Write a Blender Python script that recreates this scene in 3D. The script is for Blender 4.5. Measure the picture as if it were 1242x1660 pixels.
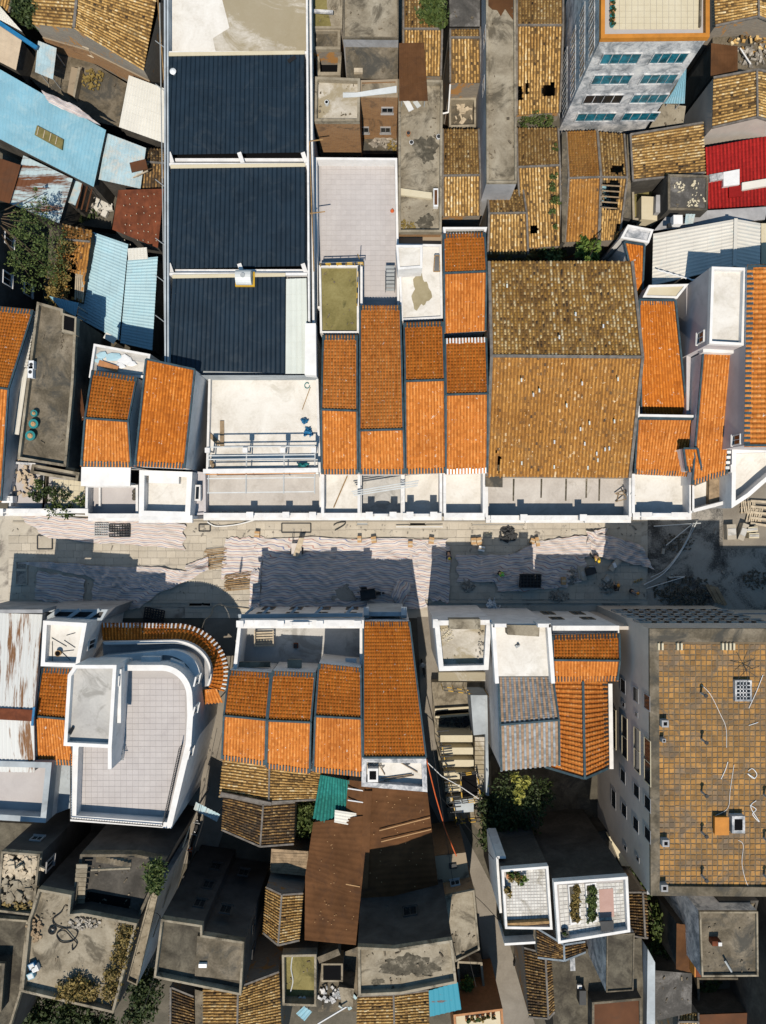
import bpy, math, random
import numpy as np
from mathutils import Vector as V
for o in list(bpy.data.objects): bpy.data.objects.remove(o)
S = bpy.context.scene
COL = S.collection
R = math.radians
random.seed(7); NR = np.random.RandomState(11)

# ------------------------------------------------------------------ camera, sky, sun, exposure
CZ = 72.0; FP = 1166.0; CX, CY = 621.0, 830.0      # drone height in metres, focal length in pixels of the 1242x1660 photograph
cd = bpy.data.cameras.new('camera'); cam = bpy.data.objects.new('camera', cd); COL.objects.link(cam)
cam.location = (0, 0, CZ); cam.rotation_euler = (0, 0, 0)
cd.sensor_fit = 'VERTICAL'; cd.sensor_height = 24.0; cd.lens = 24.0 * FP / 1660.0
cd.clip_start = 0.5; cd.clip_end = 500
S.camera = cam
SUN_DX, SUN_DY = 0.06, 0.60                         # shadow offset per metre of height (east, north)
el = math.atan(1 / math.hypot(SUN_DX, SUN_DY)); to_sun = V((-SUN_DX, -SUN_DY, 1)).normalized()
w = bpy.data.worlds.new("World"); S.world = w; w.use_nodes = True
nt = w.node_tree; nt.nodes.clear()
sky = nt.nodes.new('ShaderNodeTexSky'); sky.sky_type = 'NISHITA'; sky.sun_disc = False
sky.sun_elevation = el; sky.sun_rotation = math.atan2(to_sun.x, to_sun.y)
sky.air_density = 1.0; sky.dust_density = 0.3; sky.ozone_density = 1.0
bg = nt.nodes.new('ShaderNodeBackground'); bg.inputs[1].default_value = 0.105
out = nt.nodes.new('ShaderNodeOutputWorld')
tint = nt.nodes.new('ShaderNodeMix'); tint.data_type = 'RGBA'; tint.blend_type = 'MULTIPLY'; tint.inputs[0].default_value = 1; tint.inputs[7].default_value = (.74, .99, 1.0, 1)
nt.links.new(sky.outputs[0], tint.inputs[6]); nt.links.new(tint.outputs[2], bg.inputs[0]); nt.links.new(bg.outputs[0], out.inputs[0])
sl = bpy.data.lights.new('sun', 'SUN'); sl.energy = 4.6; sl.angle = R(0.5); sl.color = (1.0, 0.90, 0.76)
so = bpy.data.objects.new('sun', sl); COL.objects.link(so); so.location = (-10, -60, 80)
so.rotation_euler = to_sun.to_track_quat('Z', 'Y').to_euler()
S.view_settings.view_transform = 'Standard'; S.view_settings.look = 'None'
S.view_settings.exposure = 0.0; S.view_settings.gamma = 1.0; S.view_settings.use_curve_mapping = False
S.render.engine = 'CYCLES'
S.cycles.max_bounces = 5; S.cycles.diffuse_bounces = 1; S.cycles.glossy_bounces = 2; S.cycles.transmission_bounces = 2

def P(x, y, z=0.0):
    s = (CZ - z) / FP
    return V(((x - CX) * s, (CY - y) * s, z))
def P3(p, z=None):
    return P(p[0], p[1], p[2] if z is None else z)

# ------------------------------------------------------------------ materials
M = {}
def _nodes(name, rough=.85, spec=.25):
    m = bpy.data.materials.new(name); m.use_nodes = True; n = m.node_tree
    b = n.nodes['Principled BSDF']; b.inputs['Roughness'].default_value = rough
    b.inputs['Specular IOR Level'].default_value = spec
    M[name] = m
    return m, n, b
def _noise(n, scale, detail=5, rough=.6, dist=0, w=0):
    g = n.nodes.new('ShaderNodeNewGeometry')
    t = n.nodes.new('ShaderNodeTexNoise'); t.inputs['Scale'].default_value = scale
    t.inputs['Detail'].default_value = detail; t.inputs['Roughness'].default_value = rough; t.inputs['Distortion'].default_value = dist
    a = n.nodes.new('ShaderNodeVectorMath'); a.operation = 'ADD'; a.inputs[1].default_value = (w * 3.1, w * 7.7, w)
    n.links.new(g.outputs['Position'], a.inputs[0]); n.links.new(a.outputs[0], t.inputs['Vector'])
    return t
def _ramp(n, src, cols, interp='LINEAR'):
    r = n.nodes.new('ShaderNodeValToRGB'); r.color_ramp.interpolation = interp
    e = r.color_ramp.elements
    while len(e) < len(cols): e.new(.5)
    for k, (p, c) in enumerate(cols):
        e[k].position = p; e[k].color = (*c, 1) if len(c) == 3 else c
    n.links.new(src, r.inputs[0]); return r
def _mix(n, fac, a, b, mode='MIX'):
    x = n.nodes.new('ShaderNodeMix'); x.data_type = 'RGBA'; x.blend_type = mode
    if isinstance(fac, (int, float)): x.inputs[0].default_value = fac
    else: n.links.new(fac, x.inputs[0])
    for k, v in ((6, a), (7, b)):
        if isinstance(v, tuple): x.inputs[k].default_value = (*v, 1)
        else: n.links.new(v, x.inputs[k])
    return x.outputs[2]
def _math(n, op, a, b=0.0):
    x = n.nodes.new('ShaderNodeMath'); x.operation = op
    for k, v in ((0, a), (1, b)):
        if isinstance(v, (int, float)): x.inputs[k].default_value = v
        else: n.links.new(v, x.inputs[k])
    return x.outputs[0]
def _bump(n, b, src, strength=.3, dist=.05):
    u = n.nodes.new('ShaderNodeBump'); u.inputs['Strength'].default_value = strength; u.inputs['Distance'].default_value = dist
    n.links.new(src, u.inputs['Height']); n.links.new(u.outputs[0], b.inputs['Normal'])
def mottle(name, cols, scale=.5, fine=6, rough=.9, bump=.25, stain=None, stain_scale=.25, stain_lo=.52, stain_hi=.62, spec=.2, w=0, tone=0.0, dist=.6):
    m, n, b = _nodes(name, rough, spec)
    a = _noise(n, scale, 8, .65, dist, w); f = _noise(n, fine, 4, .7, 0, w + 2)
    fac = _math(n, 'ADD', _math(n, 'MULTIPLY', a.outputs[0], .75), _math(n, 'MULTIPLY', f.outputs[0], .25))
    c = _ramp(n, fac, cols).outputs[0]
    if stain:
        s = _noise(n, stain_scale, 7, .7, 1.0, w + 5)
        sf = _ramp(n, s.outputs[0], [(stain_lo, (0, 0, 0)), (stain_hi, (1, 1, 1))]).outputs[0]
        c = _mix(n, _math(n, 'MULTIPLY', sf, .85), c, stain)
    if tone:
        at = n.nodes.new('ShaderNodeAttribute'); at.attribute_name = 'tone'
        v = _math(n, 'ADD', _math(n, 'MULTIPLY', at.outputs['Fac'], tone), 1 - tone / 2)
        hv = n.nodes.new('ShaderNodeHueSaturation'); n.links.new(v, hv.inputs['Value']); n.links.new(c, hv.inputs['Color']); c = hv.outputs[0]
    n.links.new(c, b.inputs['Base Color'])
    _bump(n, b, f.outputs[0], bump)
    return m
def plain(name, c, rough=.6, spec=.3, var=.12, scale=1.5, metal=0, dirt=None, dlo=.55, dhi=.75):
    m, n, b = _nodes(name, rough, spec)
    a = _noise(n, scale, 6, .65, .3)
    lo = tuple(x * (1 - var * 1.6) for x in c); hi = tuple(min(1, x * (1 + var)) for x in c)
    cc = _ramp(n, a.outputs[0], [(.3, lo), (.7, hi)]).outputs[0]
    if dirt:
        s = _noise(n, scale * .6 + .2, 8, .75, 1.2, 9)
        sf = _ramp(n, s.outputs[0], [(dlo, (0, 0, 0)), (dhi, (1, 1, 1))]).outputs[0]
        cc = _mix(n, sf, cc, dirt)
    n.links.new(cc, b.inputs['Base Color']); b.inputs['Metallic'].default_value = metal
    return m
def tilemat(name, ramp, pan, patch=None, pscale=.35, plo=.5, phi=.68, speck=None, pamt=.8):
    m, n, b = _nodes(name, .85, .2)
    at = n.nodes.new('ShaderNodeAttribute'); at.attribute_name = 'tone'
    pn = n.nodes.new('ShaderNodeAttribute'); pn.attribute_name = 'pan'
    c = _ramp(n, at.outputs['Fac'], ramp).outputs[0]
    pc = _ramp(n, at.outputs['Fac'], [(0, tuple(x * .75 for x in pan)), (1, tuple(x * 1.25 for x in pan))]).outputs[0]
    c = _mix(n, pn.outputs['Fac'], c, pc)
    if patch:
        s = _noise(n, pscale, 7, .7, .8, 3)
        sf = _ramp(n, s.outputs[0], [(plo, (0, 0, 0)), (phi, (1, 1, 1))]).outputs[0]
        tm = _math(n, 'MULTIPLY', sf, pamt)
        c = _mix(n, tm, c, patch)
    if speck:
        s = _noise(n, 2.6, 3, .8, 0, 8)
        sf = _ramp(n, s.outputs[0], [(.655, (0, 0, 0)), (.69, (1, 1, 1))]).outputs[0]
        c = _mix(n, sf, c, speck)
    f2 = _noise(n, .22, 5, .65, .6, 12)
    c = _mix(n, .8, c, _ramp(n, f2.outputs[0], [(.34, (.72, .66, .60)), (.5, (.95, .94, .92)), (.66, (1.0, 1.0, 1.0))]).outputs[0], 'MULTIPLY')
    f = _noise(n, 9, 3, .7)
    c = _mix(n, .35, c, _ramp(n, f.outputs[0], [(.3, (.35, .35, .35)), (.7, (1.0, 1.0, 1.0))]).outputs[0], 'MULTIPLY')
    n.links.new(c, b.inputs['Base Color'])
    return m
def brickmat(name, c1, c2, mortar, stain, lo=.55, hi=.7):
    m, n, b = _nodes(name, .9, .15)
    g = n.nodes.new('ShaderNodeNewGeometry'); sp = n.nodes.new('ShaderNodeSeparateXYZ'); n.links.new(g.outputs['Position'], sp.inputs[0])
    cb = n.nodes.new('ShaderNodeCombineXYZ'); n.links.new(_math(n, 'ADD', sp.outputs[0], sp.outputs[1]), cb.inputs[0]); n.links.new(sp.outputs[2], cb.inputs[1])
    t = n.nodes.new('ShaderNodeTexBrick'); n.links.new(cb.outputs[0], t.inputs['Vector']); t.inputs['Scale'].default_value = 1
    t.inputs['Brick Width'].default_value = .3; t.inputs['Row Height'].default_value = .1; t.inputs['Mortar Size'].default_value = .012
    t.inputs['Color1'].default_value = (*c1, 1); t.inputs['Color2'].default_value = (*c2, 1); t.inputs['Mortar'].default_value = (*mortar, 1)
    s = _noise(n, .6, 8, .7, .8, 4)
    sf = _ramp(n, s.outputs[0], [(lo, (0, 0, 0)), (hi, (1, 1, 1))]).outputs[0]
    n.links.new(_mix(n, sf, t.outputs[0], stain), b.inputs['Base Color'])
    _bump(n, b, t.outputs['Fac'], .3, .02)
    return m

# new and old clay tiles
tilemat('orange', [(0, (.46, .145, .024)), (.25, (.62, .22, .045)), (.7, (.72, .275, .062)), (1, (.80, .36, .11))], (.46, .15, .028), (.50, .18, .036), .3, .5, .75, (.72, .62, .52), .4)
tilemat('rust_orange', [(0, (.42, .12, .014)), (.4, (.60, .19, .024)), (.8, (.70, .235, .034)), (1, (.78, .33, .08))], (.42, .125, .016), (.46, .145, .022), .35, .48, .7, (.70, .60, .5), .55)
tilemat('straw', [(0, (.05, .036, .025)), (.16, (.20, .12, .045)), (.34, (.44, .26, .085)), (.58, (.60, .37, .13)), (.8, (.74, .51, .22)), (1, (.86, .72, .46))], (.16, .095, .038), (.17, .13, .075), .8, .56, .72)
tilemat('ochre', [(0, (.09, .06, .04)), (.2, (.36, .17, .045)), (.6, (.49, .235, .055)), (.92, (.56, .295, .085)), (1, (.72, .52, .30))], (.26, .125, .036), (.26, .17, .08), .55, .52, .75, (.80, .66, .45), .5)
tilemat('patchy', [(0, (.07, .05, .035)), (.22, (.26, .135, .04)), (.42, (.50, .265, .06)), (.62, (.64, .38, .12)), (.8, (.84, .62, .31)), (1, (.92, .80, .55))], (.19, .11, .04), (.24, .165, .085), .55, .54, .74)
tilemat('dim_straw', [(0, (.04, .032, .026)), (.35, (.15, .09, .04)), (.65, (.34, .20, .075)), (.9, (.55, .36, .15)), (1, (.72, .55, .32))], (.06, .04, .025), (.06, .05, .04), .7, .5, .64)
tilemat('grey_rib', [(0, (.20, .23, .25)), (1, (.42, .46, .50))], (.36, .25, .17), None)
tilemat('red_sheet', [(0, (.30, .012, .012)), (1, (.42, .02, .018))], (.22, .01, .01), None)
tilemat('green_sheet', [(0, (.015, .16, .15)), (1, (.03, .26, .23))], (.012, .13, .12), None)
# plaster, stone, concrete
plain('white', (.72, .71, .70), .8, .2, .10, .9, dirt=(.42, .405, .38), dlo=.55, dhi=.78)
plain('white_clean', (.75, .74, .73), .8, .2, .08, .8, dirt=(.52, .51, .49), dlo=.58, dhi=.82)
mottle('old_white', [(.32, (.13, .14, .15)), (.42, (.30, .31, .33)), (.52, (.55, .55, .56)), (.65, (.72, .70, .68))], .9, 5, stain=(.16, .18, .20), stain_scale=.45, stain_lo=.5, stain_hi=.62)
plain('lilac_plaster', (.52, .49, .50), .8, .2, .10, .35, dirt=(.38, .36, .36))
plain('beige_plaster', (.50, .45, .40), .8, .2, .10, .35, dirt=(.40, .36, .36))
plain('grey_plaster', (.34, .34, .35), .85, .2, .2, .5, dirt=(.2, .2, .2))
plain('blue_grey_plaster', (.38, .42, .45), .85, .2, .2, .4, dirt=(.25, .26, .27))
plain('dark_plaster', (.065, .062, .06), .9, .15, .3, .5, dirt=(.05, .05, .05))
mottle('dark_wall', [(.3, (.03, .028, .025)), (.5, (.065, .06, .053)), (.7, (.12, .11, .095))], .5, 5)
brickmat('brick', (.36, .19, .08), (.28, .14, .06), (.30, .24, .17), (.10, .075, .055))
brickmat('grey_brick', (.23, .20, .17), (.30, .26, .21), (.24, .22, .19), (.42, .22, .08), .56, .60)
mottle('screed', [(.3, (.50, .46, .40)), (.5, (.68, .65, .60)), (.65, (.76, .74, .70))], .35, 5, stain=(.52, .49, .43), stain_scale=.3, stain_lo=.55, stain_hi=.66)
mottle('screed_grey', [(.3, (.34, .33, .32)), (.5, (.46, .45, .43)), (.7, (.56, .54, .51))], .3, 5, stain=(.28, .27, .25), stain_scale=.4)
mottle('screed_tan', [(.35, (.34, .30, .24)), (.5, (.46, .42, .35)), (.65, (.62, .58, .52))], .3, 5, stain=(.30, .25, .16), stain_scale=.16, stain_lo=.47, stain_hi=.53)
mottle('screed_pink', [(.3, (.36, .33, .30)), (.5, (.48, .445, .41)), (.68, (.58, .55, .51))], .35, 5, stain=(.30, .27, .23), stain_scale=.35, stain_lo=.56, stain_hi=.7)
mottle('shade_dark_concrete', [(.3, (.03, .027, .02)), (.46, (.075, .066, .05)), (.6, (.135, .12, .09)), (.75, (.22, .195, .15))], .5, 6, stain=(.035, .03, .024), stain_scale=.4, stain_lo=.5, stain_hi=.64)  # darker copy of old concrete; the bottom's vignette and shade put into colour
mottle('old_concrete', [(.3, (.04, .035, .026)), (.45, (.105, .088, .062)), (.58, (.19, .16, .118)), (.72, (.31, .268, .20))], .45, 6, stain=(.055, .055, .05), stain_scale=.35, stain_lo=.5, stain_hi=.62)
mottle('old_concrete_light', [(.3, (.12, .10, .07)), (.45, (.24, .205, .15)), (.6, (.34, .30, .23)), (.75, (.43, .385, .31))], .4, 6, stain=(.085, .072, .052), stain_scale=.4, stain_lo=.51, stain_hi=.62)
mottle('black_moss', [(.3, (.035, .034, .032)), (.5, (.085, .08, .074)), (.62, (.18, .17, .16)), (.75, (.34, .33, .31))], .5, 6)
mottle('mossy', [(.3, (.10, .09, .03)), (.5, (.20, .17, .065)), (.65, (.27, .235, .10))], .45, 6, stain=(.08, .075, .03), stain_scale=.4, bump=.4)
mottle('paver_grey', [(.3, (.42, .39, .385)), (.7, (.52, .49, .48))], .5, 8, bump=.1, tone=.06)
mottle('joint', [(.3, (.39, .365, .355)), (.7, (.45, .425, .415))], .5, 8)
mottle('clay_paver', [(.25, (.11, .08, .055)), (.42, (.24, .14, .055)), (.56, (.37, .195, .06)), (.75, (.45, .24, .075))], .9, 8, stain=(.15, .12, .09), stain_scale=.55, stain_lo=.475, stain_hi=.61, tone=.46, dist=.3)
mottle('clay_joint', [(.3, (.11, .085, .06)), (.7, (.21, .16, .10))], .6, 6)
mottle('white_tile', [(.3, (.42, .41, .38)), (.6, (.66, .65, .62))], .8, 8, tone=.2, stain=(.32, .30, .25), stain_scale=.7, stain_lo=.52)
mottle('pink_tile', [(.3, (.42, .26, .22)), (.7, (.54, .36, .31))], .8, 8, tone=.2)
mottle('cream_slab', [(.3, (.52, .45, .31)), (.7, (.62, .56, .42))], .5, 6)
mottle('street_stone', [(.3, (.35, .31, .25)), (.5, (.45, .405, .335)), (.7, (.52, .475, .405))], .22, 6, bump=.15, tone=.16, stain=(.27, .245, .21), stain_scale=.3, stain_lo=.56, stain_hi=.75)
mottle('street_base', [(.3, (.33, .295, .245)), (.5, (.44, .40, .335)), (.7, (.52, .48, .415))], .25, 6, stain=(.17, .15, .13), stain_scale=.22)
mottle('wet_asphalt', [(.36, (.035, .033, .03)), (.44, (.10, .095, .088)), (.52, (.31, .285, .25)), (.75, (.41, .38, .335))], .28, 7)
mottle('lane_concrete', [(.3, (.16, .14, .115)), (.6, (.25, .225, .19)), (.8, (.33, .30, .255))], .3, 6)
mottle('earth', [(.3, (.05, .045, .035)), (.5, (.10, .09, .07)), (.7, (.16, .14, .11))], .4, 6)
mottle('litter', [(.3, (.06, .05, .038)), (.55, (.17, .14, .10)), (.75, (.30, .27, .22))], 2.5, 9, tone=.8)
mottle('rubble', [(.3, (.16, .14, .12)), (.7, (.42, .39, .34))], 2.5, 9, tone=.8)
# metal, paint, small things
plain('slate', (.035, .068, .088), .7, .3, .3, 2.0)
plain('slate_light', (.20, .24, .28), .7, .3, .25, 2.0)
plain('mortar', (.17, .155, .14), .9, .1, .3, 2.0)
plain('navy_sheet', (.013, .026, .042), .5, .3, .18, .5, dirt=(.03, .042, .055), dlo=.52, dhi=.72)
plain('blue_sheet', (.20, .40, .50), .55, .35, .10, .5, dirt=(.30, .46, .52), dlo=.5, dhi=.7)
plain('pale_blue_sheet', (.36, .53, .60), .55, .35, .08, .5, dirt=(.34, .55, .64), dlo=.5, dhi=.65)
plain('dusty_blue_sheet', (.36, .50, .56), .6, .3, .15, .7, dirt=(.55, .48, .40), dlo=.45, dhi=.7)
plain('pale_sheet', (.60, .58, .53), .6, .3, .08, .5, dirt=(.42, .52, .52), dlo=.55, dhi=.75)
plain('white_sheet', (.66, .64, .58), .6, .3, .06, .5)
plain('skylight_sheet', (.60, .63, .58), .5, .3, .05, .5)
plain('rust', (.15, .045, .02), .85, .2, .3, 1.0, dirt=(.09, .03, .018), dlo=.5, dhi=.7)
plain('rust_dark', (.11, .045, .02), .8, .2, .2, .3, dirt=(.07, .04, .025), dlo=.5, dhi=.75)
plain('brown_sheet', (.115, .054, .024), .85, .08, .25, .4, dirt=(.07, .036, .02), dlo=.5, dhi=.7)
def rusty(name, c, r, lo, hi, sc=(1, 1, 1)):
    m, n, b = _nodes(name, .7, .25)
    g = n.nodes.new('ShaderNodeNewGeometry'); mp = n.nodes.new('ShaderNodeVectorMath'); mp.operation = 'MULTIPLY'; mp.inputs[1].default_value = sc
    n.links.new(g.outputs['Position'], mp.inputs[0])
    t = n.nodes.new('ShaderNodeTexNoise'); t.inputs['Scale'].default_value = 1; t.inputs['Detail'].default_value = 6; t.inputs['Roughness'].default_value = .7
    n.links.new(mp.outputs[0], t.inputs['Vector'])
    f = _ramp(n, t.outputs[0], [(lo, (0, 0, 0)), (hi, (1, 1, 1))]).outputs[0]
    n.links.new(_mix(n, f, c, r), b.inputs['Base Color'])
rusty('rust_streaked', (.60, .61, .60), (.20, .10, .045), .53, .60, (1.3, .12, .1))
rusty('rust_striped', (.40, .50, .53), (.13, .05, .022), .47, .56, (.15, 1.1, .1))
rusty('blue_rusty', (.04, .25, .34), (.16, .06, .03), .60, .64, (.3, 1.6, .1))
plain('steel', (.34, .36, .37), .5, .4, .1, 1)
plain('galvanised', (.58, .60, .60), .5, .4, .1, 1)
plain('dark_metal', (.03, .032, .035), .6, .3, .2, 1)
plain('yellow_paint', (.55, .33, .03), .6, .3, .1, 1)
plain('orange_paint', (.50, .20, .03), .6, .3, .15, 1)
plain('bamboo', (.34, .21, .09), .7, .25, .3, 3)
plain('wood', (.30, .22, .14), .8, .2, .3, 2)
plain('pale_wood', (.50, .42, .31), .8, .2, .2, 2)
plain('cardboard', (.45, .28, .14), .85, .15, .1, 2)
plain('void', (.006, .006, .007), .9, .05, .1, 1)
plain('dark_glass', (.012, .016, .02), .15, .5, .1, 1)
plain('blue_glass', (.016, .15, .21), .12, .6, .5, 1.3)
plain('teal', (.02, .20, .21), .5, .4, .1, 1)
plain('blue_plastic', (.02, .16, .34), .4, .4, .2, 3)
plain('orange_plastic', (.62, .12, .03), .5, .4, .1, 3)
plain('white_plastic', (.72, .73, .74), .4, .4, .05, 3)
plain('black_rubber', (.012, .012, .013), .7, .3, .1, 3)
plain('terracotta', (.42, .20, .09), .8, .2, .15, 3)
plain('tan_cloth', (.50, .40, .29), .9, .1, .1, .8)
plain('navy_tile', (.03, .075, .11), .5, .4, .2, 3)
mottle('damp_stain', [(.3, (.25, .21, .12)), (.7, (.36, .31, .20))], 1.2, 6)
mottle('dark_stain', [(.36, (.045, .04, .03)), (.52, (.10, .088, .065)), (.62, (.24, .21, .16))], 1.6, 8)
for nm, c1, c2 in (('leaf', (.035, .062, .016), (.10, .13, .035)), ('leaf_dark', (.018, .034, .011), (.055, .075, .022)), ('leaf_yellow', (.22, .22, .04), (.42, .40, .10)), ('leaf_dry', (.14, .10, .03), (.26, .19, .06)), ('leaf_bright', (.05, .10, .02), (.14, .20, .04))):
    m, n, b = _nodes(nm, .6, .25)
    at = n.nodes.new('ShaderNodeAttribute'); at.attribute_name = 'tone'
    n.links.new(_ramp(n, at.outputs['Fac'], [(0, c1), (1, c2)]).outputs[0], b.inputs['Base Color'])
plain('bark', (.10, .075, .05), .9, .15, .3, 3)
def stripemat(name, freq, base):
    m, n, b = _nodes(name, .6, .25)
    uv = n.nodes.new('ShaderNodeUVMap'); sp = n.nodes.new('ShaderNodeSeparateXYZ'); n.links.new(uv.outputs[0], sp.inputs[0])
    f = _math(n, 'FRACT', _math(n, 'MULTIPLY', sp.outputs[1], freq))
    c = _ramp(n, f, [(0, base), (.28, (.42, .22, .19)), (.39, base), (.70, (.16, .19, .33)), (.82, base)], 'CONSTANT').outputs[0]
    s = _noise(n, .5, 6, .7, .5); c = _mix(n, _ramp(n, s.outputs[0], [(.45, (0, 0, 0)), (.8, (.7, .7, .7))]).outputs[0], c, (.40, .36, .32))
    n.links.new(c, b.inputs['Base Color'])
stripemat('striped_tarp', 1.0, (.58, .53, .495))

# ------------------------------------------------------------------ things and meshes
class T:
    """One thing: an Empty at its base with its parts under it."""
    def __init__(s, name, label, cat, at, group=None, kind=None):
        s.o = bpy.data.objects.new(name, None); COL.objects.link(s.o)
        s.o.location = at; s.org = V(at); s.o.empty_display_size = .3
        if label: s.o['label'] = label
        if cat: s.o['category'] = cat
        if group: s.o['group'] = group
        if kind: s.o['kind'] = kind
def link(name, me, mats, parent, org=V((0, 0, 0)), stuff=False, label=None):
    for x in (mats if isinstance(mats, (list, tuple)) else [mats]): me.materials.append(M[x])
    o = bpy.data.objects.new(name, me); COL.objects.link(o)
    if parent: o.parent = parent
    if stuff: o['kind'] = 'stuff'
    if label: o['label'] = label
    return o
def mesh(name, vs, fs, mat, t, par=None, stuff=False, label=None, mi=None, smooth=False, tone=None):
    org = t.org if isinstance(t, T) else V((0, 0, 0))
    me = bpy.data.meshes.new(name)
    me.from_pydata([tuple(V(v) - org) for v in vs], [], fs)
    if mi is not None: me.polygons.foreach_set('material_index', mi)
    if smooth: me.polygons.foreach_set('use_smooth', [True] * len(me.polygons))
    if tone is not None:
        a = me.attributes.new('tone', 'FLOAT', 'FACE'); a.data.foreach_set('value', tone)
    me.update()
    return link(name, me, mat, par if par else (t.o if isinstance(t, T) else t), stuff=stuff, label=label)
def fast(name, v, f, mat, t, par=None, stuff=False, tone=None, pan=None, uv=None, label=None, smooth=False):
    """big quad mesh from numpy arrays"""
    org = np.array(t.org) if isinstance(t, T) else np.zeros(3)
    me = bpy.data.meshes.new(name)
    v = np.asarray(v, float).reshape(-1, 3) - org; f = np.asarray(f, int); k = f.shape[1]
    me.vertices.add(len(v)); me.vertices.foreach_set('co', v.ravel())
    me.loops.add(f.size); me.loops.foreach_set('vertex_index', f.ravel())
    me.polygons.add(len(f)); me.polygons.foreach_set('loop_start', np.arange(len(f)) * k)
    me.polygons.foreach_set('loop_total', np.full(len(f), k))
    me.update(calc_edges=True)
    for nm, d in (('tone', tone), ('pan', pan)):
        if d is not None:
            a = me.attributes.new(nm, 'FLOAT', 'FACE'); a.data.foreach_set('value', np.asarray(d, float))
    if uv is not None:
        l = me.uv_layers.new(name='UVMap'); l.data.foreach_set('uv', np.asarray(uv)[f.ravel()].ravel())
    if smooth: me.polygons.foreach_set('use_smooth', [True] * len(f))
    return link(name, me, mat, par if par else (t.o if isinstance(t, T) else t), stuff=stuff, label=label)
def box_vf(c, ax, ay, az):
    vs = [c + ax * a + ay * b + az * d for d in (-1, 1) for (a, b) in ((-1, -1), (1, -1), (1, 1), (-1, 1))]
    return vs, [(0, 3, 2, 1), (4, 5, 6, 7), (0, 1, 5, 4), (1, 2, 6, 5), (2, 3, 7, 6), (3, 0, 4, 7)]
class MB:
    def __init__(s): s.v = []; s.f = []; s.t = []
    def add(s, vs, fs, tone=.5):
        k = len(s.v); s.v += vs; s.f += [tuple(i + k for i in f) for f in fs]; s.t += [tone] * len(fs)
    def bar(s, p, q, w, h, tone=.5):
        p, q = V(p), V(q); d = q - p; L = d.length
        if L < 1e-6: return
        d.normalize(); up = V((0, 0, 1)) if abs(d.z) < .95 else V((1, 0, 0))
        sd = d.cross(up).normalized(); up = sd.cross(d)
        s.add(*box_vf((p + q) / 2, d * L / 2, sd * w / 2, up * h / 2), tone)
    def box(s, c, x, y, z, rz=0, tone=.5):
        a = V((math.cos(rz), math.sin(rz), 0)); b = V((-math.sin(rz), math.cos(rz), 0))
        s.add(*box_vf(V(c), a * x / 2, b * y / 2, V((0, 0, z / 2))), tone)
    def cyl(s, p, q, r0, r1=None, n=8, cap=True, tone=.5):
        r1 = r0 if r1 is None else r1; p, q = V(p), V(q); d = (q - p).normalized()
        u = d.orthogonal().normalized(); w_ = d.cross(u)
        vs = [p + (u * math.cos(a) + w_ * math.sin(a)) * r0 for a in [2 * math.pi * i / n for i in range(n)]]
        vs += [q + (u * math.cos(a) + w_ * math.sin(a)) * r1 for a in [2 * math.pi * i / n for i in range(n)]]
        fs = [(i, (i + 1) % n, n + (i + 1) % n, n + i) for i in range(n)]
        if cap: fs += [tuple(range(n - 1, -1, -1)), tuple(range(n, 2 * n))]
        s.add(vs, fs, tone)
    def tube(s, pts, r, n=5):
        for a, b in zip(pts[:-1], pts[1:]): s.cyl(a, b, r, r, n, False)
    def build(s, name, mat, t, par=None, stuff=False, label=None, smooth=False, tone=False):
        return mesh(name, s.v, s.f, mat, t, par, stuff, label, smooth=smooth, tone=s.t if tone else None)
def bar(t, name, p, q, w, h, mat, par=None, label=None):
    m = MB(); m.bar(p, q, w, h); return m.build(name, mat, t, par, label=label)
def ccw(pts):
    a = sum(p.x * q.y - q.x * p.y for p, q in zip(pts, pts[1:] + pts[:1]))
    return pts if a > 0 else pts[::-1]
def inset(pts, d):
    n = len(pts); o = []
    for i in range(n):
        a, b, c = pts[i - 1], pts[i], pts[(i + 1) % n]
        e1 = V((b.x - a.x, b.y - a.y)).normalized(); e2 = V((c.x - b.x, c.y - b.y)).normalized()
        n1 = V((-e1.y, e1.x)); n2 = V((-e2.y, e2.x)); k = n1 + n2
        k = k / max(.35, k.dot(n1)) if k.length > 1e-4 else n1
        o.append(V((b.x + k.x * d, b.y + k.y * d, b.z)))
    return o
def prism(t, name, pts, z0, z1, mat, par=None, label=None, stuff=False):
    """vertical prism whose top outline is seen at pixels pts at height z1"""
    w_ = ccw([P(x, y, z1) for x, y in pts]); n = len(w_)
    vs = w_ + [V((p.x, p.y, z0)) for p in w_]
    fs = [tuple(range(n))] + [(i, n + i, n + (i + 1) % n, (i + 1) % n) for i in range(n)] + [tuple(range(2 * n - 1, n - 1, -1))]
    return mesh(name, vs, fs, mat, t, par, label=label, stuff=stuff)
def rect(x0, y0, x1, y1): return [(x0, y0), (x1, y0), (x1, y1), (x0, y1)]
def centre(pts): return sum(p[0] for p in pts) / len(pts), sum(p[1] for p in pts) / len(pts)
def skin(t, pts, zs, base, mat, name='wall'):
    """outer walls under a roof outline with its own height at each corner"""
    w_ = [P(x, y, z) for (x, y), z in zip(pts, zs)]
    w_ = ccw(w_); n = len(w_)
    vs = [V((p.x, p.y, p.z - .06)) for p in w_] + [V((p.x, p.y, base)) for p in w_]
    t.edge = w_; t.base = base
    return mesh(name, vs, [(i, n + i, n + (i + 1) % n, (i + 1) % n) for i in range(n)], mat, t)
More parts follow.
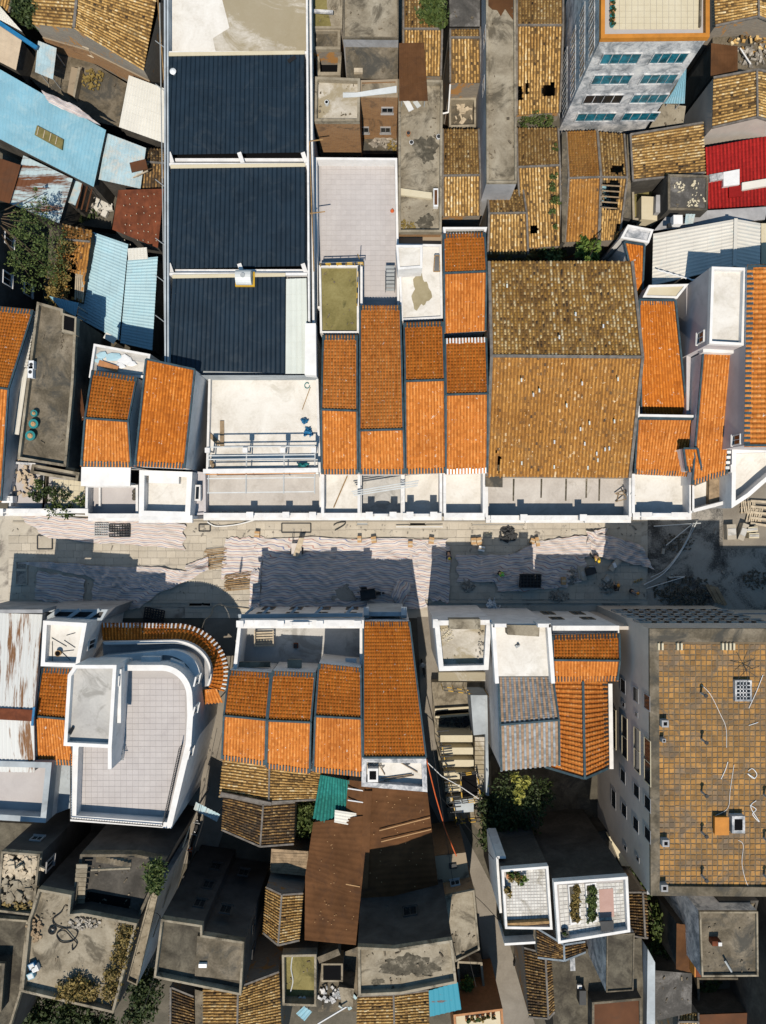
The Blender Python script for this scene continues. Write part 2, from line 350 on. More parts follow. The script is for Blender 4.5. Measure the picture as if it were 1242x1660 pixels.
def pwall(t, p, q, z0, z1, th=.22, mat='white', name='parapet', cop=None):
    """free-standing wall between pixels p and q (seen at its top z1)"""
    a, b = P(*p, z1), P(*q, z1); c = (a + b) / 2; c.z = (z0 + z1) / 2
    d = b - a; L = d.length; d.normalize(); sd = V((-d.y, d.x, 0))
    m = MB(); m.add(*box_vf(c, d * L / 2, sd * th / 2, V((0, 0, (z1 - z0) / 2))))
    o = m.build(name, mat, t)
    if cop:
        c.z = z1 + .03; m = MB(); m.add(*box_vf(c, d * (L / 2 + .04), sd * (th / 2 + .04), V((0, 0, .03)))); m.build('coping', cop, t, o)
    return o
def block(label, cat, pts, z, base=0, wall='white', floor='screed', ph=0.0, pt=.2, par=None, name='building', group=None, T0=None, over=0):
    """flat-roofed building; pts = its outer top edge in the photograph"""
    zt = z + ph; c = centre(pts)
    t = T0 or T(name, label, cat, V((P(*c, zt).x, P(*c, zt).y, base)), group)
    w_ = ccw([P(x, y, zt) for x, y in pts]); n = len(w_)
    t.edge = w_; t.base = base; t.z = z
    mesh('wall', [V((p.x, p.y, z)) for p in w_] + [V((p.x, p.y, base)) for p in w_], [(i, n + i, n + (i + 1) % n, (i + 1) % n) for i in range(n)], wall, t)
    if ph > 0:
        i_ = inset(w_, pt); o_ = inset(w_, -over) if over else w_
        vs = [V((p.x, p.y, zt)) for p in o_] + [V((p.x, p.y, zt)) for p in i_] + [V((p.x, p.y, z)) for p in i_] + [V((p.x, p.y, z + .001)) for p in o_]
        fs = []
        for k in range(n):
            j = (k + 1) % n
            fs += [(k, j, n + j, n + k), (n + k, n + j, 2 * n + j, 2 * n + k), (3 * n + k, 3 * n + j, j, k)]
        mesh('parapet', vs, fs, par or wall, t)
        top = i_
    else: top = w_
    t.inner = top
    if floor in ('old_concrete', 'old_concrete_light', 'black_moss', 'screed_tan', 'mossy', 'dark_wall'):
        xs = [p[0] for p in pts]; ys = [p[1] for p in pts]; rr = random.Random(int(c[0] * 7 + c[1])); m = MB(); A_ = (max(xs) - min(xs)) * (max(ys) - min(ys)) / 340
        for k in range(int(min(60, 5 + A_ * .8))):
            q = (c[0] + (rr.choice(pts)[0] - c[0]) * rr.random() ** .5 * .82, c[1] + (rr.choice(pts)[1] - c[1]) * rr.random() ** .5 * .82)
            if not bool(inpoly(np.array([q[0]]), np.array([q[1]]), pts)[0]): continue
            o = P(q[0], q[1], z); s_ = .05 + .16 * rr.random() ** 3
            m.box((o.x, o.y, z + s_ * .3), s_ * rr.uniform(.5, 2.6), s_ * rr.uniform(.4, 1), s_ * .6, rr.uniform(0, 3), rr.random())
        if m.v: m.build('litter', 'litter', t, stuff=True, tone=True)
    mesh('roof_slab', [V((p.x, p.y, z)) for p in top] + [V((p.x, p.y, z - .15)) for p in top], [tuple(range(n)), tuple(range(2 * n - 1, n - 1, -1))] + [(k, n + k, n + (k + 1) % n, (k + 1) % n) for k in range(n)], floor, t)
    return t
def inpoly(px, py, poly):
    r = np.zeros(px.shape, bool); n = len(poly)
    for i in range(n):
        x0, y0 = poly[i]; x1, y1 = poly[(i + 1) % n]
        if y0 == y1: continue
        c = ((y0 > py) != (y1 > py)) & (px < (x1 - x0) * (py - y0) / (y1 - y0) + x0)
        r ^= c
    return r
def tiles(t, quads, kind, rib=.27, step=.30, holes=(), jit=0.0, name='roof_tiles', amp=.075, par=None, fill=.30, clump=.5):
    """rows of clay cover tiles over pans; each quad = ridge left, ridge right, eave right, eave left as (px, py, z)"""
    Vs, Fs, To, Pa = [], [], [], []; k0 = 0
    for q in quads:
        A, B, C, D = [np.array(P3(p)) for p in q]
        pq = [np.array(p[:2], float) for p in q]
        wd = max(np.linalg.norm(B - A), np.linalg.norm(C - D)); ln = max(np.linalg.norm(D - A), np.linalg.norm(C - B))
        nu = max(1, int(round(wd / rib))); nv = max(1, int(round(ln / step)))
        nrm = np.cross(B - A, D - A); nrm /= np.linalg.norm(nrm); nrm *= -1 if nrm[2] < 0 else 1
        lat = (B - A) / max(1e-6, np.linalg.norm(B - A))
        def S_(u, v):
            u = u[:, None]; v = v[:, None]
            return (A * (1 - u) + B * u) * (1 - v) + (D * (1 - u) + C * u) * v
        def PX(u, v):
            u = u[:, None]; v = v[:, None]
            return (pq[0] * (1 - u) + pq[1] * u) * (1 - v) + (pq[3] * (1 - u) + pq[2] * u) * v
        coltone = NR.rand(nu + 1); 
        for cover in (0, 1):
            i, j = np.meshgrid(np.arange(nu + cover), np.arange(nv), indexing='ij'); i = i.ravel(); j = j.ravel(); N = len(i)
            uc = (i + (0 if cover else .5)) / nu; vc = (j + .5) / nv
            keep = np.ones(N, bool)
            if holes:
                p = PX(np.clip(uc, 0, 1), vc)
                for h in holes: keep &= ~inpoly(p[:, 0] + NR.randn(N) * .8, p[:, 1] + NR.randn(N) * .8, h)
            if jit and cover: keep &= NR.rand(N) > jit * .05
            i, j, uc = i[keep], j[keep], uc[keep]; N = len(i)
            if not N: continue
            v0, v1 = j / nv, (j + 1.12) / nv if cover else (j + 1) / nv
            v1 = np.minimum(v1, 1.0 + .02)
            tn = np.clip(.5 + (NR.rand(N) - .5) * (1 - clump * .5) + (coltone[np.minimum(i, nu)] - .5) * clump * .5 + NR.randn(N) * .06, 0, 1)
            if cover:
                du = fill * rib; jx = NR.randn(N) * jit * .03; jz = np.abs(NR.randn(N)) * jit * .025
                a0 = S_(np.clip(uc, 0, 1), v0); a1 = S_(np.clip(uc, 0, 1), v1)
                prof = [(-1.0, .0), (-.55, .85), (.55, .85), (1.0, .0)]
                vv = np.zeros((N, 8, 3))
                for e, (a_, sc, lift) in enumerate(((a0, .86, .0), (a1, 1.0, .03))):
                    for m_, (x, h) in enumerate(prof):
                        vv[:, e * 4 + m_] = a_ + lat * (x * du * sc + jx)[:, None] + nrm * (h * amp + lift + .015 + jz)[:, None]
                f = np.array([(0, 1, 5, 4), (1, 2, 6, 5), (2, 3, 7, 6), (4, 5, 6, 7)])
            else:
                a0 = S_(i / nu, v0); a1 = S_((i + 1) / nu, v0); b0 = S_(i / nu, v1); b1 = S_((i + 1) / nu, v1)
                vv = np.stack([a0, a1, b1 + nrm * .02, b0 + nrm * .02], 1); f = np.array([(0, 1, 2, 3)])
            m_ = vv.shape[1]
            ff = (f[None] + (np.arange(N) * m_)[:, None, None] + k0).reshape(-1, 4)
            Vs.append(vv.reshape(-1, 3)); Fs.append(ff); To.append(np.repeat(tn, len(f))); Pa.append(np.full(len(ff), 0.0 if cover else 1.0)); k0 += N * m_
    return fast(name, np.concatenate(Vs), np.concatenate(Fs), kind, t, par, True, np.concatenate(To), np.concatenate(Pa))
def eave(t, p, q, inner0, inner1, rib=.27, length=.42, mat='slate', name='eave_tiles', z=.05):
    """dark glazed drip tiles between the ribs along an eave from p to q; inner0/inner1 = ridge ends above them"""
    A, B = P3(p), P3(q); IA, IB = P3(inner0), P3(inner1)
    n = max(2, int(round((B - A).length / rib))); m = MB()
    for k in range(n):
        u = (k + .5) / n; e = A.lerp(B, u); i_ = IA.lerp(IB, u); d = (i_ - e).normalized()
        m.bar(e - d * .06 + V((0, 0, z)), e + d * (length * random.uniform(.85, 1.1)) + V((0, 0, z)), rib * .52, .05)
    return m.build(name, mat, t, stuff=True)
def corr(t, quads, mat, pitch=.30, amp=.035, name='metal_sheet', par=None, flat=.5, label=None):
    """profiled metal sheet, ribs running from edge 0-1 to edge 3-2"""
    Vs, Fs, To = [], [], []; k0 = 0
    for q in quads:
        A, B, C, D = [np.array(P3(p)) for p in q]
        wd = max(np.linalg.norm(B - A), np.linalg.norm(C - D)); n = max(1, int(round(wd / pitch)))
        nrm = np.cross(B - A, D - A); nrm /= np.linalg.norm(nrm); nrm *= -1 if nrm[2] < 0 else 1
        us, hs = [], []
        for k in range(n):
            for fr, h in ((0, 0), (flat, 0), (flat + .12, 1), (.88, 1)): us.append((k + fr) / n); hs.append(h)
        us.append(1); hs.append(0); us = np.array(us)[:, None]; hs = np.array(hs)[:, None]
        top = A * (1 - us) + B * us + nrm * hs * amp; bot = D * (1 - us) + C * us + nrm * hs * amp
        m_ = len(us); i = np.arange(m_ - 1)
        nb = 6; rows = [top * (1 - r / nb) + bot * (r / nb) for r in range(nb + 1)]
        for r in range(nb):
            Vs += [rows[r] + nrm * .0, rows[r + 1] + nrm * .01]
            Fs.append(np.stack([i, i + 1, i + m_ + 1, i + m_], 1) + k0); k0 += 2 * m_
    return fast(name, np.concatenate(Vs), np.concatenate(Fs), mat, t, par, label=label)
def slabs(t, quad, nu, nv, mat, gap=.06, th=.03, name='floor_tiles', jit=.0, holes=(), stuff=True, skip=0, inside=None, chip=.0):
    """a grid of separate thin slabs inside a quad of (px, py, z); the joints stay open"""
    A, B, C, D = [P3(p) for p in quad]; pq = [V(p[:2]) for p in quad]; m = MB(); objs = []
    for i in range(nu):
        for j in range(nv):
            c = [(i + gap / 2, j + gap / 2), (i + 1 - gap / 2, j + gap / 2), (i + 1 - gap / 2, j + 1 - gap / 2), (i + gap / 2, j + 1 - gap / 2)]
            pc = pq[0].lerp(pq[1], (i + .5) / nu).lerp(pq[3].lerp(pq[2], (i + .5) / nu), (j + .5) / nv)
            if any(bool(inpoly(np.array([pc.x]), np.array([pc.y]), h)[0]) for h in holes): continue
            if inside and not bool(inpoly(np.array([pc.x]), np.array([pc.y]), inside)[0]): continue
            if random.random() < skip: continue
            dz = random.uniform(-jit, jit); w_ = []
            if chip:
                c = [(a + (i + .5 - a) * random.uniform(0, chip), b + (j + .5 - b) * random.uniform(0, chip)) for a, b in c]
                c = [(c[k][0] * .5 + c[k][0] * .5, c[k][1]) for k in range(4)]
            for a, b in c:
                u, v = a / nu, b / nv; w_.append(A.lerp(B, u).lerp(D.lerp(C, u), v) + V((0, 0, dz)))
            vs = [p + V((0, 0, th)) for p in w_] + w_
            m.add(vs, [(3, 2, 1, 0), (0, 1, 5, 4), (1, 2, 6, 5), (2, 3, 7, 6), (3, 0, 4, 7)], random.random())
    return m.build(name, mat, t, stuff=stuff, tone=True)
def gable(label, b, r, f, zb, zr, zf, kind, wall='white', cop='slate', base=0, cat='house', name='house', group=None, eaves=(0, 1), eavemat='slate', verge=True, rib=.27, holes=(), jit=0., T0=None, capw=.16, step=.30, kind2=None, clump=.5, fill=.30):
    """two tiled slopes b-r and r-f; b, r, f are pixel pairs of back eave, ridge and front eave"""
    zr = max(zb, zf) + (zr - max(zb, zf)) * .62
    pts = [b[0], b[1], r[1], f[1], f[0], r[0]]; c = centre(pts); o = P(*c, zr)
    t = T0 or T(name, label, cat, V((o.x, o.y, base)), group)
    skin(t, pts, [zb, zb, zr, zf, zf, zr], base, wall)
    tiles(t, [[(*r[0], zr), (*r[1], zr), (*b[1], zb), (*b[0], zb)]], kind, rib, step, holes, jit, clump=clump, fill=fill)
    tiles(t, [[(*r[0], zr), (*r[1], zr), (*f[1], zf), (*f[0], zf)]], kind2 or kind, rib, step, holes, jit, clump=clump, fill=fill)
    bar(t, 'ridge_cap', P(*r[0], zr + .12), P(*r[1], zr + .12), capw, .16, cop)
    if verge:
        for k in (0, 1):
            bar(t, 'verge_coping', P(*b[k], zb + .1), P(*r[k], zr + .1), capw, .14, cop)
            bar(t, 'verge_coping', P(*r[k], zr + .1), P(*f[k], zf + .1), capw, .14, cop)
    if 0 in eaves: eave(t, (*b[0], zb), (*b[1], zb), (*r[0], zr), (*r[1], zr), rib, mat=eavemat)
    if 1 in eaves: eave(t, (*f[0], zf), (*f[1], zf), (*r[0], zr), (*r[1], zr), rib, mat=eavemat)
    return t
def mono(label, hi, lo, zh, zl, kind, wall='white', cop='slate', base=0, cat='house', name='house', group=None, ev=True, eavemat='slate', rib=.27, holes=(), jit=0., T0=None, capw=.16, sides=(0, 1), top=True, step=.30, clump=.5, evhi=False, fill=.30):
    """one tiled slope from pixel pair hi down to pixel pair lo"""
    pts = [hi[0], hi[1], lo[1], lo[0]]; c = centre(pts); o = P(*c, zh)
    t = T0 or T(name, label, cat, V((o.x, o.y, base)), group)
    skin(t, pts, [zh, zh, zl, zl], base, wall)
    tiles(t, [[(*hi[0], zh), (*hi[1], zh), (*lo[1], zl), (*lo[0], zl)]], kind, rib, step, holes, jit, clump=clump, fill=fill)
    if top: bar(t, 'ridge_cap', P(*hi[0], zh + .12), P(*hi[1], zh + .12), capw, .16, cop)
    for k in sides: bar(t, 'verge_coping', P(*hi[k], zh + .1), P(*lo[k], zl + .1), capw, .14, cop)
    if ev: eave(t, (*lo[0], zl), (*lo[1], zl), (*hi[0], zh), (*hi[1], zh), rib, mat=eavemat)
    if evhi: eave(t, (*hi[0], zh), (*hi[1], zh), (*lo[0], zl), (*lo[1], zl), rib, mat=eavemat)
    return t
def shed(label, quads, mat, base=0, pitch=.3, amp=.035, wall=None, name='shed', cat='shed', group=None, T0=None, posts=True, flat=.5):
    """profiled metal roof on walls or posts; quads of (px, py, z)"""
    q = quads[0]; c = centre(q); o = P(c[0], c[1], q[0][2])
    t = T0 or T(name, label, cat, V((o.x, o.y, base)), group)
    corr(t, quads, mat, pitch, amp, name='roof_sheet', flat=flat)
    for q in quads:
        w_ = [P3(p) for p in q]
        if wall:
            i_ = inset(ccw(w_), .12); n = 4
            mesh('wall', [V((p.x, p.y, p.z - .07)) for p in i_] + [V((p.x, p.y, base)) for p in i_], [(k, n + k, n + (k + 1) % n, (k + 1) % n) for k in range(n)], wall, t)
        elif posts:
            for p in inset(ccw(w_), .25): bar(t, 'post', (p.x, p.y, base), (p.x, p.y, p.z - .04), .08, .08, 'steel')
    return t
def rayhit(t, e, px, py):
    a, b = t.edge[e], t.edge[(e + 1) % len(t.edge)]
    d = V((b.x - a.x, b.y - a.y, 0)).normalized(); nrm = V((d.y, -d.x, 0))
    r = V(((px - CX) / FP, (CY - py) / FP, -1)); k = V((a.x, a.y, 0)).dot(nrm) / r.dot(nrm)
    p = r * k; return V((p.x, p.y, CZ + p.z)), d, nrm
def side(t, pick):
    """edge whose outward normal points most along pick, e.g. (-1, 0)"""
    best = -9; k = 0
    for i in range(len(t.edge)):
        a, b = t.edge[i], t.edge[(i + 1) % len(t.edge)]; d = V((b.x - a.x, b.y - a.y)); L = d.length; d.normalize()
        s = (d.y * pick[0] - d.x * pick[1]) * min(1, L / 3)
        if s > best: best = s; k = i
    return k
def window_at(t, p, d, nrm, w_, h, frame='white', pane='dark_glass', mull=1, sill=True, deep=.12):
    up = V((0, 0, 1)); m = MB()
    for s in (-1, 1):
        m.add(*box_vf(p + d * s * (w_ / 2) + nrm * deep / 2, d * .04, nrm * deep / 2, up * (h / 2 + .04)))
        m.add(*box_vf(p + up * s * (h / 2) + nrm * deep / 2, d * (w_ / 2 - .04), nrm * deep / 2, up * .04))
    for k in range(1, mull + 1):
        m.add(*box_vf(p + d * (-w_ / 2 + w_ * k / (mull + 1)) + nrm * .035, d * .025, nrm * .03, up * (h / 2 - .04)))
    f = m.build('window', frame, t)
    m = MB(); m.add(*box_vf(p + nrm * .012, d * (w_ / 2 - .04), nrm * .01, up * (h / 2 - .04))); m.build('pane', pane, t, f)
    if sill:
        m = MB(); m.add(*box_vf(p - up * (h / 2 + .09) + nrm * (deep + .06) / 2, d * (w_ / 2 + .1), nrm * (deep + .06) / 2, up * .04)); m.build('sill', frame, t, f)
    return f
def win(t, pick, px, py, w_, h, **k):
    e = side(t, pick) if isinstance(pick, tuple) else pick
    p, d, n = rayhit(t, e, px, py)
    return window_at(t, p, d, n, w_, h, **k)
def facade(t, pick, zs, n, w_=1.0, h=1.4, margin=.12, frame='white', pane='dark_glass', mull=1):
    e = side(t, pick); a, b = t.edge[e], t.edge[(e + 1) % len(t.edge)]
    d = V((b.x - a.x, b.y - a.y, 0)); L = d.length; d.normalize(); nrm = V((d.y, -d.x, 0))
    for z in zs:
        for k in range(n):
            u = margin + (1 - 2 * margin) * ((k + .5) / n); p = V((a.x, a.y, 0)) + d * (L * u); p.z = z
            window_at(t, p, d, nrm, w_, h, frame=frame, pane=pane, mull=mull)
# foliage ---------------------------------------------------------
def leaves(blobs, n, size, seed=0):
    r = np.random.RandomState(seed); Vv, To = [], []
    tot = sum(b[3] ** 2 for b in blobs)
    for (x, y, z, rad, zr) in blobs:
        k = max(8, int(n * rad ** 2 / tot)); sub = max(3, k // 14)
        cen = r.randn(sub, 3); cen /= np.linalg.norm(cen, axis=1)[:, None]; cen *= (r.rand(sub, 1) ** .4) * .95
        idx = r.randint(0, sub, k); off = r.randn(k, 3) * .17
        p = (cen[idx] + off) * np.array([rad, rad, rad * zr]) + np.array([x, y, z])
        a = r.randn(k, 3); a[:, 2] *= .55; a /= np.linalg.norm(a, axis=1)[:, None]
        b = r.randn(k, 3); b -= (b * a).sum(1)[:, None] * a; b /= np.linalg.norm(b, axis=1)[:, None]
        s = size * (.6 + .8 * r.rand(k, 1))
        Vv.append(np.stack([p - a * s, p - b * s * .5, p + a * s, p + b * s * .5], 1)); To.append(np.clip(.5 + (r.rand(sub)[idx] - .5) * .7 + r.randn(k) * .2, 0, 1))
    v = np.concatenate(Vv); N = len(v)
    return v.reshape(-1, 3), np.arange(4 * N).reshape(N, 4), np.concatenate(To)
def tree(label, px, py, z, crowns, n=900, size=.22, mat='leaf', base=0, cat='tree', name='tree', group=None, seed=1, flat=.7):
    """crowns: (px, py, z, radius m)"""
    o = P(px, py, base); t = T(name, label, cat, o, group)
    b = [(*P(c[0], c[1], c[2]), c[3], flat) for c in crowns]
    v, f, tn = leaves(b, n, size, seed); 
    m = MB(); top = V((o.x, o.y, z)) 
    m.cyl(o, top, .16 if z - base > 2 else .05, .08 if z - base > 2 else .03, 7)
    for c in b:
        e = V(c[:3]); m.cyl(top if z - base > 2 else o, e, .06 if z - base > 2 else .025, .02, 5)
    m.build('trunk' if cat == 'tree' else 'stem', 'bark', t)
    fast('crown' if cat == 'tree' else 'foliage', v, f, mat, t, tone=tn)
    return t
def small(name, label, cat, px, py, z, group=None):
    return T(name, label, cat, P(px, py, z), group)
def line(name, label, cat, pts, r, mat, group=None, n=5, sag=0):
    """hose, cable, pole: pts of (px, py, z)"""
    w_ = [P3(p) for p in pts]
    if sag:
        q = []
        for a, b in zip(w_[:-1], w_[1:]):
            for k in range(8):
                u = k / 8; p = a.lerp(b, u); p.z -= sag * 4 * u * (1 - u); q.append(p)
        w_ = q + [w_[-1]]
    m = MB(); m.tube(w_, r, n); me_o = mesh(name, m.v, m.f, mat, None)
    me_o['label'] = label; me_o['category'] = cat
    if group: me_o['group'] = group
    return me_o
def smoothpts(pts, n=6):
    out_ = []
    for i in range(len(pts) - 1):
        p0 = pts[max(0, i - 1)]; p1 = pts[i]; p2 = pts[i + 1]; p3 = pts[min(len(pts) - 1, i + 2)]
        for k in range(n):
            u = k / n
            out_.append(tuple(.5 * ((2 * b) + (-a + c) * u + (2 * a - 5 * b + 4 * c - d) * u * u + (-a + 3 * b - 3 * c + d) * u ** 3) for a, b, c, d in zip(p0, p1, p2, p3)))
    return out_ + [pts[-1]]
def blob(px, py, rx, ry, seed=1, n=44):
    r = random.Random(seed); ph = [r.uniform(0, 6.28) for _ in range(5)]; o = []
    for k in range(n):
        a = 2 * math.pi * k / n; rr = 1 + .16 * math.sin(2 * a + ph[0]) + .13 * math.sin(3 * a + ph[1]) + .09 * math.sin(7 * a + ph[2]) + .07 * math.sin(13 * a + ph[3]) + r.uniform(-.06, .06)
        o.append((px + rx * rr * math.cos(a), py + ry * rr * math.sin(a)))
    return o
def heap(t, px, py, z, rx, ry, n, mat='rubble', s=.25, hz=.3, name='debris', par=None, seed=0):
    r = random.Random(seed + int(px)); m = MB(); c = P(px, py, z)
    for k in range(n):
        a = r.uniform(0, 6.28); d = r.random() ** .6; x = c.x + math.cos(a) * d * rx; y = c.y + math.sin(a) * d * ry
        h = hz * (1 - d) * r.random() + s * .25
        m.box((x, y, z + h), s * r.uniform(.4, 1.7), s * r.uniform(.3, 1.0), s * r.uniform(.2, .7), r.uniform(0, 3.14), r.random())
    return m.build(name, mat, t, par, stuff=True, tone=True)

# ================================================================== SETTING
g = T('ground', 'bare earth and concrete between the houses', None, (0, 0, 0), kind='structure')
mesh('ground_sheet', [V((-160, -160, -.02)), V((160, -160, -.02)), V((160, 160, -.02)), V((-160, 160, -.02))], [(0, 1, 2, 3)], 'earth', g)
st = T('street', 'stone paved street under repair between the two rows', None, (0, 0, 0), kind='structure')
prism(st, 'street_bed', [(-120, 826), (1060, 826), (1060, 1002), (-120, 1002)], -.05, .004, 'street_base')
prism(st, 'asphalt_patch', [(1050, 815), (1500, 800), (1500, 1004), (1050, 1004)], -.05, .008, 'wet_asphalt')
prism(st, 'sunlit_apron', [(1172, 760), (1500, 700), (1500, 889), (1172, 889)], -.05, .014, 'lane_concrete')  # sunlit ground drawn as its own patch, cut along the shadow edges
def pave(x0, y0, x1, y1, nu, nv, single=0, gap=.02, skip=0):
    """stone slabs; the first ones as single parts"""
    A = P(x0, y0, .01); B = P(x1, y1, .01); m = MB(); made = 0
    for j in range(nv):
        off = random.random() * .5
        for i in range(nu):
            if random.random() < skip: continue
            u0 = (i + off * (i > 0)) / nu; u1 = (i + 1 + off * (i < nu - 1)) / nu
            a = V((A.x + (B.x - A.x) * (u0 + gap / nu / 2), A.y + (B.y - A.y) * (j + gap * 1.2) / nv, .01 + random.uniform(0, .012)))
            b = V((A.x + (B.x - A.x) * (u1 - gap / nu / 2), A.y + (B.y - A.y) * (j + 1 - gap * 1.2) / nv, a.z))
            vs = [V((a.x, a.y, a.z + .03)), V((b.x, a.y, a.z + .03)), V((b.x, b.y, a.z + .03)), V((a.x, b.y, a.z + .03))]
            vs += [v - V((0, 0, .03)) for v in vs]; fs = [(0, 1, 2, 3), (0, 4, 5, 1), (1, 5, 6, 2), (2, 6, 7, 3), (3, 7, 4, 0)]
            if made < single: mesh('paving_slab', vs, fs, 'street_stone', st, tone=[random.random()] * 5); made += 1
            else: m.add(vs, fs, random.random())
    if m.v: m.build('paving', 'street_stone', st, stuff=True, tone=True)
pave(14, 868, 335, 893, 22, 2, 44)
pave(14, 893, 345, 984, 22, 8, 150)
pave(335, 846, 560, 872, 15, 2, 30)
pave(560, 846, 855, 884, 20, 3, 40)
pave(345, 872, 700, 990, 24, 9)
pave(700, 884, 1048, 972, 24, 8, 36)
pave(300, 984, 420, 1002, 9, 2)
pave(855, 846, 1040, 880, 14, 3)
for (x0, x1) in ((20, 330), (330, 560), (560, 800), (800, 1040)):
    prism(st, 'kerb', rect(x0, 845, x1, 848), 0, .12, 'street_stone')
    prism(st, 'kerb', rect(x0, 974, x1 - 2, 978), 0, .12, 'street_stone')
lane = T('alley', 'narrow concrete alley running south between the houses', None, (0, 0, 0), kind='structure')
prism(lane, 'alley_paving', [(676, 1000), (706, 1000), (722, 1290), (800, 1440), (835, 1560), (880, 1700), (800, 1700), (770, 1440), (690, 1290)], -.05, .012, 'lane_concrete')
lane2 = T('lane', 'curving concrete lane beside the rounded white house', None, (0, 0, 0), kind='structure')
prism(lane2, 'lane_paving', [(330, 1000), (420, 1000), (372, 1100), (368, 1330), (345, 1400), (290, 1400), (335, 1120)], -.05, .012, 'lane_concrete')
prism(lane2, 'shade_toned_lane', [(345, 1400), (330, 1500), (270, 1700), (200, 1700), (290, 1400)], -.05, .012, 'earth')  # lower lane in dark earth tone; foliage shade put into its colour
yard = T('yard', 'shaded yard ground south of the tiled houses', None, (0, 0, 0), kind='structure')
prism(yard, 'yard_paving', [(715, 1100), (900, 1100), (985, 1400), (830, 1400), (760, 1330)], -.05, .008, 'old_concrete')

def front(t, x0, x1, y, zt, posts=(), h=.9, z0=0, ped=None, mat='white', th=.28):
    """white street parapet running along y from x0 to x1, with posts and a raised pediment"""
    pwall(t, (x0, y), (x1, y), z0, zt, th, mat, 'street_facade')
    pwall(t, (x0, y + 3.5), (x1, y + 3.5), zt - .75, zt - .45, .55, mat, 'cornice')
    pwall(t, (x0, y + .3), (x1, y + .3), zt, zt + .07, th + .14, mat, 'coping')
    if z0 == 0 and mat == 'white':
        A, B = P(x0, y, zt), P(x1, y, zt); s_ = -1 if y < 900 else 1; L = B.x - A.x; n_ = max(1, int(L / 2.4))
        for zz in ((1.5, 5.0) if zt > 6.8 else (1.5,)):
            for k in range(n_): window_at(t, V((A.x + L * (k + .5) / n_, A.y + s_ * th / 2, zz)), V((1, 0, 0)), V((0, s_, 0)), 1.1, 1.9 if zz < 2 else 1.4, 'wood', 'dark_glass', mull=1, sill=False, deep=.06)
    for px in posts:
        o = P(px, y, zt); m = MB(); m.box((o.x, o.y, zt + h / 2 - .2), .5, .46, h + .4); f = m.build('parapet_post', mat, t)
        m = MB(); m.box((o.x, o.y, zt + h + .03), .62, .58, .08); m.build('post_cap', mat, t, f)
    if ped:
        a, b, hh = ped; A, B = P(a, y, zt + .06), P(b, y, zt + .06); n = 12; top = []
        for k in range(n + 1):
            u = k / n; x = A.x + (B.x - A.x) * u
            top.append(V((x, A.y, zt + .05 + hh * (1.0 if 1 < k < n - 1 else .45) * (.62 + .38 * math.sin(math.pi * u)))))
        vs = []
        for s in (-.12, .12):
            vs += [p + V((0, s, 0)) for p in top] + [V((p.x, p.y + s, zt + .04)) for p in top]
        k2 = n + 1; q = 2 * k2; fs = []
        for k in range(n):
            fs += [(k, k + 1, q + k + 1, q + k), (k, k2 + k, k2 + k + 1, k + 1), (q + k, q + k + 1, q + k2 + k + 1, q + k2 + k)]
        fs += [(0, q, q + k2, k2), (n, n + k2, q + k2 + n, q + n)]
        mesh('pediment', vs, fs, mat, t)

# ================================================================== NORTH SIDE, street row from west to east
# far-left orange house
t = gable('long orange tiled house cut by the left edge above the street', [(-60, 492), (54, 503)], [(-66, 620), (14, 631)], [(-70, 800), (2, 812)], 8.6, 10.2, 8.2, 'rust_orange', 'white', 'slate', kind2='orange')
front(t, -60, 5, 828, 7.6)
t = shed('upper pale corrugated canopy beside the mossy flat roof', [[(58, 508, 8.0), (44, 596, 7.9), (24, 592, 8.2), (52, 510, 8.4)]], 'pale_sheet', pitch=.3, name='canopy', cat='canopy', posts=True)
t = shed('lower pale corrugated canopy beside the orange left-edge house', [[(20, 596, 8.0), (46, 597, 7.7), (31, 705, 7.6), (2, 700, 7.9)]], 'white_sheet', name='canopy', cat='canopy')
# mossy roof with jars
t = block('mossy grey flat roof with three water jars', 'building', [(60, 489), (102, 501), (102, 508), (125, 516), (123, 541), (119, 622), (107, 757), (28, 744)], 9.0, wall='dark_wall', floor='old_concrete', ph=.45, par='old_concrete_light', pt=.22)
sw = prism(t, 'stairwell_rim', [(101, 507), (124, 514), (123, 543), (100, 538)], 9.0, 9.7, 'old_concrete_light')
prism(t, 'stairwell_opening', [(104, 511), (121, 516), (120, 538), (103, 534)], 9.7, 9.71, 'void', sw)
for k, (x, y, r_) in enumerate(((59, 671, .30), (58, 688, .42), (53, 707, .44))):
    j = small('water_jar', ['smallest teal rimmed water jar, nearest the roof middle', 'middle teal rimmed water jar with tan lid on the mossy roof', 'lowest teal rimmed water jar with tan lid on the mossy roof'][k], 'jar', x, y, 9.0, 'water jars on the mossy roof')
    o = P(x, y, 9.0); m = MB(); m.cyl(o, o + V((0, 0, .45)), r_ * .8, r_, 14); m.build('pot', 'teal', j)
    m = MB(); m.cyl(o + V((0, 0, .46)), o + V((0, 0, .56)), r_ * .55, r_ * .4, 12); m.cyl(o + V((0, 0, .56)), o + V((0, 0, .62)), .06, .05, 6); m.build('lid', 'cardboard', j)
for x, y, a, lb in ((55.5, 593, .7, 'small white box unit at the edge of the mossy roof'), (54, 605, 1.0, 'larger white box unit just below the small one')):
    j = small('outdoor_unit', lb, 'air conditioner', x, y, 9.0, 'white units on the mossy roof'); o = P(x, y, 9.0)
    m = MB(); m.box(o + V((0, 0, .3)), .45, a, .5); c_ = m.build('casing', 'white_plastic', j); m = MB(); m.cyl(o + V((0, 0, .55)), o + V((0, 0, .57)), .16, .16, 10); m.build('fan_grille', 'dark_metal', j, c_)
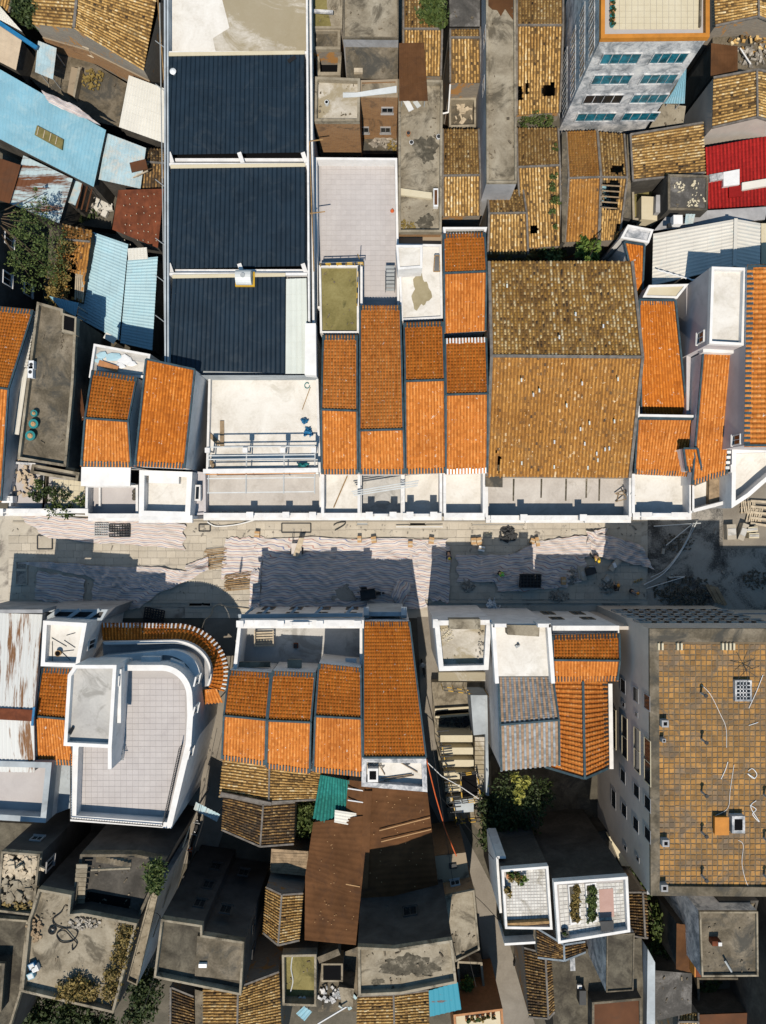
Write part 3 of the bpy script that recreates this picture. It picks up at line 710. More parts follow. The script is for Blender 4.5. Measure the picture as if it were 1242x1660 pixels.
# debris terrace
t = block('white terrace strewn with broken pale blue sheets', 'building', [(152, 557), (244, 574), (238, 612), (144, 612)], 8.6, wall='white', floor='screed_grey', ph=.35, par='white')
prism(t, 'screed_patch', [(160, 575), (236, 588), (230, 606), (158, 600)], 8.6, 8.62, 'screed')
r_ = random.Random(4)
for k, (x, y, s) in enumerate(((185, 578, 1.0), (202, 583, .9), (165, 576, .7), (214, 590, .6), (160, 585, .5), (196, 592, .6))):
    d = small('sheet_fragment', ['largest broken pale blue sheet on the white terrace', 'second broken blue sheet right of the largest', 'blue fragment near the terrace left wall', 'blue fragment near the tiled roof corner', 'small blue fragment at the left parapet', 'blue fragment beside the rust board'][k], 'scrap sheet', x, y, 8.63, 'broken sheets on the white terrace')
    o = P(x, y, 8.64); a = r_.uniform(0, 3); m = MB()
    pts = [o + V((math.cos(a + q) * s * r_.uniform(.6, 1), math.sin(a + q) * s * r_.uniform(.3, .6), .02 + .05 * q % .1)) for q in (0, 1.2, 2.2, 3.3, 4.6, 5.4)]
    m.add(pts + [p + V((0, 0, .02)) for p in pts], [tuple(range(6)), tuple(range(6, 12))]); m.build('sheet', 'pale_blue_sheet' if k % 2 == 0 else 'white_plastic', d)
d = small('board', 'rust brown board leaning on debris of the white terrace', 'board', 175, 595, 8.65); m = MB(); m.bar(P(160, 588, 8.75), P(191, 599, 8.85), .55, .04); m.build('panel', 'terracotta', d)
# orange gable house left of long one
t = gable('small orange gabled house with drip tiles above a white canopy', [(150, 601), (222, 612)], [(138, 678), (208, 683)], [(132, 755), (213, 757)], 9.6, 10.9, 9.6, 'rust_orange', kind2='orange')
t2 = shed('dark broken tile strip hanging in the narrow gap by the mossy roof', [[(122, 602, 7.6), (128, 602, 7.8), (139, 680, 7.8), (133, 682, 7.6)]], 'rust_dark', name='lean_to', cat='lean-to')
t = block('white flat canopy slab in front of small orange house', 'canopy', [(132, 757), (212, 758), (211, 788), (131, 788)], 8.9, 8.75, 'white', 'white_clean', name='canopy')
for x in (136, 207):
    bar(t, 'post', P(x, 784, 8.8) * V((1, 1, 0)) + V((0, 0, 5.5)), P(x, 784, 8.8), .18, .18, 'white')
t = block('narrow grey ledge with a cream slab right of mossy roof', 'building', [(119, 622), (140, 625), (133, 765), (106, 762)], 6.0, wall='grey_plaster', floor='grey_plaster')
prism(t, 'cream_slab', [(111, 728), (126, 731), (121, 765), (107, 761)], 6.0, 6.9, 'cream_slab')
# orange single-slope house, tallest of the left group
t = mono('tall orange roofed white house with dark verges beside the navy roofs', [(237, 582), (316, 599)], [(219, 755), (299, 759)], 11.8, 10.9, 'rust_orange', cat='house')
# terraces in front (left)
t = block('grey terrace with a bare left corner and white boundary walls', 'building', [(18, 748), (75, 752), (72, 828), (14, 824)], 6.3, floor='paver_grey', ph=.5, wall='white', par='old_white')
heap(t, 46, 772, 6.32, 1.6, 1.9, 60, 'tan_cloth', .35, .35)
t = block('concrete framed ledge under the mossy roof', 'ledge', [(52, 752), (129, 766), (126, 780), (49, 767)], 7.2, 5.5, 'dark_wall', 'dark_wall', ph=.3, par='old_concrete_light', pt=.25, name='ledge')
t = block('cream tiled terrace overgrown with shrubs above the street', 'building', [(72, 768), (142, 776), (140, 835), (68, 830)], 6.3, floor='joint', ph=.5, wall='white', par='old_concrete')
slabs(t, [(86, 776, 6.3), (138, 780, 6.3), (136, 830, 6.3), (84, 828, 6.3)], 6, 6, 'cream_slab', .04)
front(t, 5, 143, 828, 7.1)
for k, (x, y, n_, sz, r_) in enumerate(((78, 800, 260, .13, .9), (92, 826, 420, .13, 1.0), (112, 826, 260, .13, .8), (131, 812, 160, .12, .7), (58, 806, 260, .14, .8), (66, 784, 220, .14, .7), (100, 804, 200, .12, .8))):
    tree(['dark shrub climbing the wall left of the cream tiles', 'shrub spilling over the white parapet onto the street', 'low shrub along the front of the cream terrace', 'shrub in the right corner of the cream terrace', 'small shrub in the grey terrace corner', 'vine on the concrete divider under the ledge', 'sparse twiggy plant in the middle of the cream terrace'][k],
         x, y, 7, [(x, y, 6.9, r_), (x + 4, y + 3, 6.8, r_ * .7), (x - 4, y - 3, 7.0, r_ * .6)], n_, sz, 'leaf_dark' if k % 2 == 0 else 'leaf', base=6.3, cat='shrub', name='shrub', group='shrubs on the street terraces', seed=k)
d = small('water_tank', 'white rectangular tank at the corner of the grey terrace', 'tank', 20, 810, 6.3); o = P(20, 810, 6.3); m = MB(); m.box(o + V((0, 0, .5)), 1.0, .6, .8); m.build('body', 'white_plastic', d); m = MB(); m.box(o + V((0, 0, .93)), .5, .3, .06); m.build('lid', 'white', d)
t = block('grey paved terrace behind the white canopy with dark glass bottles', 'building', [(139, 786), (224, 786), (224, 836), (138, 836)], 6.0, floor='paver_grey', ph=1.1, wall='white', par='white', pt=.22)
prism(t, 'plinth', [(160, 790), (163, 790), (163, 822), (160, 822)], 6.0, 6.3, 'white')
front(t, 143, 225, 836, 7.4)
for k, y in enumerate((797, 803, 808)):
    d = small('bottle_pot', ['upper', 'middle', 'lower'][k] + ' dark round pot beside the white walled roof', 'pot', 221, y, 6.0, 'dark pots by the white wall'); o = P(219, y, 6.0); m = MB(); m.cyl(o, o + V((0, 0, .25)), .12, .2, 10); m.build('pot_body', 'black_rubber', d); m = MB(); m.cyl(o + V((0, 0, .25)), o + V((0, 0, .26)), .16, .16, 10); m.build('soil', 'earth', d)
t = block('white walled roof room with a row of vent holes', 'building', [(226, 762), (312, 765), (308, 838), (225, 836)], 8.0, floor='screed', ph=1.0, wall='white', par='white_clean', pt=.45)
prism(t, 'raised_slab', [(242, 766), (290, 767), (290, 784), (241, 783)], 8.0, 8.6, 'white_clean'); 
for k in range(12):
    o = P(244 + k * 5, 829, 8.6); m = MB(); m.box((o.x, o.y - .15, 8.55), .16, .12, .14); m.build('vent_hole', 'cream_slab', t)
front(t, 225, 312, 839, 8.9)
t = block('white stair tower with one small window beside the pergola court', 'building', [(300, 762), (333, 766), (334, 834), (306, 836)], 7.2, floor='lilac_plaster', ph=.2, wall='lilac_plaster')
prism(t, 'window_reveal', [(316, 786), (325, 786), (325, 812), (315, 812)], 7.4, 7.9, 'white'); prism(t, 'window_void', [(318, 789), (323, 789), (322, 809), (317, 809)], 7.9, 7.91, 'dark_glass')

# navy sheet building ------------------------------------------------
t = T('warehouse', 'long white framed building with three navy metal roofs', 'warehouse', P(385, 350, 0))
skin(t, [(264, -80), (500, -80), (513, 608), (272, 608)], [10.0] * 4, 0, 'blue_grey_plaster')
prism(t, 'base_slab', [(266, -80), (500, -80), (513, 608), (273, 608)], 9.2, 9.4, 'blue_grey_plaster')
prism(t, 'pale_flat_roof', [(274, -80), (496, -80), (497, 84), (275, 84)], 9.4, 10.0, 'screed_tan')
prism(t, 'dry_screed', [(275, -60), (345, -60), (372, 45), (345, 62), (350, 84), (276, 84)], 10.0, 10.012, 'screed')
for a, b in (((267, -80), (268, 588)), ((271.5, -80), (272.5, 588))): pwall(t, a, b, 9.4, 10.9, .14, 'blue_grey_plaster')
pwall(t, (497, -80), (501, 520), 9.4, 11.1, .16, 'white'); pwall(t, (502.5, -80), (509, 606), 9.3, 10.4, .18, 'white', 'gutter_wall')
for y in (85, 266, 444):
    pwall(t, (272, y), (498, y), 9.4, 10.75, .22, 'white', 'cross_beam')
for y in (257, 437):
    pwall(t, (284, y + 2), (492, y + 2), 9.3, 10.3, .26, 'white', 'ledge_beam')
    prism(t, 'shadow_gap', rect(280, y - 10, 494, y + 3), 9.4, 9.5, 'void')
    for x in (277, 391, 494): bar(t, 'strut', P(x - 3, y - 9, 10.5), P(x + 3, y + 8, 10.5), .35, .25, 'white')
for k, (q, ps) in enumerate((([(274, 91, 10.75), (494, 88, 10.75), (494, 247, 10.35), (268, 251, 10.35)], 0), ([(277, 273, 10.75), (495, 270, 10.75), (495, 431, 10.35), (270, 436, 10.35)], 0), ([(280, 451, 10.75), (463, 448, 10.75), (463, 605, 10.3), (272, 600, 10.3)], 0))):
    c_ = corr(t, [q], 'navy_sheet', .405, .06, 'roof_sheet', flat=.78)
    bar(t, 'ridge_flashing', P3(q[0]) + V((0, .12, .05)), P3(q[1]) + V((0, .12, .05)), .3, .06, 'cream_slab')
corr(t, [[(464, 452, 10.7), (497, 451, 10.7), (500, 606, 10.4), (463, 606, 10.4)]], 'skylight_sheet', .45, .05, 'translucent_sheet', flat=.7)
prism(t, 'white_slab', [(495, 524), (512, 524), (513, 609), (494, 607)], 10.2, 11.2, 'white_clean')
d = small('roof_vent', 'white capped vent near the upper left of the top navy roof', 'vent', 282, 119, 10.7); o = P(282, 119, 10.7); m = MB(); m.cyl(o, o + V((0, 0, .3)), .15, .15, 10); p_ = m.build('pipe', 'white_plastic', d); m = MB(); m.cyl(o + V((0, 0, .3)), o + V((0, 0, .4)), .28, .1, 12); m.build('cap', 'white_plastic', d, p_)
d = small('rubber_mat', 'small black mat lying on the top navy roof corner', 'mat', 472, 97, 10.8); m = MB(); m.bar(P(467, 100, 10.86), P(479, 92, 10.86), .32, .03); m.build('sheet', 'black_rubber', d)
d = small('round_tank', 'silver tank with yellow rim between the two lower navy roofs', 'tank', 397, 450, 10.6)
o = P(397, 452, 11.0); m = MB(); m.cyl(o + V((-.65, 0, .35)), o + V((.65, 0, .35)), .62, .62, 18); m.build('tank_body', 'galvanised', d)
m = MB(); m.box(o + V((0, 0, -.15)), 1.65, 1.25, .18); m.build('yellow_tray', 'yellow_paint', d)
m = MB(); m.cyl(o + V((0, 0, .95)), o + V((0, 0, 1.03)), .2, .2, 10); m.build('hatch', 'steel', d)
# scaffold poles on its flanks
for k, (a, b, mt, lb) in enumerate((((256, 0, 8.0), (266, 130, 8.0), 'bamboo', 'yellow scaffold pole standing off the upper left flank of the warehouse'), ((259, 5, 9), (268, 590, 9), 'steel', 'long grey scaffold rail along the left flank of the warehouse'), ((268, 470, 8), (269, 580, 8), 'yellow_paint', 'yellow pole beside the lowest navy roof'),
        ((502, 230, 10.9), (509, 440, 10.9), 'bamboo', 'bamboo pole along the gutter above the grey terrace'))):
    line('scaffold_pole', lb, 'pole', [a, b], .05, mt, 'scaffold poles along the warehouse')
for k, y in enumerate((75, 145, 300, 395, 455, 520)):
    line('scaffold_tie', ['scaffold tie near the top left corner', 'scaffold tie beside the white corrugated sheet', 'scaffold tie beside the rust sheet', 'scaffold tie beside the long blue sheet', 'scaffold tie beside the pale blue sheet', 'scaffold tie nearest the orange roof'][k], 'pole', [(252, y - 9, 9), (272, y + 6, 9.5)], .035, 'steel', 'scaffold ties on the warehouse flank')
# courtyard terrace with pergola
t = block('white courtyard roof with a steel pergola frame and debris', 'building', [(338, 608), (516, 610), (520, 765), (334, 765)], 7.6, floor='screed', ph=.5, wall='white', par='white', pt=.2)
t.z = 7.6
t2 = block('lower pale floored front terrace below the pergola', 'building', [(332, 765), (521, 765), (522, 838), (330, 838)], 6.4, floor='screed_pink', ph=.3, wall='white', par='white')
front(t2, 330, 522, 835, 7.5, posts=(407, 465, 508), h=.55)
for k in range(26):
    o = P(346 + k * 6.4, 829, 6.9); m = MB(); m.box((o.x, o.y - .05, 7.0), .2, .16, .2); m.build('vent_hole', 'cream_slab' if k % 3 else 'tan_cloth', t2)
pg = small('pergola', 'grey steel pergola frame crossing both court terraces', 'pergola', 430, 765, 7.6)
for x in (337, 398, 459, 509):
    bar(pg, 'rafter', P(x + 2, 728, 9.9), P(x + 1, 800, 9.3), .10, .12, 'steel'); bar(pg, 'post', V((P(x, 730, 9.8).x, P(x, 730, 9.8).y, 7.6)), P(x, 730, 9.8), .12, .12, 'steel')
    m = MB(); m.box(P(x, 730, 9.95), .42, .42, .4); m.build('post_head', 'white', pg)
for y, z in ((725, 9.9), (739, 9.9), (745, 9.8), (776, 9.5), (799, 9.3)): bar(pg, 'purlin', P(336, y, z), P(511, y - 2, z), .09, .09, 'galvanised')
bar(pg, 'main_beam', P(330, 764, 9.9), P(516, 762, 9.9), .38, .3, 'white')
bar(pg, 'edge_trim', P(334, 769, 9.6), P(512, 767, 9.6), .07, .1, 'orange_paint')
for k, (x0, y0, x1, y1) in enumerate(((360, 682, 360, 724), (338, 703, 356, 721), (340, 745, 347, 757))):
    d = small('plank', ['upright weathered plank on the courtyard roof', 'slanting plank at the left wall of the courtyard roof', 'short plank under the pergola'][k], 'plank', x0, y0, 7.65, 'planks on the courtyard roof'); m = MB(); m.bar(P(x0, y0, 7.68), P(x1, y1, 7.72), .36, .05); m.build('board', 'wood', d)
def tarp_heap(label, x, y, z, rx, ry, mat, cat='tarpaulin', name='tarpaulin', seed=0, h=.35):
    r = np.random.RandomState(seed); n = 12; c = P(x, y, z); vs = []
    for i in range(n):
        for j in range(n):
            u, v = (i / (n - 1) - .5) * 2, (j / (n - 1) - .5) * 2; k = max(0, 1 - (u * u + v * v) ** .5 * .8)
            vs.append(V((c.x + u * rx * (1 + .25 * math.sin(3 * v + seed)) + r.randn() * .05, c.y + v * ry * (1 + .25 * math.cos(4 * u + seed)) + r.randn() * .05, z + .03 + k * h + abs(r.randn()) * .10)))
    o = mesh(name, vs, [(i * n + j, i * n + j + 1, (i + 1) * n + j + 1, (i + 1) * n + j) for i in range(n - 1) for j in range(n - 1)], mat, None)
    o['label'] = label; o['category'] = cat; return o
tarp_heap('crumpled blue tarpaulin upper bundle near the court right wall', 494, 683, 7.6, .28, .22, 'blue_plastic')
tarp_heap('crumpled blue tarpaulin lower bundle near the court right wall', 500, 700, 7.6, .32, .36, 'blue_plastic', seed=3)
tarp_heap('teal plastic sheet crumpled under the pergola beam', 491, 755, 7.6, .45, .25, 'teal', seed=5)
line('hose_ring', 'green hose ring lying on the pale courtyard roof', 'hose', [(498 + 4 * math.cos(a), 625 + 4.5 * math.sin(a), 7.66) for a in np.linspace(0, 5.5, 14)], .04, 'teal')
line('cane', 'thin bamboo cane on the courtyard roof', 'cane', [(503, 628, 7.68), (490, 664, 7.68)], .035, 'bamboo')

# centre block: shared helpers for front terraces
def terrace(label, x0, x1, y0, y1, z, floor='screed', wall='white', posts=(), ped=None, zf=None, ym=835, par='white'):
    t = block(label, 'building', [(x0, y0), (x1, y0), (x1 + 1, y1), (x0, y1)], z, floor=floor, ph=.0, wall=wall)
    pwall(t, (x0 + 1, y0), (x0 + 1, y1), z, z + 1.5, .25, par); pwall(t, (x1 - 1, y0), (x1 - 1, y1), z, z + 1.5, .25, par)
    front(t, x0, x1, ym, zf or z + 1.3, posts=posts, ped=ped)
    return t
terrace('white front terrace with a leaning pole, first right of the court', 522, 583, 766, 832, 7.0, zf=7.6)
terrace('grey front terrace under the aluminium pipes', 583, 653, 766, 832, 6.6, 'screed_grey', ped=(602, 634, .55), posts=(599, 637), zf=8.0)
terrace('pale front terrace with a shadowed back corner', 653, 716, 766, 832, 6.7, 'screed', ped=(668, 700, .4), posts=(664, 702), zf=8.3)
terrace('clean pale front terrace left of the big ochre roof', 720, 786, 766, 832, 6.8, 'screed', zf=8.1)
t = terrace('wide stained front terrace below the big ochre roof', 788, 1023, 770, 838, 6.6, 'screed_pink', posts=(846, 941), ped=(808, 836, .01), zf=7.9, ym=839)
for x0, x1 in ((796, 840), (852, 935), (948, 1005)): front(t, x0, x1, 839, 8.35, z0=7.9)
for k, x in enumerate((833, 878, 918, 951, 972)):
    prism(t, 'damp_streak', [(x - 1.5, 776), (x + 1.5, 776), (x + .5, 812 - 5 * (k % 2)), (x - 2, 812 - 5 * (k % 2))], 6.6, 6.606 , 'dark_stain')
t = terrace('pale front terrace with a stepped gable right of the ochre roof', 1026, 1121, 768, 832, 6.8, 'screed', ped=(1048, 1092, .7), zf=7.9, ym=834)
front(t, 1040, 1100, 834, 8.3, z0=7.9)
for k, (x, y) in enumerate(((1062, 808), (1072, 808), (1082, 808))):
    pass
for k in range(3):
    line('aluminium_pipe', ['rear', 'middle', 'front'][k] + ' aluminium pipe of the three lying across the terrace walls', 'pipe', [(570 + 2 * k, 797 + 3 * k, 8.7), (679 - k, 779 + 4 * k, 8.7)], .06, 'galvanised', 'aluminium pipes across the terraces')
line('pole', 'rust brown pole lying diagonally on the white front terrace', 'pole', [(563, 772, 7.1), (541, 823, 7.1)], .05, 'bamboo')

gable('leftmost orange roof of the centre row, short and chalky', [(524, 544), (579, 544)], [(521, 664), (579, 666)], [(522, 768), (580, 768)], 9.6, 11.2, 9.2, 'orange', kind2='orange')
gable('longest orange roof of the centre row, starting beside the mossy slab', [(584, 496), (649, 496)], [(583, 698), (654, 696)], [(584, 768), (656, 768)], 9.7, 12.2, 10.4, 'orange')
gable('orange roof of the centre row behind the damp blotched terrace', [(655, 524), (718, 522)], [(657, 618), (721, 616)], [(658, 768), (723, 766)], 9.6, 11.4, 9.2, 'rust_orange', kind2='orange')
gable('orange roof with white glazed drip tiles at its back', [(722, 550), (788, 548)], [(723, 640), (791, 638)], [(723, 768), (790, 766)], 10.3, 11.6, 9.2, 'rust_orange', kind2='orange', eavemat='white_plastic')
gable('northernmost orange roof of the centre row under a white rail', [(719, 380), (786, 378)], [(720, 443), (789, 440)], [(721, 540), (787, 536)], 9.4, 10.6, 9.2, 'rust_orange', kind2='orange', eaves=(0,))
t = block('flat white coping frame behind the northernmost orange roof', 'building', [(718, 368), (790, 368), (787, 381), (720, 381)], 8.8, floor='mossy', ph=.5, wall='white')
# mud roof with barriers
t = block('green brown silted flat roof fenced with yellow and black rails', 'building', [(517, 430), (582, 430), (582, 540), (519, 540)], 9.0, wall='white', floor='mossy', ph=.25, par='white', pt=.18)
def barrier(label, pts, z, n=4, h=1.0, group=None):
    f = small('barrier', label, 'railing', *pts[0], z, group)
    for (a, b) in zip(pts[:-1], pts[1:]):
        A, B = P(*a, z), P(*b, z); L = (B - A).length; k = max(1, int(L / .45))
        for zz in (h, h * .5):
            for q in range(k):
                m = MB(); m.bar(A.lerp(B, q / k) + V((0, 0, zz)), A.lerp(B, (q + 1) / k) + V((0, 0, zz)), .07, .07); m.build('rail_section', 'yellow_paint' if q % 2 else 'dark_metal', f)
        for q in range(n + 1): p = A.lerp(B, q / n); bar(f, 'upright', p, p + V((0, 0, h)), .06, .06, 'yellow_paint')
    return f
barrier('yellow and black barrier along the back of the silted roof', [(520, 432), (589, 430)], 9.2, 5, .7)
barrier('yellow and black barrier down the right side of the silted roof', [(581, 436), (579, 496)], 9.2, 5, .7)
# grey terrace
t = block('big grey paved roof terrace with a tall white back wall', 'building', [(510, 255), (644, 256), (648, 500), (512, 500)], 7.4, wall='white', floor='joint', ph=1.2, par='white_clean', pt=.2)
slabs(t, [(521, 267, 7.4), (641, 267, 7.4), (641, 496, 7.4), (521, 496, 7.4)], 15, 28, 'paver_grey', .035, .02)
pwall(t, (586, 432), (586, 498), 7.4, 9.3, .2, 'white'); pwall(t, (521, 426), (588, 426), 7.4, 8.6, .15, 'white')
bb = small('stair', 'grey steel stair frame at the corner of the big grey terrace', 'stair', 630, 455, 7.4)
for k in range(7): o = P(632, 470 - k * 5, 7.4); m = MB(); m.box((o.x, o.y, 7.5 + k * .17), .8, .25, .05); m.build('tread', 'steel', bb)
for x in (625, 640): bar(bb, 'stringer', P(x, 474, 7.4), P(x, 440, 8.6), .06, .16, 'steel'); bar(bb, 'handrail', P(x, 474, 8.3), P(x, 440, 9.5), .04, .04, 'dark_metal')
line('aerial_pole', 'thin pole with cross bars casting a shadow on the grey terrace', 'pole', [(583, 420, 8.4), (580, 412, 10.6)], .04, 'yellow_paint')
line('scaffold_crossbar', 'short bamboo crossbar at the upper left of the grey terrace', 'pole', [(502, 229, 10.8), (524, 226, 11.0)], .05, 'bamboo')
line('scaffold_crossbar', 'short bamboo crossbar halfway down the grey terrace side', 'pole', [(502, 346, 10.8), (527, 343, 11.0)], .05, 'bamboo')
d = small('orange_bag', 'small orange bag on the big grey terrace', 'bag', 637, 342, 7.4); o = P(636, 342, 7.4); m = MB(); m.cyl(o, o + V((0, 0, .25)), .2, .08, 7); m.cyl(o + V((0, 0, .25)), o + V((0, 0, .32)), .04, .07, 6); m.build('sack', 'orange_plastic', d)
# white slab with blotch
t = block('white flat roof with a damp tan blotch', 'building', [(645, 395), (716, 396), (718, 516), (650, 520)], 8.8, wall='white', floor='screed', ph=.2, par='white')
pts = []
r_ = random.Random(3)
for k in range(26):
    a = 2 * math.pi * k / 26; rr = 1 + .22 * math.sin(3 * a + 1) + .13 * math.sin(7 * a); pts.append((682 + 14.5 * rr * math.cos(a), 473 + 27 * rr * math.sin(a)))
prism(t, 'damp_blotch', pts, 8.8, 8.806, 'damp_stain')
t = block('small raised white roof box at the corner of the blotched roof', 'building', [(642, 397), (685, 397), (685, 434), (645, 437)], 10.8, 8.8, 'white', 'screed', ph=.15)
d = small('roof_hatch', 'tilted framed hatch leaning at the right side of blotched roof', 'hatch', 708, 429, 8.8); o = P(708, 429, 9.0); m = MB(); 
for s in (-1, 1): m.bar(o + V((s * .28, -.6, .0)), o + V((s * .2, .6, .5)), .07, .07)
m.bar(o + V((-.28, -.6, 0)), o + V((.28, -.6, 0)), .07, .07); m.bar(o + V((-.2, .6, .5)), o + V((.2, .6, .5)), .07, .07); m.build('frame', 'bamboo', d)
m = MB(); m.bar(o + V((0, -.55, .0)), o + V((0, .55, .45)), .42, .03); m.build('glass', 'dark_glass', d)
# big ochre roof
t = gable('very large weathered ochre tiled hall with a central ridge', [(793, 424), (1025, 424)], [(797, 577), (1042, 579)], [(789, 772), (1021, 774)], 10.4, 12.2, 9.0, 'patchy', 'grey_brick', 'mortar', kind2='ochre', eaves=(), rib=.30, step=.26, jit=.45, capw=.24, clump=.6, holes=[[(806, 728), (812, 740), (810, 768), (803, 762)]])
for k in range(22):
    x, y = random.choice(((random.uniform(810, 1010), random.uniform(600, 760)),) * 3 + ((random.uniform(810, 1000), random.uniform(450, 560)),))
    z = 12.2 - 3.2 * (y - 578) / 195 if y > 578 else 12.2 - 1.8 * (578 - y) / 154
    o = P(x, y, z + .12); m = MB(); m.box(o, .12, .32, .03); m.build('glass_tile', 'galvanised' if k % 2 else 'skylight_sheet', t)
d = small('roof_patch', 'dark brown plank cover at the lower left corner of the big hall', 'cover', 801, 773, 8.2); prism(d, 'panel', [(788, 753), (815, 754), (815, 790), (787, 789)], 8.6, 8.75, 'old_concrete')
for x in (792, 810): bar(d, 'rusty_batten', P(x, 757, 8.8), P(x + 1, 775, 8.8), .06, .05, 'orange_paint')

# ---- right of the ochre hall
mono('narrow orange roof strip behind the ochre hall with broken white top', [(1012, 392), (1045, 397)], [(1033, 482), (1041, 482)], 8.4, 7.6, 'rust_orange', ev=False)
d = block('white plastered rubble ledge behind the narrow orange strip', 'building', [(1018, 364), (1060, 372), (1052, 394), (1006, 386)], 8.4, floor='old_white', ph=.15)
t = mono('rust orange roof beside the ochre hall, half in shadow at its foot', [(1036, 486), (1095, 487)], [(1040, 672), (1114, 672)], 9.6, 7.6, 'rust_orange', evhi=True, ev=False)
t = block('low weathered beige roof slab behind the rust orange roof', 'building', [(1052, 462), (1117, 460), (1098, 484), (1042, 482)], 9.4, floor='cream_slab', wall='white', ph=.1)
t = block('lilac plastered white tower with a pale flat roof', 'building', [(1154, 432), (1210, 434), (1206, 560), (1150, 557)], 12.6, floor='screed', wall='lilac_plaster', ph=.5, par='white_clean', pt=.22)
win(t, (-1, 0), 1137, 547, .9, 1.2)
t = block('grey lilac lower wing west of the pale tower', 'building', [(1113, 462), (1130, 470), (1132, 668), (1113, 672)], 8.2, floor='lilac_plaster', wall='lilac_plaster', ph=.2)
t = mono('bright orange roof stepping down south of the pale tower', [(1140, 571), (1197, 573)], [(1122, 786), (1178, 768)], 10.6, 9.2, 'orange', ev=True)
prism(t, 'upstand', [(1140, 561), (1208, 562), (1197, 573), (1140, 571)], 10.5, 11.3, 'white')
for k in range(22): o = P(1196 - k * .85, 582 + k * 8.4, 10.6 - k * .06); m = MB(); m.box((o.x, o.y, o.z + .1), .35, .25, .12); m.build('mortar_lump', 'white', t)
t = mono('large orange roof with sideways ribs at the right edge', [(1400, 427), (1400, 722)], [(1212, 432), (1207, 722)], 15.5, 13.4, 'orange', 'lilac_plaster', ev=True, rib=.40, eavemat='slate', fill=.36)
win(t, (-1, 0), 1195, 713, .8, 1.3)
t = gable('orange roof with a small tiled dormer at the street', [(1034, 677), (1140, 678)], [(1034, 679), (1139, 680)], [(1029, 768), (1116, 772)], 8.6, 8.7, 8.0, 'orange', eaves=(1,))
pwall(t, (1030, 673), (1142, 675), 8.0, 9.3, .2, 'white'); bar(t, 'slate_ridge', P(1032, 677, 9.0), P(1140, 679, 9.0), .18, .2, 'slate')
prism(t, 'ridge_block', rect(1029, 658, 1037, 676), 8.5, 9.6, 'white'); prism(t, 'ridge_block', rect(1133, 662, 1142, 678), 8.5, 9.6, 'white')
t = mono('tiny tiled dormer with dark drip tiles on the orange street roof', [(1108, 727), (1131, 727)], [(1113, 764), (1138, 765)], 9.8, 9.2, 'rust_orange', base=7.5, eavemat='dark_metal', cat='dormer', name='dormer')
t = block('pale terrace corner beside a brown straw covered roof', 'building', [(1122, 790), (1180, 766), (1180, 820), (1124, 826)], 6.8, floor='screed', wall='white')
pwall(t, (1124, 828), (1185, 812), 0, 8.1, .3, 'white', 'street_facade'); pwall(t, (1123, 772), (1123, 828), 6.8, 8.3, .3, 'white')
t = block('brown thatched roof patch in front of the white curved house', 'building', [(1150, 778), (1179, 764), (1180, 814), (1149, 817)], 7.4, 6.8, 'wood', 'wood', name='straw_roof')
# curved house at right edge
cur = [(1187, 728), (1400, 728), (1400, 700), (1300, 690), (1262, 735), (1240, 772), (1215, 800), (1186, 825)]
t = block('white house with a curved parapet at the right edge', 'building', [(1187, 728), (1330, 728), (1290, 745), (1262, 765), (1240, 783), (1215, 805), (1186, 824)], 8.6, floor='screed', wall='white', ph=1.1, par='white_clean', pt=.35)
win(t, (-1, 0), 1183, 760, .6, .8)
# ---- top right quarter ----
t = block('tall stained tower block with blue glass windows and orange roof rim', 'tower block', [(977, -160), (1149, -160), (1149, 58), (976, 60)], 18.0, wall='old_white', floor='joint', ph=.45, par='orange_paint', pt=.22, over=.08)
slabs(t, [(994, -60, 18.0), (1134, -60, 18.0), (1134, 48, 18.0), (994, 48, 18.0)], 14, 11, 'cream_slab', .05, .03)
prism(t, 'side_strip', [(1136, -60), (1139, -60), (1137, 42), (1134, 42)], 18.0, 18.25, 'old_concrete')
e = side(t, (0, -1))
for (y, z, n_) in ((86, 15.9, 0), (120, 13.2, 1), (154, 10.4, 2), (187, 7.6, 3)):
    for x0, x1 in ((979 - n_ * 14.5, 1041 - n_ * 14.5), (1061 - n_ * 17, 1117 - n_ * 17)):
        a, d, nr = rayhit(t, e, x0, y); b_, _, _ = rayhit(t, e, x1, y); p = (a + b_) / 2
        w_ = abs((b_ - a).dot(d)) 
        f = window_at(t, V((p.x, p.y, z)), d, nr, w_, 1.35, 'old_white', 'dark_glass' if (n_ == 2 and x0 < 1000) else 'blue_glass', mull=3, deep=.10, sill=False)
e = side(t, (-1, 0))
for zz in (15.9, 13.2, 10.4, 7.6, 4.8):
    for yy in (40, 0, -40):
        a, d, nr = rayhit(t, e, 976, yy + 60); p = V((a.x, P(0, yy, 18).y, zz)); window_at(t, p, d, nr, 1.7, 1.5, 'old_white', 'blue_glass', mull=3, deep=.05, sill=False)
line('drain_pipe', 'tan drain pipe running down the corner of the tower block', 'pipe', [(1146, 50, 18.3), (1040, 205, 5.5)], .09, 'pale_wood')
for k in range(7):
    d = small('plant_pot', ['round cactus pot', 'wide planter of round cactus', 'small pot of succulents', 'middle cactus pot', 'large aloe pot', 'low succulent pot', 'end pot with tiny cactus'][k] + ', %s from the top along the tower roof edge' % ['first', 'second', 'third', 'fourth', 'fifth', 'sixth', 'seventh'][k], 'plant', 991.5, 2 + 6.5 * k, 18.0, 'pots on the tower roof')
    o = P(991.5, 3 + 6.5 * k, 18.0); m = MB(); m.cyl(o, o + V((0, 0, .28)), .16, .2, 9); m.build('pot', 'terracotta' if k % 2 else 'teal', d)
    v, f, tn = leaves([(o.x, o.y, o.z + .38, .2, .6)], 40, .09, k); fast('foliage', v, f, 'leaf_dark', d, tone=tn)
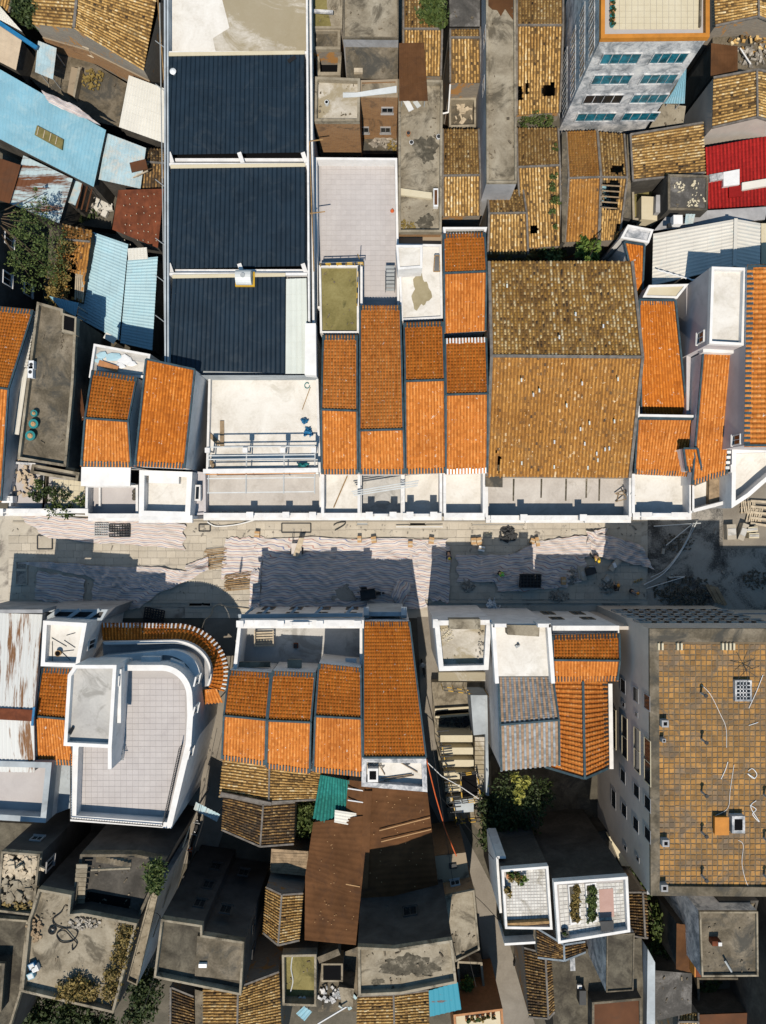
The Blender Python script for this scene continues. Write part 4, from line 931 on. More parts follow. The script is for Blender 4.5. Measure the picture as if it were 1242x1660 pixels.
t = block('low grey block tucked against the tower with a blue side wall', 'building', [(1075, 168), (1112, 172), (1108, 200), (1052, 208)], 5.5, floor='old_concrete_light', wall='dark_wall')
shed('bright blue metal awning beside the tower block', [[(1090, 150, 6.6), (1113, 105, 7.4), (1110, 168, 7.0), (1076, 168, 6.2)]], 'blue_sheet', name='awning', cat='awning')
# weathered roofs, top right
gable('tiled house at the top right corner with a ridge at the frame edge', [(1156, -60), (1160, 42)], [(1229, -60), (1230, 27)], [(1300, -60), (1310, 60)], 7.2, 8.6, 7.4, 'straw', 'grey_brick', 'mortar', eaves=(), rib=.27, step=.24, jit=.35, clump=.8, kind2='straw')
t = gable('tiled house above the red roof, ridge pointing at the street', [(1157, 126), (1155, 207)], [(1227, 113), (1228, 190)], [(1310, 128), (1310, 215)], 8.0, 9.6, 8.0, 'straw', 'beige_plaster', 'mortar', eaves=(), rib=.27, step=.24, jit=.35, clump=.8)
t = block('low scrap filled roof between the two right edge tiled houses', 'building', [(1155, 45), (1290, 20), (1290, 108), (1200, 118), (1156, 120)], 5.6, floor='old_concrete', wall='dark_wall')
heap(t, 1215, 60, 5.65, 2.6, 1.6, 60, 'straw', .3, .5, 'fallen_tiles'); heap(t, 1225, 90, 5.65, 2.0, 1.2, 50, 'rubble', .35, .4)
shed('flat brown metal sheet roof by the scrap filled roof', [[(1153, 70, 7.0), (1196, 75, 7.0), (1196, 115, 6.8), (1152, 126, 6.8)]], 'brown_sheet', wall='dark_wall')
line('fallen_pole', 'white pole lying on the scrap beside the brown sheet', 'pole', [(1200, 78, 6.2), (1217, 104, 6.2)], .07, 'white_plastic')
t = mono('tiled roof with sideways rows between tower and grey slab', [(1022, 218), (1026, 293)], [(1139, 199), (1143, 280)], 7.4, 6.6, 'straw', 'dark_wall', 'mortar', ev=False, rib=.27, step=.24, jit=.4, clump=.8)
t = block('square stained grey roof with lichen beside the red roof', 'building', [(1083, 282), (1149, 284), (1147, 341), (1083, 340)], 8.0, floor='black_moss', wall='dark_wall', ph=.12, par='old_concrete')
for k, (x, y, r_) in enumerate(((1100, 303, .5), (1127, 300, .35), (1132, 322, .8), (1122, 330, .5))): heap(t, x, y, 8.02, r_, r_, 14, 'cream_slab', .16, .1, 'lichen_lump')
t = block('small weedy yard roof with a cream box', 'building', [(1024, 290), (1080, 296), (1078, 362), (1026, 356)], 4.2, floor='mossy', wall='dark_wall', ph=.6, par='old_concrete_light')
prism(t, 'cream_box', [(1040, 318), (1064, 319), (1068, 358), (1040, 355)], 4.2, 5.6, 'cream_slab'); prism(t, 'grey_box', [(1064, 316), (1078, 316), (1077, 345), (1063, 344)], 4.2, 6.3, 'grey_plaster')
t = T('shed', 'bright red tiled metal roof with white translucent patches', 'shed', P(1200, 290, 0))
q = [(1145, 239, 6.4), (1330, 205, 6.4), (1330, 325, 5.8), (1150, 342, 5.8)]
tiles(t, [q], 'red_sheet', .34, .34, name='roof_sheet', amp=.05)
prism(t, 'wall', [(1148, 243), (1325, 212), (1325, 322), (1152, 338)], 0, 5.6, 'dark_wall')
for k, p in enumerate(([(1173, 279), (1199, 274), (1199, 299), (1173, 302)], [(1150, 283), (1173, 279), (1173, 290), (1151, 294)], [(1203, 296), (1330, 275), (1330, 287), (1203, 308)], [(1182, 303), (1203, 300), (1203, 318), (1182, 320)])):
    prism(t, 'translucent_patch', p, 6.05, [6.42, 6.38, 6.36, 6.2][k], ['white_plastic', 'old_white', 'white_sheet', 'red_sheet'][k])
t = shed('big pale ribbed metal roof east of the orange strip', [[(1193, 355, 8.4), (1191, 432, 8.2), (1057, 463, 7.2), (1059, 379, 7.4)], [(1193, 355, 8.4), (1191, 432, 8.2), (1232, 440, 7.8), (1233, 362, 7.9)]], 'pale_sheet', wall='dark_wall', pitch=.34, amp=.03)
bar(t, 'ridge_cap', P(1193, 354, 8.5), P(1191, 431, 8.3), .3, .06, 'pale_sheet')
m = MB()
for k in range(12): p = P(1066 + 5 * k, 437 + k * 1.4 + (k % 2) * 1.5, 8.0); q_ = P(1071 + 5 * k, 438 + k * 1.4 + 1.5 - (k % 2) * 1.5, 8.0); m.bar(p, q_, .12, .02)
m.build('sealant_line', 'white_plastic', t)
t = block('beige flat roof at the right edge behind the orange ribs', 'building', [(1234, 362), (1330, 362), (1330, 428), (1234, 428)], 7.2, floor='cream_slab', wall='beige_plaster')
t = block('narrow grey ledge of scrap metal behind the pale ribbed roof', 'ledge', [(1085, 345), (1245, 335), (1240, 356), (1060, 374)], 6.6, floor='grey_plaster', wall='dark_wall', name='ledge')
shed('small glazed lean-to on the scrap ledge', [[(1112, 346, 7.3), (1128, 344, 7.3), (1124, 362, 7.0), (1110, 364, 7.0)]], 'dusty_blue_sheet', name='lean_to', cat='lean-to')
d = small('roof_cowl', 'white box cowl on a white plastered corner near the ribbed roof', 'vent', 1093, 362, 7.6); o = P(1093, 362, 7.6); m = MB(); m.box(o + V((0, 0, .5)), .8, .8, .7); m.build('box', 'white_clean', d); m = MB(); m.box(o + V((-.5, -.3, .2)), .4, .3, .35); m.build('motor', 'dark_metal', d)
for k in range(4): line('bamboo_cane', ['longest bamboo cane leaning in the gap behind the ochre hall', 'second bamboo cane in the gap behind the hall', 'third bamboo cane, crossing the others', 'shortest bamboo cane of the leaning bundle'][k], 'cane', [(990 + 2 * k, 397 - k, 5), (1010 - 3 * k, 370 + 3 * k, 7.5)], .05, 'bamboo', 'bamboo canes leaning behind the hall')

# ---- top middle: old tiled houses ----
kw = dict(wall='grey_brick', cop='mortar', eaves=(), rib=.27, step=.24, jit=.4, clump=.8)
gable('tiled house at the top edge left of a creeping shrub', [(654, -60), (718, -60)], [(654, 47), (717, 47)], [(654, 123), (715, 123)], 7.2, 8.2, 7.2, 'straw', **kw)
tree('green creeping shrub spilling over the top tiled roof', 700, 18, 9, [(695, 15, 8.4, 1.0), (708, 22, 8.5, 1.1), (702, 5, 8.5, 1.2), (688, 30, 8.3, .6), (714, 38, 8.2, .6)], 1500, .16, 'leaf', base=7.5, cat='shrub', name='shrub', seed=31)
t = block('small dark flat roof at the top edge above a tiled roof', 'building', [(728, -40), (778, -40), (778, 43), (729, 43)], 8.2, floor='black_moss', wall='dark_wall')
gable('narrow tiled house with a short back slope near the long concrete roof', [(730, 44), (778, 44)], [(730, 61), (779, 61)], [(730, 134), (780, 134)], 7.7, 8.0, 6.9, 'straw', **kw)
t = block('brick walled light well with a pit below the narrow tiled house', 'building', [(728, 159), (772, 158), (772, 205), (728, 206)], 3.6, floor='old_concrete', wall='brick', ph=1.0, par='old_concrete_light', pt=.2)
heap(t, 750, 185, 3.7, .9, .9, 20, 'pale_wood', .4, .3)
for k, (p, q) in enumerate((((730, 137, 7.0), (727, 182, 5)), ((727, 182, 5), (718, 184, 5)))): line('drain_pipe', ['long white drain pipe down the brick light well', 'short white elbow pipe at the brick light well'][k], 'pipe', [p, q], .09, 'white_plastic', 'white drain pipes of the light well')
gable('tiled house between the stained long roof and the tall grey wall', [(718, 210), (776, 210)], [(718, 285), (779, 284)], [(718, 350), (779, 349)], 6.6, 7.8, 6.8, 'straw', **kw)
t = block('long tall concrete roof strip running down from the top edge', 'building', [(788, -90), (836, -90), (838, 296), (789, 296)], 10.6, floor='old_concrete_light', wall='grey_plaster', ph=.3, par='old_concrete_light', pt=.18)
prism(t, 'torn_tarpaulin', [(789, -60), (833, -60), (832, 32), (826, 24), (819, 14), (812, 26), (806, 16), (798, 15), (789, 6)], 10.6, 10.64, 'brown_sheet')
win(t, (-1, 0), 786, 60, 1.2, 1.2, frame='grey_plaster', deep=.05, sill=False); win(t, (-1, 0), 784, 140, 1.2, 1.2, frame='grey_plaster', deep=.05, sill=False)
gable('top edge tiled house right of the long concrete strip', [(838, -80), (913, -80)], [(838, 41), (913, 41)], [(838, 186), (908, 182)], 7.0, 8.6, 7.0, 'straw', holes=[[(836, 138), (846, 136), (848, 160), (838, 164)], [(853, 132), (857, 131), (857, 152), (851, 152)], [(877, 142), (898, 132), (903, 150), (893, 158), (880, 156)]], **kw)
t = block('dark ruined gap roof overgrown with weeds between tiled houses', 'building', [(838, 180), (906, 178), (908, 208), (838, 210)], 5.6, floor='earth', wall='dark_wall')
tree('weeds sprouting in the ruined gap between two tiled houses', 872, 190, 7, [(870, 190, 6.6, .9), (885, 195, 6.5, .7), (848, 197, 6.4, .6)], 700, .12, 'leaf', base=5.6, cat='shrub', name='shrub', seed=32)
gable('tiled house with ivy along its right edge and a black hole', [(838, 208), (905, 208)], [(839, 271), (908, 268)], [(846, 402), (910, 398)], 6.8, 8.2, 6.4, 'straw', holes=[[(860, 366), (871, 362), (872, 378), (861, 380)]], **kw)
tree('ivy streak creeping down the right side of the tiled roof', 900, 310, 8, [(902, 240, 7.6, .35), (898, 285, 7.9, .4), (895, 305, 7.8, .5), (900, 325, 7.6, .55), (897, 345, 7.4, .4), (903, 365, 7.1, .35)], 620, .10, 'leaf', base=6.5, cat='ivy', name='ivy', seed=33)
gable('bright sunlit tiled house at the foot of the long concrete strip', [(790, 308), (848, 308)], [(793, 346), (854, 345)], [(791, 412), (856, 412)], 7.2, 8.2, 6.8, 'straw', **kw)
gable('tiled house left of the collapsed roof, with thin ridge seam', [(918, 214), (968, 212)], [(922, 289), (974, 287)], [(916, 392), (970, 390)], 6.6, 8.0, 6.4, 'ochre', **kw)
gable('collapsed tiled house with open rafters below the tower', [(969, 214), (1012, 218)], [(975, 287), (1017, 288)], [(972, 390), (1004, 388)], 6.6, 8.0, 6.4, 'straw', holes=[[(976, 293), (1006, 293), (1000, 340), (972, 338)], [(990, 272), (1012, 266), (1010, 283), (990, 282)], [(972, 345), (978, 345), (978, 352), (972, 352)], [(998, 365), (1006, 360), (1004, 378), (996, 376)]], **kw)
for k in range(5):
    line('exposed_rafter', ['highest', 'second', 'third', 'fourth', 'lowest'][k] + ' exposed rafter in the collapsed tiled roof', 'rafter', [(975, 300 + 9 * k, 7.6), (1008 - k * 2, 302 + 9 * k, 7.4)], .06, 'wood', 'exposed rafters of the collapsed roof')
d = block('junk strewn room floor seen through the collapsed roof', 'floor', [(965, 285), (1010, 285), (1004, 400), (960, 400)], 2.2, floor='old_concrete', wall='dark_wall', name='ruin_floor'); heap(d, 984, 330, 2.3, 1.6, 1.8, 60, 'blue_sheet', .4, .5, 'junk')
t = block('grey parapet wall strip along the left of the collapsed houses', 'wall', [(911, 214), (918, 214), (922, 290), (916, 394), (911, 392)], 7.4, floor='old_concrete', wall='dark_wall', name='party_wall')
t = block('grey parapet wall strip right of the collapsed house', 'wall', [(1016, 218), (1022, 218), (1023, 355), (1010, 352), (1018, 288)], 7.0, floor='old_concrete', wall='dark_wall', name='party_wall')
tree('dark green bush in the gap directly behind the ochre hall', 896, 410, 5, [(892, 405, 5.5, 1.0), (900, 418, 6.2, .9), (905, 404, 5.0, .8)], 700, .2, 'leaf', cat='shrub', name='shrub', seed=34)
tree('broad leaved bush hanging over the back eave of the hall', 950, 400, 6, [(945, 398, 6.4, .7), (958, 394, 6.8, .7), (962, 412, 6.8, .7), (946, 412, 7, .6), (952, 425, 9.9, .5)], 600, .26, 'leaf_bright', cat='shrub', name='shrub', seed=35)
tree('dry scrub along the back of the small sunlit tiled house', 815, 408, 6, [(802, 402, 6.0, .7), (818, 408, 6.4, .8), (838, 408, 6.2, .8), (855, 412, 6, .7), (868, 405, 5.5, .6)], 900, .14, 'leaf_dry', cat='shrub', name='shrub', seed=36)
# concrete cluster left of the tiled strips
t = block('long stained concrete roof with a brick parapet and rubbish', 'building', [(646, 128), (718, 130), (716, 376), (646, 376)], 8.2, floor='old_concrete_light', wall='brick', ph=.6, par='old_concrete_light', pt=.2)
prism(t, 'dark_damp', blob(690, 241, 17, 23, 3), 8.2, 8.208, 'dark_stain')
prism(t, 'dark_damp', blob(690, 360, 15, 11, 5), 8.2, 8.212, 'dark_stain')
prism(t, 'step', [(650, 305), (700, 312), (700, 322), (650, 316)], 8.2, 8.45, 'cream_slab')
heap(t, 658, 368, 8.2, .8, .6, 40, 'leaf_dry', .18, .2, 'dry_weeds')
for k, (nm, lb, x, y, r_, h, mt) in enumerate((('pot', 'tan clay pot on the long stained roof', 662, 219, .2, .35, 'terracotta'), ('basin', 'white basin on the long stained roof near the damp patch', 667, 232, .2, .15, 'white_plastic'), ('basin', 'white basin against the right parapet of the long roof', 711, 224, .22, .3, 'white_plastic'))):
    d = small(nm, lb, 'pot', x, y, 8.2); o = P(x, y, 8.2); m = MB(); m.cyl(o, o + V((0, 0, h)), r_ * .8, r_, 12); b_ = m.build('body', mt, d); m = MB(); m.cyl(o + V((0, 0, h)), o + V((0, 0, h + .02)), r_ * .8, r_ * .8, 12); m.build('inside', 'dark_metal', d, b_)
d = small('bathtub', 'white tub standing at the right parapet of the long stained roof', 'tub', 706, 324, 8.2); o = P(706, 324, 8.2); m = MB(); m.box(o + V((0, 0, .25)), .42, 1.6, .5); m.build('shell', 'white_plastic', d); m = MB(); m.box(o + V((0, 0, .505)), .26, 1.3, .01); m.build('inside', 'rust_dark', d)
d = small('washbasin_scrap', 'white enamel scrap by the brown sheet on the long roof', 'scrap', 663, 172, 8.2); o = P(663, 172, 8.3); m = MB(); m.bar(o + V((-.3, .5, .1)), o + V((.2, -.5, .2)), .5, .08); m.build('panel', 'white_plastic', d); m = MB(); m.bar(o + V((.5, .4, .1)), o + V((.9, -.2, .2)), .4, .06); m.build('second_panel', 'galvanised', d)
shed('brown metal sheet canopy over the top of the long stained roof', [[(647, 70, 9.6), (688, 69, 9.7), (690, 120, 9.7), (647, 120, 9.6)], [(647, 120, 9.6), (690, 100, 9.7), (694, 164, 9.5), (647, 164, 9.4)]], 'brown_sheet', base=8.2, name='canopy', cat='canopy', pitch=.4)
t = block('smooth grey brown flat roof at the top edge by the alley', 'building', [(557, -60), (646, -60), (646, 62), (556, 61)], 9.6, floor='old_concrete_light', wall='grey_plaster', ph=.25, par='old_concrete', pt=.12)
t = block('darker lower grey roof just below the smooth top roof', 'building', [(559, 62), (646, 62), (645, 128), (562, 128)], 8.6, floor='old_concrete', wall='grey_plaster')
prism(t, 'skylight_vent', [(574, 110), (588, 110), (588, 117), (574, 117)], 8.6, 8.9, 'pale_wood')
t = block('pale flat roof with a brick south wall left of the brick yard', 'building', [(511, 124), (584, 127), (583, 196), (510, 196)], 9.0, floor='screed_tan', wall='brick', ph=.5, par='old_concrete_light', pt=.22)
d = small('vent_pipe', 'round metal vent on the pale roof with the brick wall', 'vent', 530, 170, 9.0); o = P(530, 169, 9.0); m = MB(); m.cyl(o, o + V((0, 0, .35)), .2, .2, 12); m.build('rim', 'galvanised', d); m = MB(); m.cyl(o + V((0, 0, .35)), o + V((0, 0, .36)), .13, .13, 10); m.build('opening', 'void', d)
t = block('high brick walled roof strip with one small window', 'building', [(583, 130), (645, 128), (645, 158), (583, 158)], 8.8, floor='old_concrete_light', wall='brick', ph=.2, par='brick')
win(t, (0, -1), 628, 178, 1.0, .9, frame='grey_plaster'); 
for x in (590, 625): win(t, (0, -1), x, 210, .9, 1.0, frame='grey_plaster')
t = block('low rubble yard floor between brick walls and white parapet', 'yard', [(585, 205), (645, 205), (645, 250), (585, 250)], 2.0, floor='old_concrete', wall='dark_wall', name='yard_floor'); heap(t, 620, 232, 2.05, 1.4, .5, 60, 'rubble', .3, .3); heap(t, 635, 236, 2.05, .6, .6, 30, 'leaf_dry', .2, .4, 'weeds')
d = small('white_sheet', 'long white metal sheet bridging the brick walled roofs', 'sheet', 600, 152, 9.4); m = MB(); a = [P(556, 150, 9.7), P(578, 150, 9.7), P(643, 139, 9.7), P(643, 150, 9.7), P(580, 157, 9.7), P(556, 158, 9.7)]; m.add(a + [p - V((0, 0, .04)) for p in a], [tuple(range(6)), tuple(range(11, 5, -1))] + [(k, 6 + k, 6 + (k + 1) % 6, (k + 1) % 6) for k in range(6)]); m.build('panel', 'galvanised', d)
t = block('ruined concrete frame rooms beside the top warehouse roof', 'building', [(504, 46), (552, 46), (552, 80), (506, 80)], 7.8, floor='old_concrete', wall='grey_brick', ph=.4, par='old_concrete_light', pt=.25)
t = block('second ruined concrete room with a dark open pit', 'building', [(512, 84), (554, 84), (552, 122), (514, 122)], 6.0, floor='void', wall='grey_brick', ph=1.2, par='old_concrete_light', pt=.3)
t = block('mossy narrow roof strip at the top left of the alley houses', 'building', [(504, -60), (556, -60), (555, 46), (506, 46)], 8.2, floor='mossy', wall='grey_brick', ph=.2, par='old_concrete_light', pt=.2)
prism(t, 'bare_screed', [(530, -60), (556, -60), (555, 46), (538, 46), (530, 10)], 8.2, 8.21, 'old_concrete_light')
bar(t, 'beam', P(506, 18, 8.8), P(540, 20, 8.8), .25, .2, 'old_white')
t = block('low brick shed under the pale brick walled roof', 'building', [(512, 200), (584, 200), (585, 250), (512, 250)], 2.4, floor='cream_slab', wall='brick')
t = block('brick and concrete ledge above the white blotched roof', 'ledge', [(646, 379), (716, 379), (716, 397), (646, 397)], 7.6, floor='brick', wall='brick', name='ledge')
# ---- top left quarter ----
t = T('house', 'large tiled house with a brick gable wall at the top left', 'house', P(160, 40, 0))
E = [(48, -70), (54, 38), (120, 45), (233, 113), (266, -20), (266, -120), (136, -120)]; Z = [7.4, 7.4, 8.6, 7.2, 7.2, 7.2, 8.6]
skin(t, E, Z, 0, 'grey_brick')
tiles(t, [[(136, -120, 8.6), (120, 45, 8.6), (54, 38, 7.4), (48, -120, 7.4)], [(136, -120, 8.6), (120, 45, 8.6), (233, 113, 7.2), (275, -120, 7.2)]], 'straw', .30, .26, jit=.3, clump=.8)
bar(t, 'ridge_cap', P(136, -120, 8.7), P(120, 45, 8.7), .24, .16, 'mortar')
Lz = [P(54, 38, 7.4), P(120, 45, 8.6), P(233, 113, 7.2)]
for a, b_ in zip(Lz[:-1], Lz[1:]):
    A_, B_ = V((a.x, a.y - .05, 4.6)), V((b_.x, b_.y - .05, 4.6)); bar(t, 'brick_course', A_, B_, .12, 2.0, 'brick')
e = [k for k in range(len(t.edge)) if abs((t.edge[k] - P(120, 45, 8.6)).length) < 1 or abs((t.edge[(k + 1) % len(t.edge)] - P(233, 113, 7.2)).length) < 1]
for (x, y, w_, h_) in ((93, 58, .5, .9), (118, 70, .6, 1.0), (104, 88, .8, 1.2), (140, 103, .8, 1.4)):
    for kk in range(len(t.edge)):
        a, b_ = t.edge[kk], t.edge[(kk + 1) % len(t.edge)]
        if {tuple(round(v, 2) for v in a), tuple(round(v, 2) for v in b_)} == {tuple(round(v, 2) for v in P(120, 45, 8.6)), tuple(round(v, 2) for v in P(233, 113, 7.2))}:
            p, d, nr = rayhit(t, kk, x + 25, y + 12); window_at(t, p, d, nr, w_, h_, 'pale_wood', 'dark_glass')
t = block('stained grey flat roof below the brick gable wall', 'building', [(33, 112), (60, 66), (140, 96), (210, 138), (200, 208), (150, 196), (98, 165), (70, 148)], 3.6, floor='old_concrete', wall='dark_wall')
prism(t, 'brick_upstand', [(116, 108), (127, 111), (119, 156), (109, 150)], 3.6, 4.2, 'brick'); prism(t, 'concrete_kerb', [(127, 108), (131, 110), (121, 158), (118, 155)], 3.6, 4.35, 'old_concrete_light')
heap(t, 151, 130, 3.62, 1.1, 1.0, 70, 'leaf_dry', .22, .3, 'dry_weeds')
t.o['label'] = 'stained grey flat roof below the brick gable wall'
shed('small steep blue ribbed canopy on the stained grey roof', [[(62, 66, 6.0), (92, 78, 6.0), (86, 129, 5.6), (57, 117, 5.6)]], 'dusty_blue_sheet', base=3.6, name='canopy', cat='canopy')
shed('plain off white ribbed roof beside the warehouse flank', [[(209, 122, 6.0), (271, 145, 6.0), (266, 232, 5.5), (193, 206, 5.5)]], 'white_sheet', wall='dark_wall')
shed('tan sheet roof at the left edge above the long blue roof', [[(-60, 10, 6.4), (36, 62, 6.4), (26, 114, 6.0), (-60, 70, 6.0)]], 'tan_cloth', wall='dark_wall', pitch=.6, amp=.03)
shed('white wedge shaped sheet roof at the top left edge', [[(-60, -20, 7.0), (0, 10, 7.0), (37, 52, 6.8), (-60, 0, 6.8)]], 'white_sheet', wall='dark_wall')
d = small('gutter', 'bright blue metal gutter between white and tan sheet roofs', 'gutter', 40, 62, 6.4); m = MB(); m.bar(P(-30, 18, 6.9), P(60, 78, 6.3), .35, .2); m.build('channel', 'blue_plastic', d)
gable('small tiled roof fragment in the top left corner', [(-60, -40), (20, -40)], [(-60, -20), (24, -20)], [(-60, 10), (15, 20)], 6.6, 7.0, 6.4, 'straw', 'dark_wall', 'mortar', eaves=(), rib=.3, step=.26, jit=.4)
tree('dark bushy tree in the top left corner beside the tiled house', 45, 20, 6, [(40, 5, 7, 1.4), (52, 18, 6.8, 1.4), (34, 22, 6.2, 1.0), (62, 4, 7.2, 1.0), (45, 34, 6, .7)], 2600, .17, 'leaf_dark', seed=41)
t = shed('very long light blue ribbed roof slanting across the upper left', [[(-60, 78, 6.6), (172, 211, 6.6), (152, 303, 5.9), (-60, 195, 5.9)]], 'blue_sheet', wall='dark_wall', pitch=.36)
prism(t, 'skylight_panel', [(60, 203), (103, 226), (100, 242), (56, 218)], 6.2, 6.42, 'mossy')
for k in range(4): bar(t, 'skylight_bar', P(63 + 10 * k, 206 + 5 * k, 6.45), P(60 + 10 * k, 219 + 5 * k, 6.45), .06, .04, 'pale_wood')
d = tarp_heap('crumpled striped plastic sheet along the top edge of the long blue roof', 120, 178, 6.6, .1, .1, 'striped_tarp')
bpy.data.objects.remove(d)
def cloth(label, pts4, z, _rows, nu=46, nv=24, amp=.05, seed=0, mat='striped_tarp', name='tarpaulin', group=None, fold=.0, fade=0, pts_r=.3, cat='tarpaulin'):
    """striped plastic sheet: quad (px, py), stripes run from edge 0-1 to 3-2; wavy surface"""
    r = np.random.RandomState(seed); Q = [np.array(P(x, y, z)) for x, y in pts4]
    u = np.linspace(0, 1, nu)[None, :]; v = np.linspace(0, 1, nv)[:, None]
    ph = r.rand(10) * 6.28
    ub = u + 0 * v; vb = v + 0 * u
    hm = (np.linalg.norm(Q[3] - Q[0]) + np.linalg.norm(Q[2] - Q[1])) / 2; lm = np.linalg.norm(Q[1] - Q[0]); freq_rows = max(2, hm / .52)
    edge = .022 * (np.sin(ub * 17 + ph[0]) + .6 * np.sin(ub * 41 + ph[1])) * pts_r / .3
    vv = vb + edge * np.abs(2 * vb - 1) ** 3
    uu = ub + .012 * np.sin(vb * 14 + ph[2])
    p = [(1 - uu) * (1 - vv) * Q[0][k] + uu * (1 - vv) * Q[1][k] + uu * vv * Q[2][k] + (1 - uu) * vv * Q[3][k] for k in range(2)]
    x, y = p
    h = 0
    for q in range(11):
        a_ = r.rand() * 3.14; fq = .7 + 5 * r.rand() ** 1.5; h = h + (np.abs(np.sin((x * math.cos(a_) + y * math.sin(a_)) * fq + r.rand() * 6.3 + .8 * np.sin(x * .7 + q))) ** 3 - .3) * 1.1 / (1 + fq * .5)
    h = np.maximum(h, -.2) + r.rand(*h.shape) * .22
    y = y + .10 * np.sin(x * .8 + ph[7]) * fold; 
    zz = z + .05 + amp * (h + .25)
    vs = np.stack([x, y, zz], -1).reshape(-1, 3)
    i, j = np.meshgrid(np.arange(nv - 1), np.arange(nu - 1), indexing='ij'); i = i.ravel(); j = j.ravel(); k0 = i * nu + j
    f = np.stack([k0, k0 + nu, k0 + nu + 1, k0 + 1], 1)
    X_ = ub * lm; warp = .38 * np.sin(X_ * .29 + ph[8] + vb * 1.5) + .10 * np.sin(X_ * 1.9 + ph[9] + 3 * vb) + .06 * np.sin(X_ * 4.3 + 5 * vb)
    uv = np.stack([ub, vb * freq_rows + warp * (1 + fold)], -1).reshape(-1, 2)
    o = fast(name, vs, f, mat, None, uv=uv, smooth=True); o['label'] = label; o['category'] = cat
    if group: o['group'] = group
    return o
cloth('crumpled striped plastic sheet along the top edge of the long blue roof', [(70, 150), (128, 175), (165, 206), (82, 170)], 6.65, 4, 40, 12, .16, 3)
shed('faded blue grey ribbed roof right of the long blue one', [[(174, 216, 6.0), (237, 240, 6.0), (228, 306, 5.4), (160, 291, 5.4)]], 'dusty_blue_sheet', wall='dark_wall')
gable('small patch of tiled roof beside the warehouse flank', [(232, 240), (270, 243)], [(230, 262), (270, 265)], [(228, 306), (268, 308)], 5.0, 5.6, 4.9, 'dim_straw', 'dark_wall', 'mortar', eaves=(), rib=.3, step=.26, jit=.5)
d = small('broken_box', 'broken brown board box with white edge on the faded blue roof', 'box', 225, 272, 6.2); m = MB(); a = P(212, 272, 6.4); b_ = P(238, 266, 6.4); m.bar(a, b_, .9, .1); m.build('panel', 'rust_dark', d); m = MB(); m.bar(P(216, 288, 6.4), P(240, 277, 6.4), .08, .15); m.build('edge_strip', 'pale_wood', d)
shed('rusty red brown ribbed roof dotted with bright bolts', [[(192, 308, 6.0), (266, 306, 6.2), (256, 402, 5.4), (182, 372, 5.2)]], 'rust', wall='dark_wall', pitch=.5, amp=.02)
d = small('roof_bolts', 'pale bolt caps scattered over the rusty red brown roof', 'bolts', 225, 345, 6.0); m = MB()
for i in range(6):
    for j in range(6):
        o = P(202 + i * 10 + random.uniform(-2, 2), 318 + j * 15 + random.uniform(-4, 4), 6.12 - j * .12); m.box(o, .07, .07, .1)
d.o['kind'] = 'stuff'; m.build('bolt_caps', 'pale_wood', d, stuff=True)
shed('rust striped pale blue roof under the long blue roof', [[(38, 252, 5.2), (118, 290, 5.2), (96, 362, 4.8), (16, 330, 4.8)]], 'rust_striped', wall='dark_wall', pitch=.4)
shed('dark red brown rusted roof at the left edge', [[(-50, 240, 5.4), (34, 268, 5.4), (16, 330, 5.0), (-50, 310, 5.0)]], 'rust_dark', wall='dark_wall', pitch=.5)
t = block('small pale blue washed roof beside the junk yard', 'building', [(113, 290), (135, 297), (122, 333), (106, 326)], 4.4, floor='dusty_blue_sheet', wall='dark_wall')
t = block('dark yard heaped with junk and weeds', 'yard', [(126, 300), (192, 310), (180, 372), (150, 368), (100, 360)], 1.2, floor='earth', wall='dark_wall', name='yard_floor')
heap(t, 150, 325, 1.3, 1.6, 1.4, 60, 'rubble', .4, .6); heap(t, 165, 335, 1.3, 1.0, 1.0, 12, 'pale_sheet', .6, .4, 'white_scrap'); heap(t, 140, 345, 1.3, 1.4, .9, 40, 'leaf_dark', .3, .4, 'weeds')
for k, (x, y) in enumerate(((142, 300), (150, 303), (134, 298))): line('yard_beam', ['middle', 'right', 'left'][k] + ' dark beam spanning the junk yard', 'beam', [(x, y, 4.4), (x - 10, y + 40, 4.2)], .07, 'rust_dark', 'beams over the junk yard')
# big tree, left
tree('large dark olive tree in front of the brown brick house', 55, 405, 8, [(38, 350, 8, 1.4), (58, 362, 8.8, 1.6), (82, 388, 8.6, 1.4), (44, 400, 8.8, 1.7), (70, 422, 8.4, 1.6), (48, 448, 8, 1.4), (85, 442, 7.4, 1.2), (30, 425, 7.2, 1.2), (68, 335, 7.4, .9), (95, 415, 7, .9), (60, 315, 7, .6), (30, 375, 8, 1.0)], 3000, .11, 'leaf', seed=42)
tree('dry orange brown vine on the broken tiled shed', 95, 450, 5.6, [(98, 440, 5.6, 1.2), (92, 465, 5.5, 1.1), (88, 482, 5.4, .8), (104, 400, 5.8, .9)], 1500, .14, 'leaf_dry', base=4.5, cat='vine', name='vine', seed=43)
t = block('brown brick house beyond the left edge with white windows', 'house', [(-160, 352), (-6, 340), (-12, 500), (-160, 540)], 9.0, floor='dark_wall', wall='dark_plaster', name='house')
for (x, y) in ((14, 388), (11, 452), (45, 470)): win(t, (1, 0), x, y, 1.1, 1.5, frame='white', mull=1)
t = gable('half collapsed tiled shed left of the pale blue roofs', [(103, 364), (148, 374)], [(103, 388), (146, 392)], [(84, 475), (131, 490)], 5.2, 5.6, 4.6, 'ochre', 'dark_wall', 'mortar', eaves=(), rib=.32, step=.28, jit=.7, verge=False, holes=[[(106, 440), (118, 438), (136, 448), (134, 488), (108, 480)], [(114, 412), (122, 410), (122, 420), (115, 420)], [(117, 425), (123, 425), (124, 438), (116, 436)]])
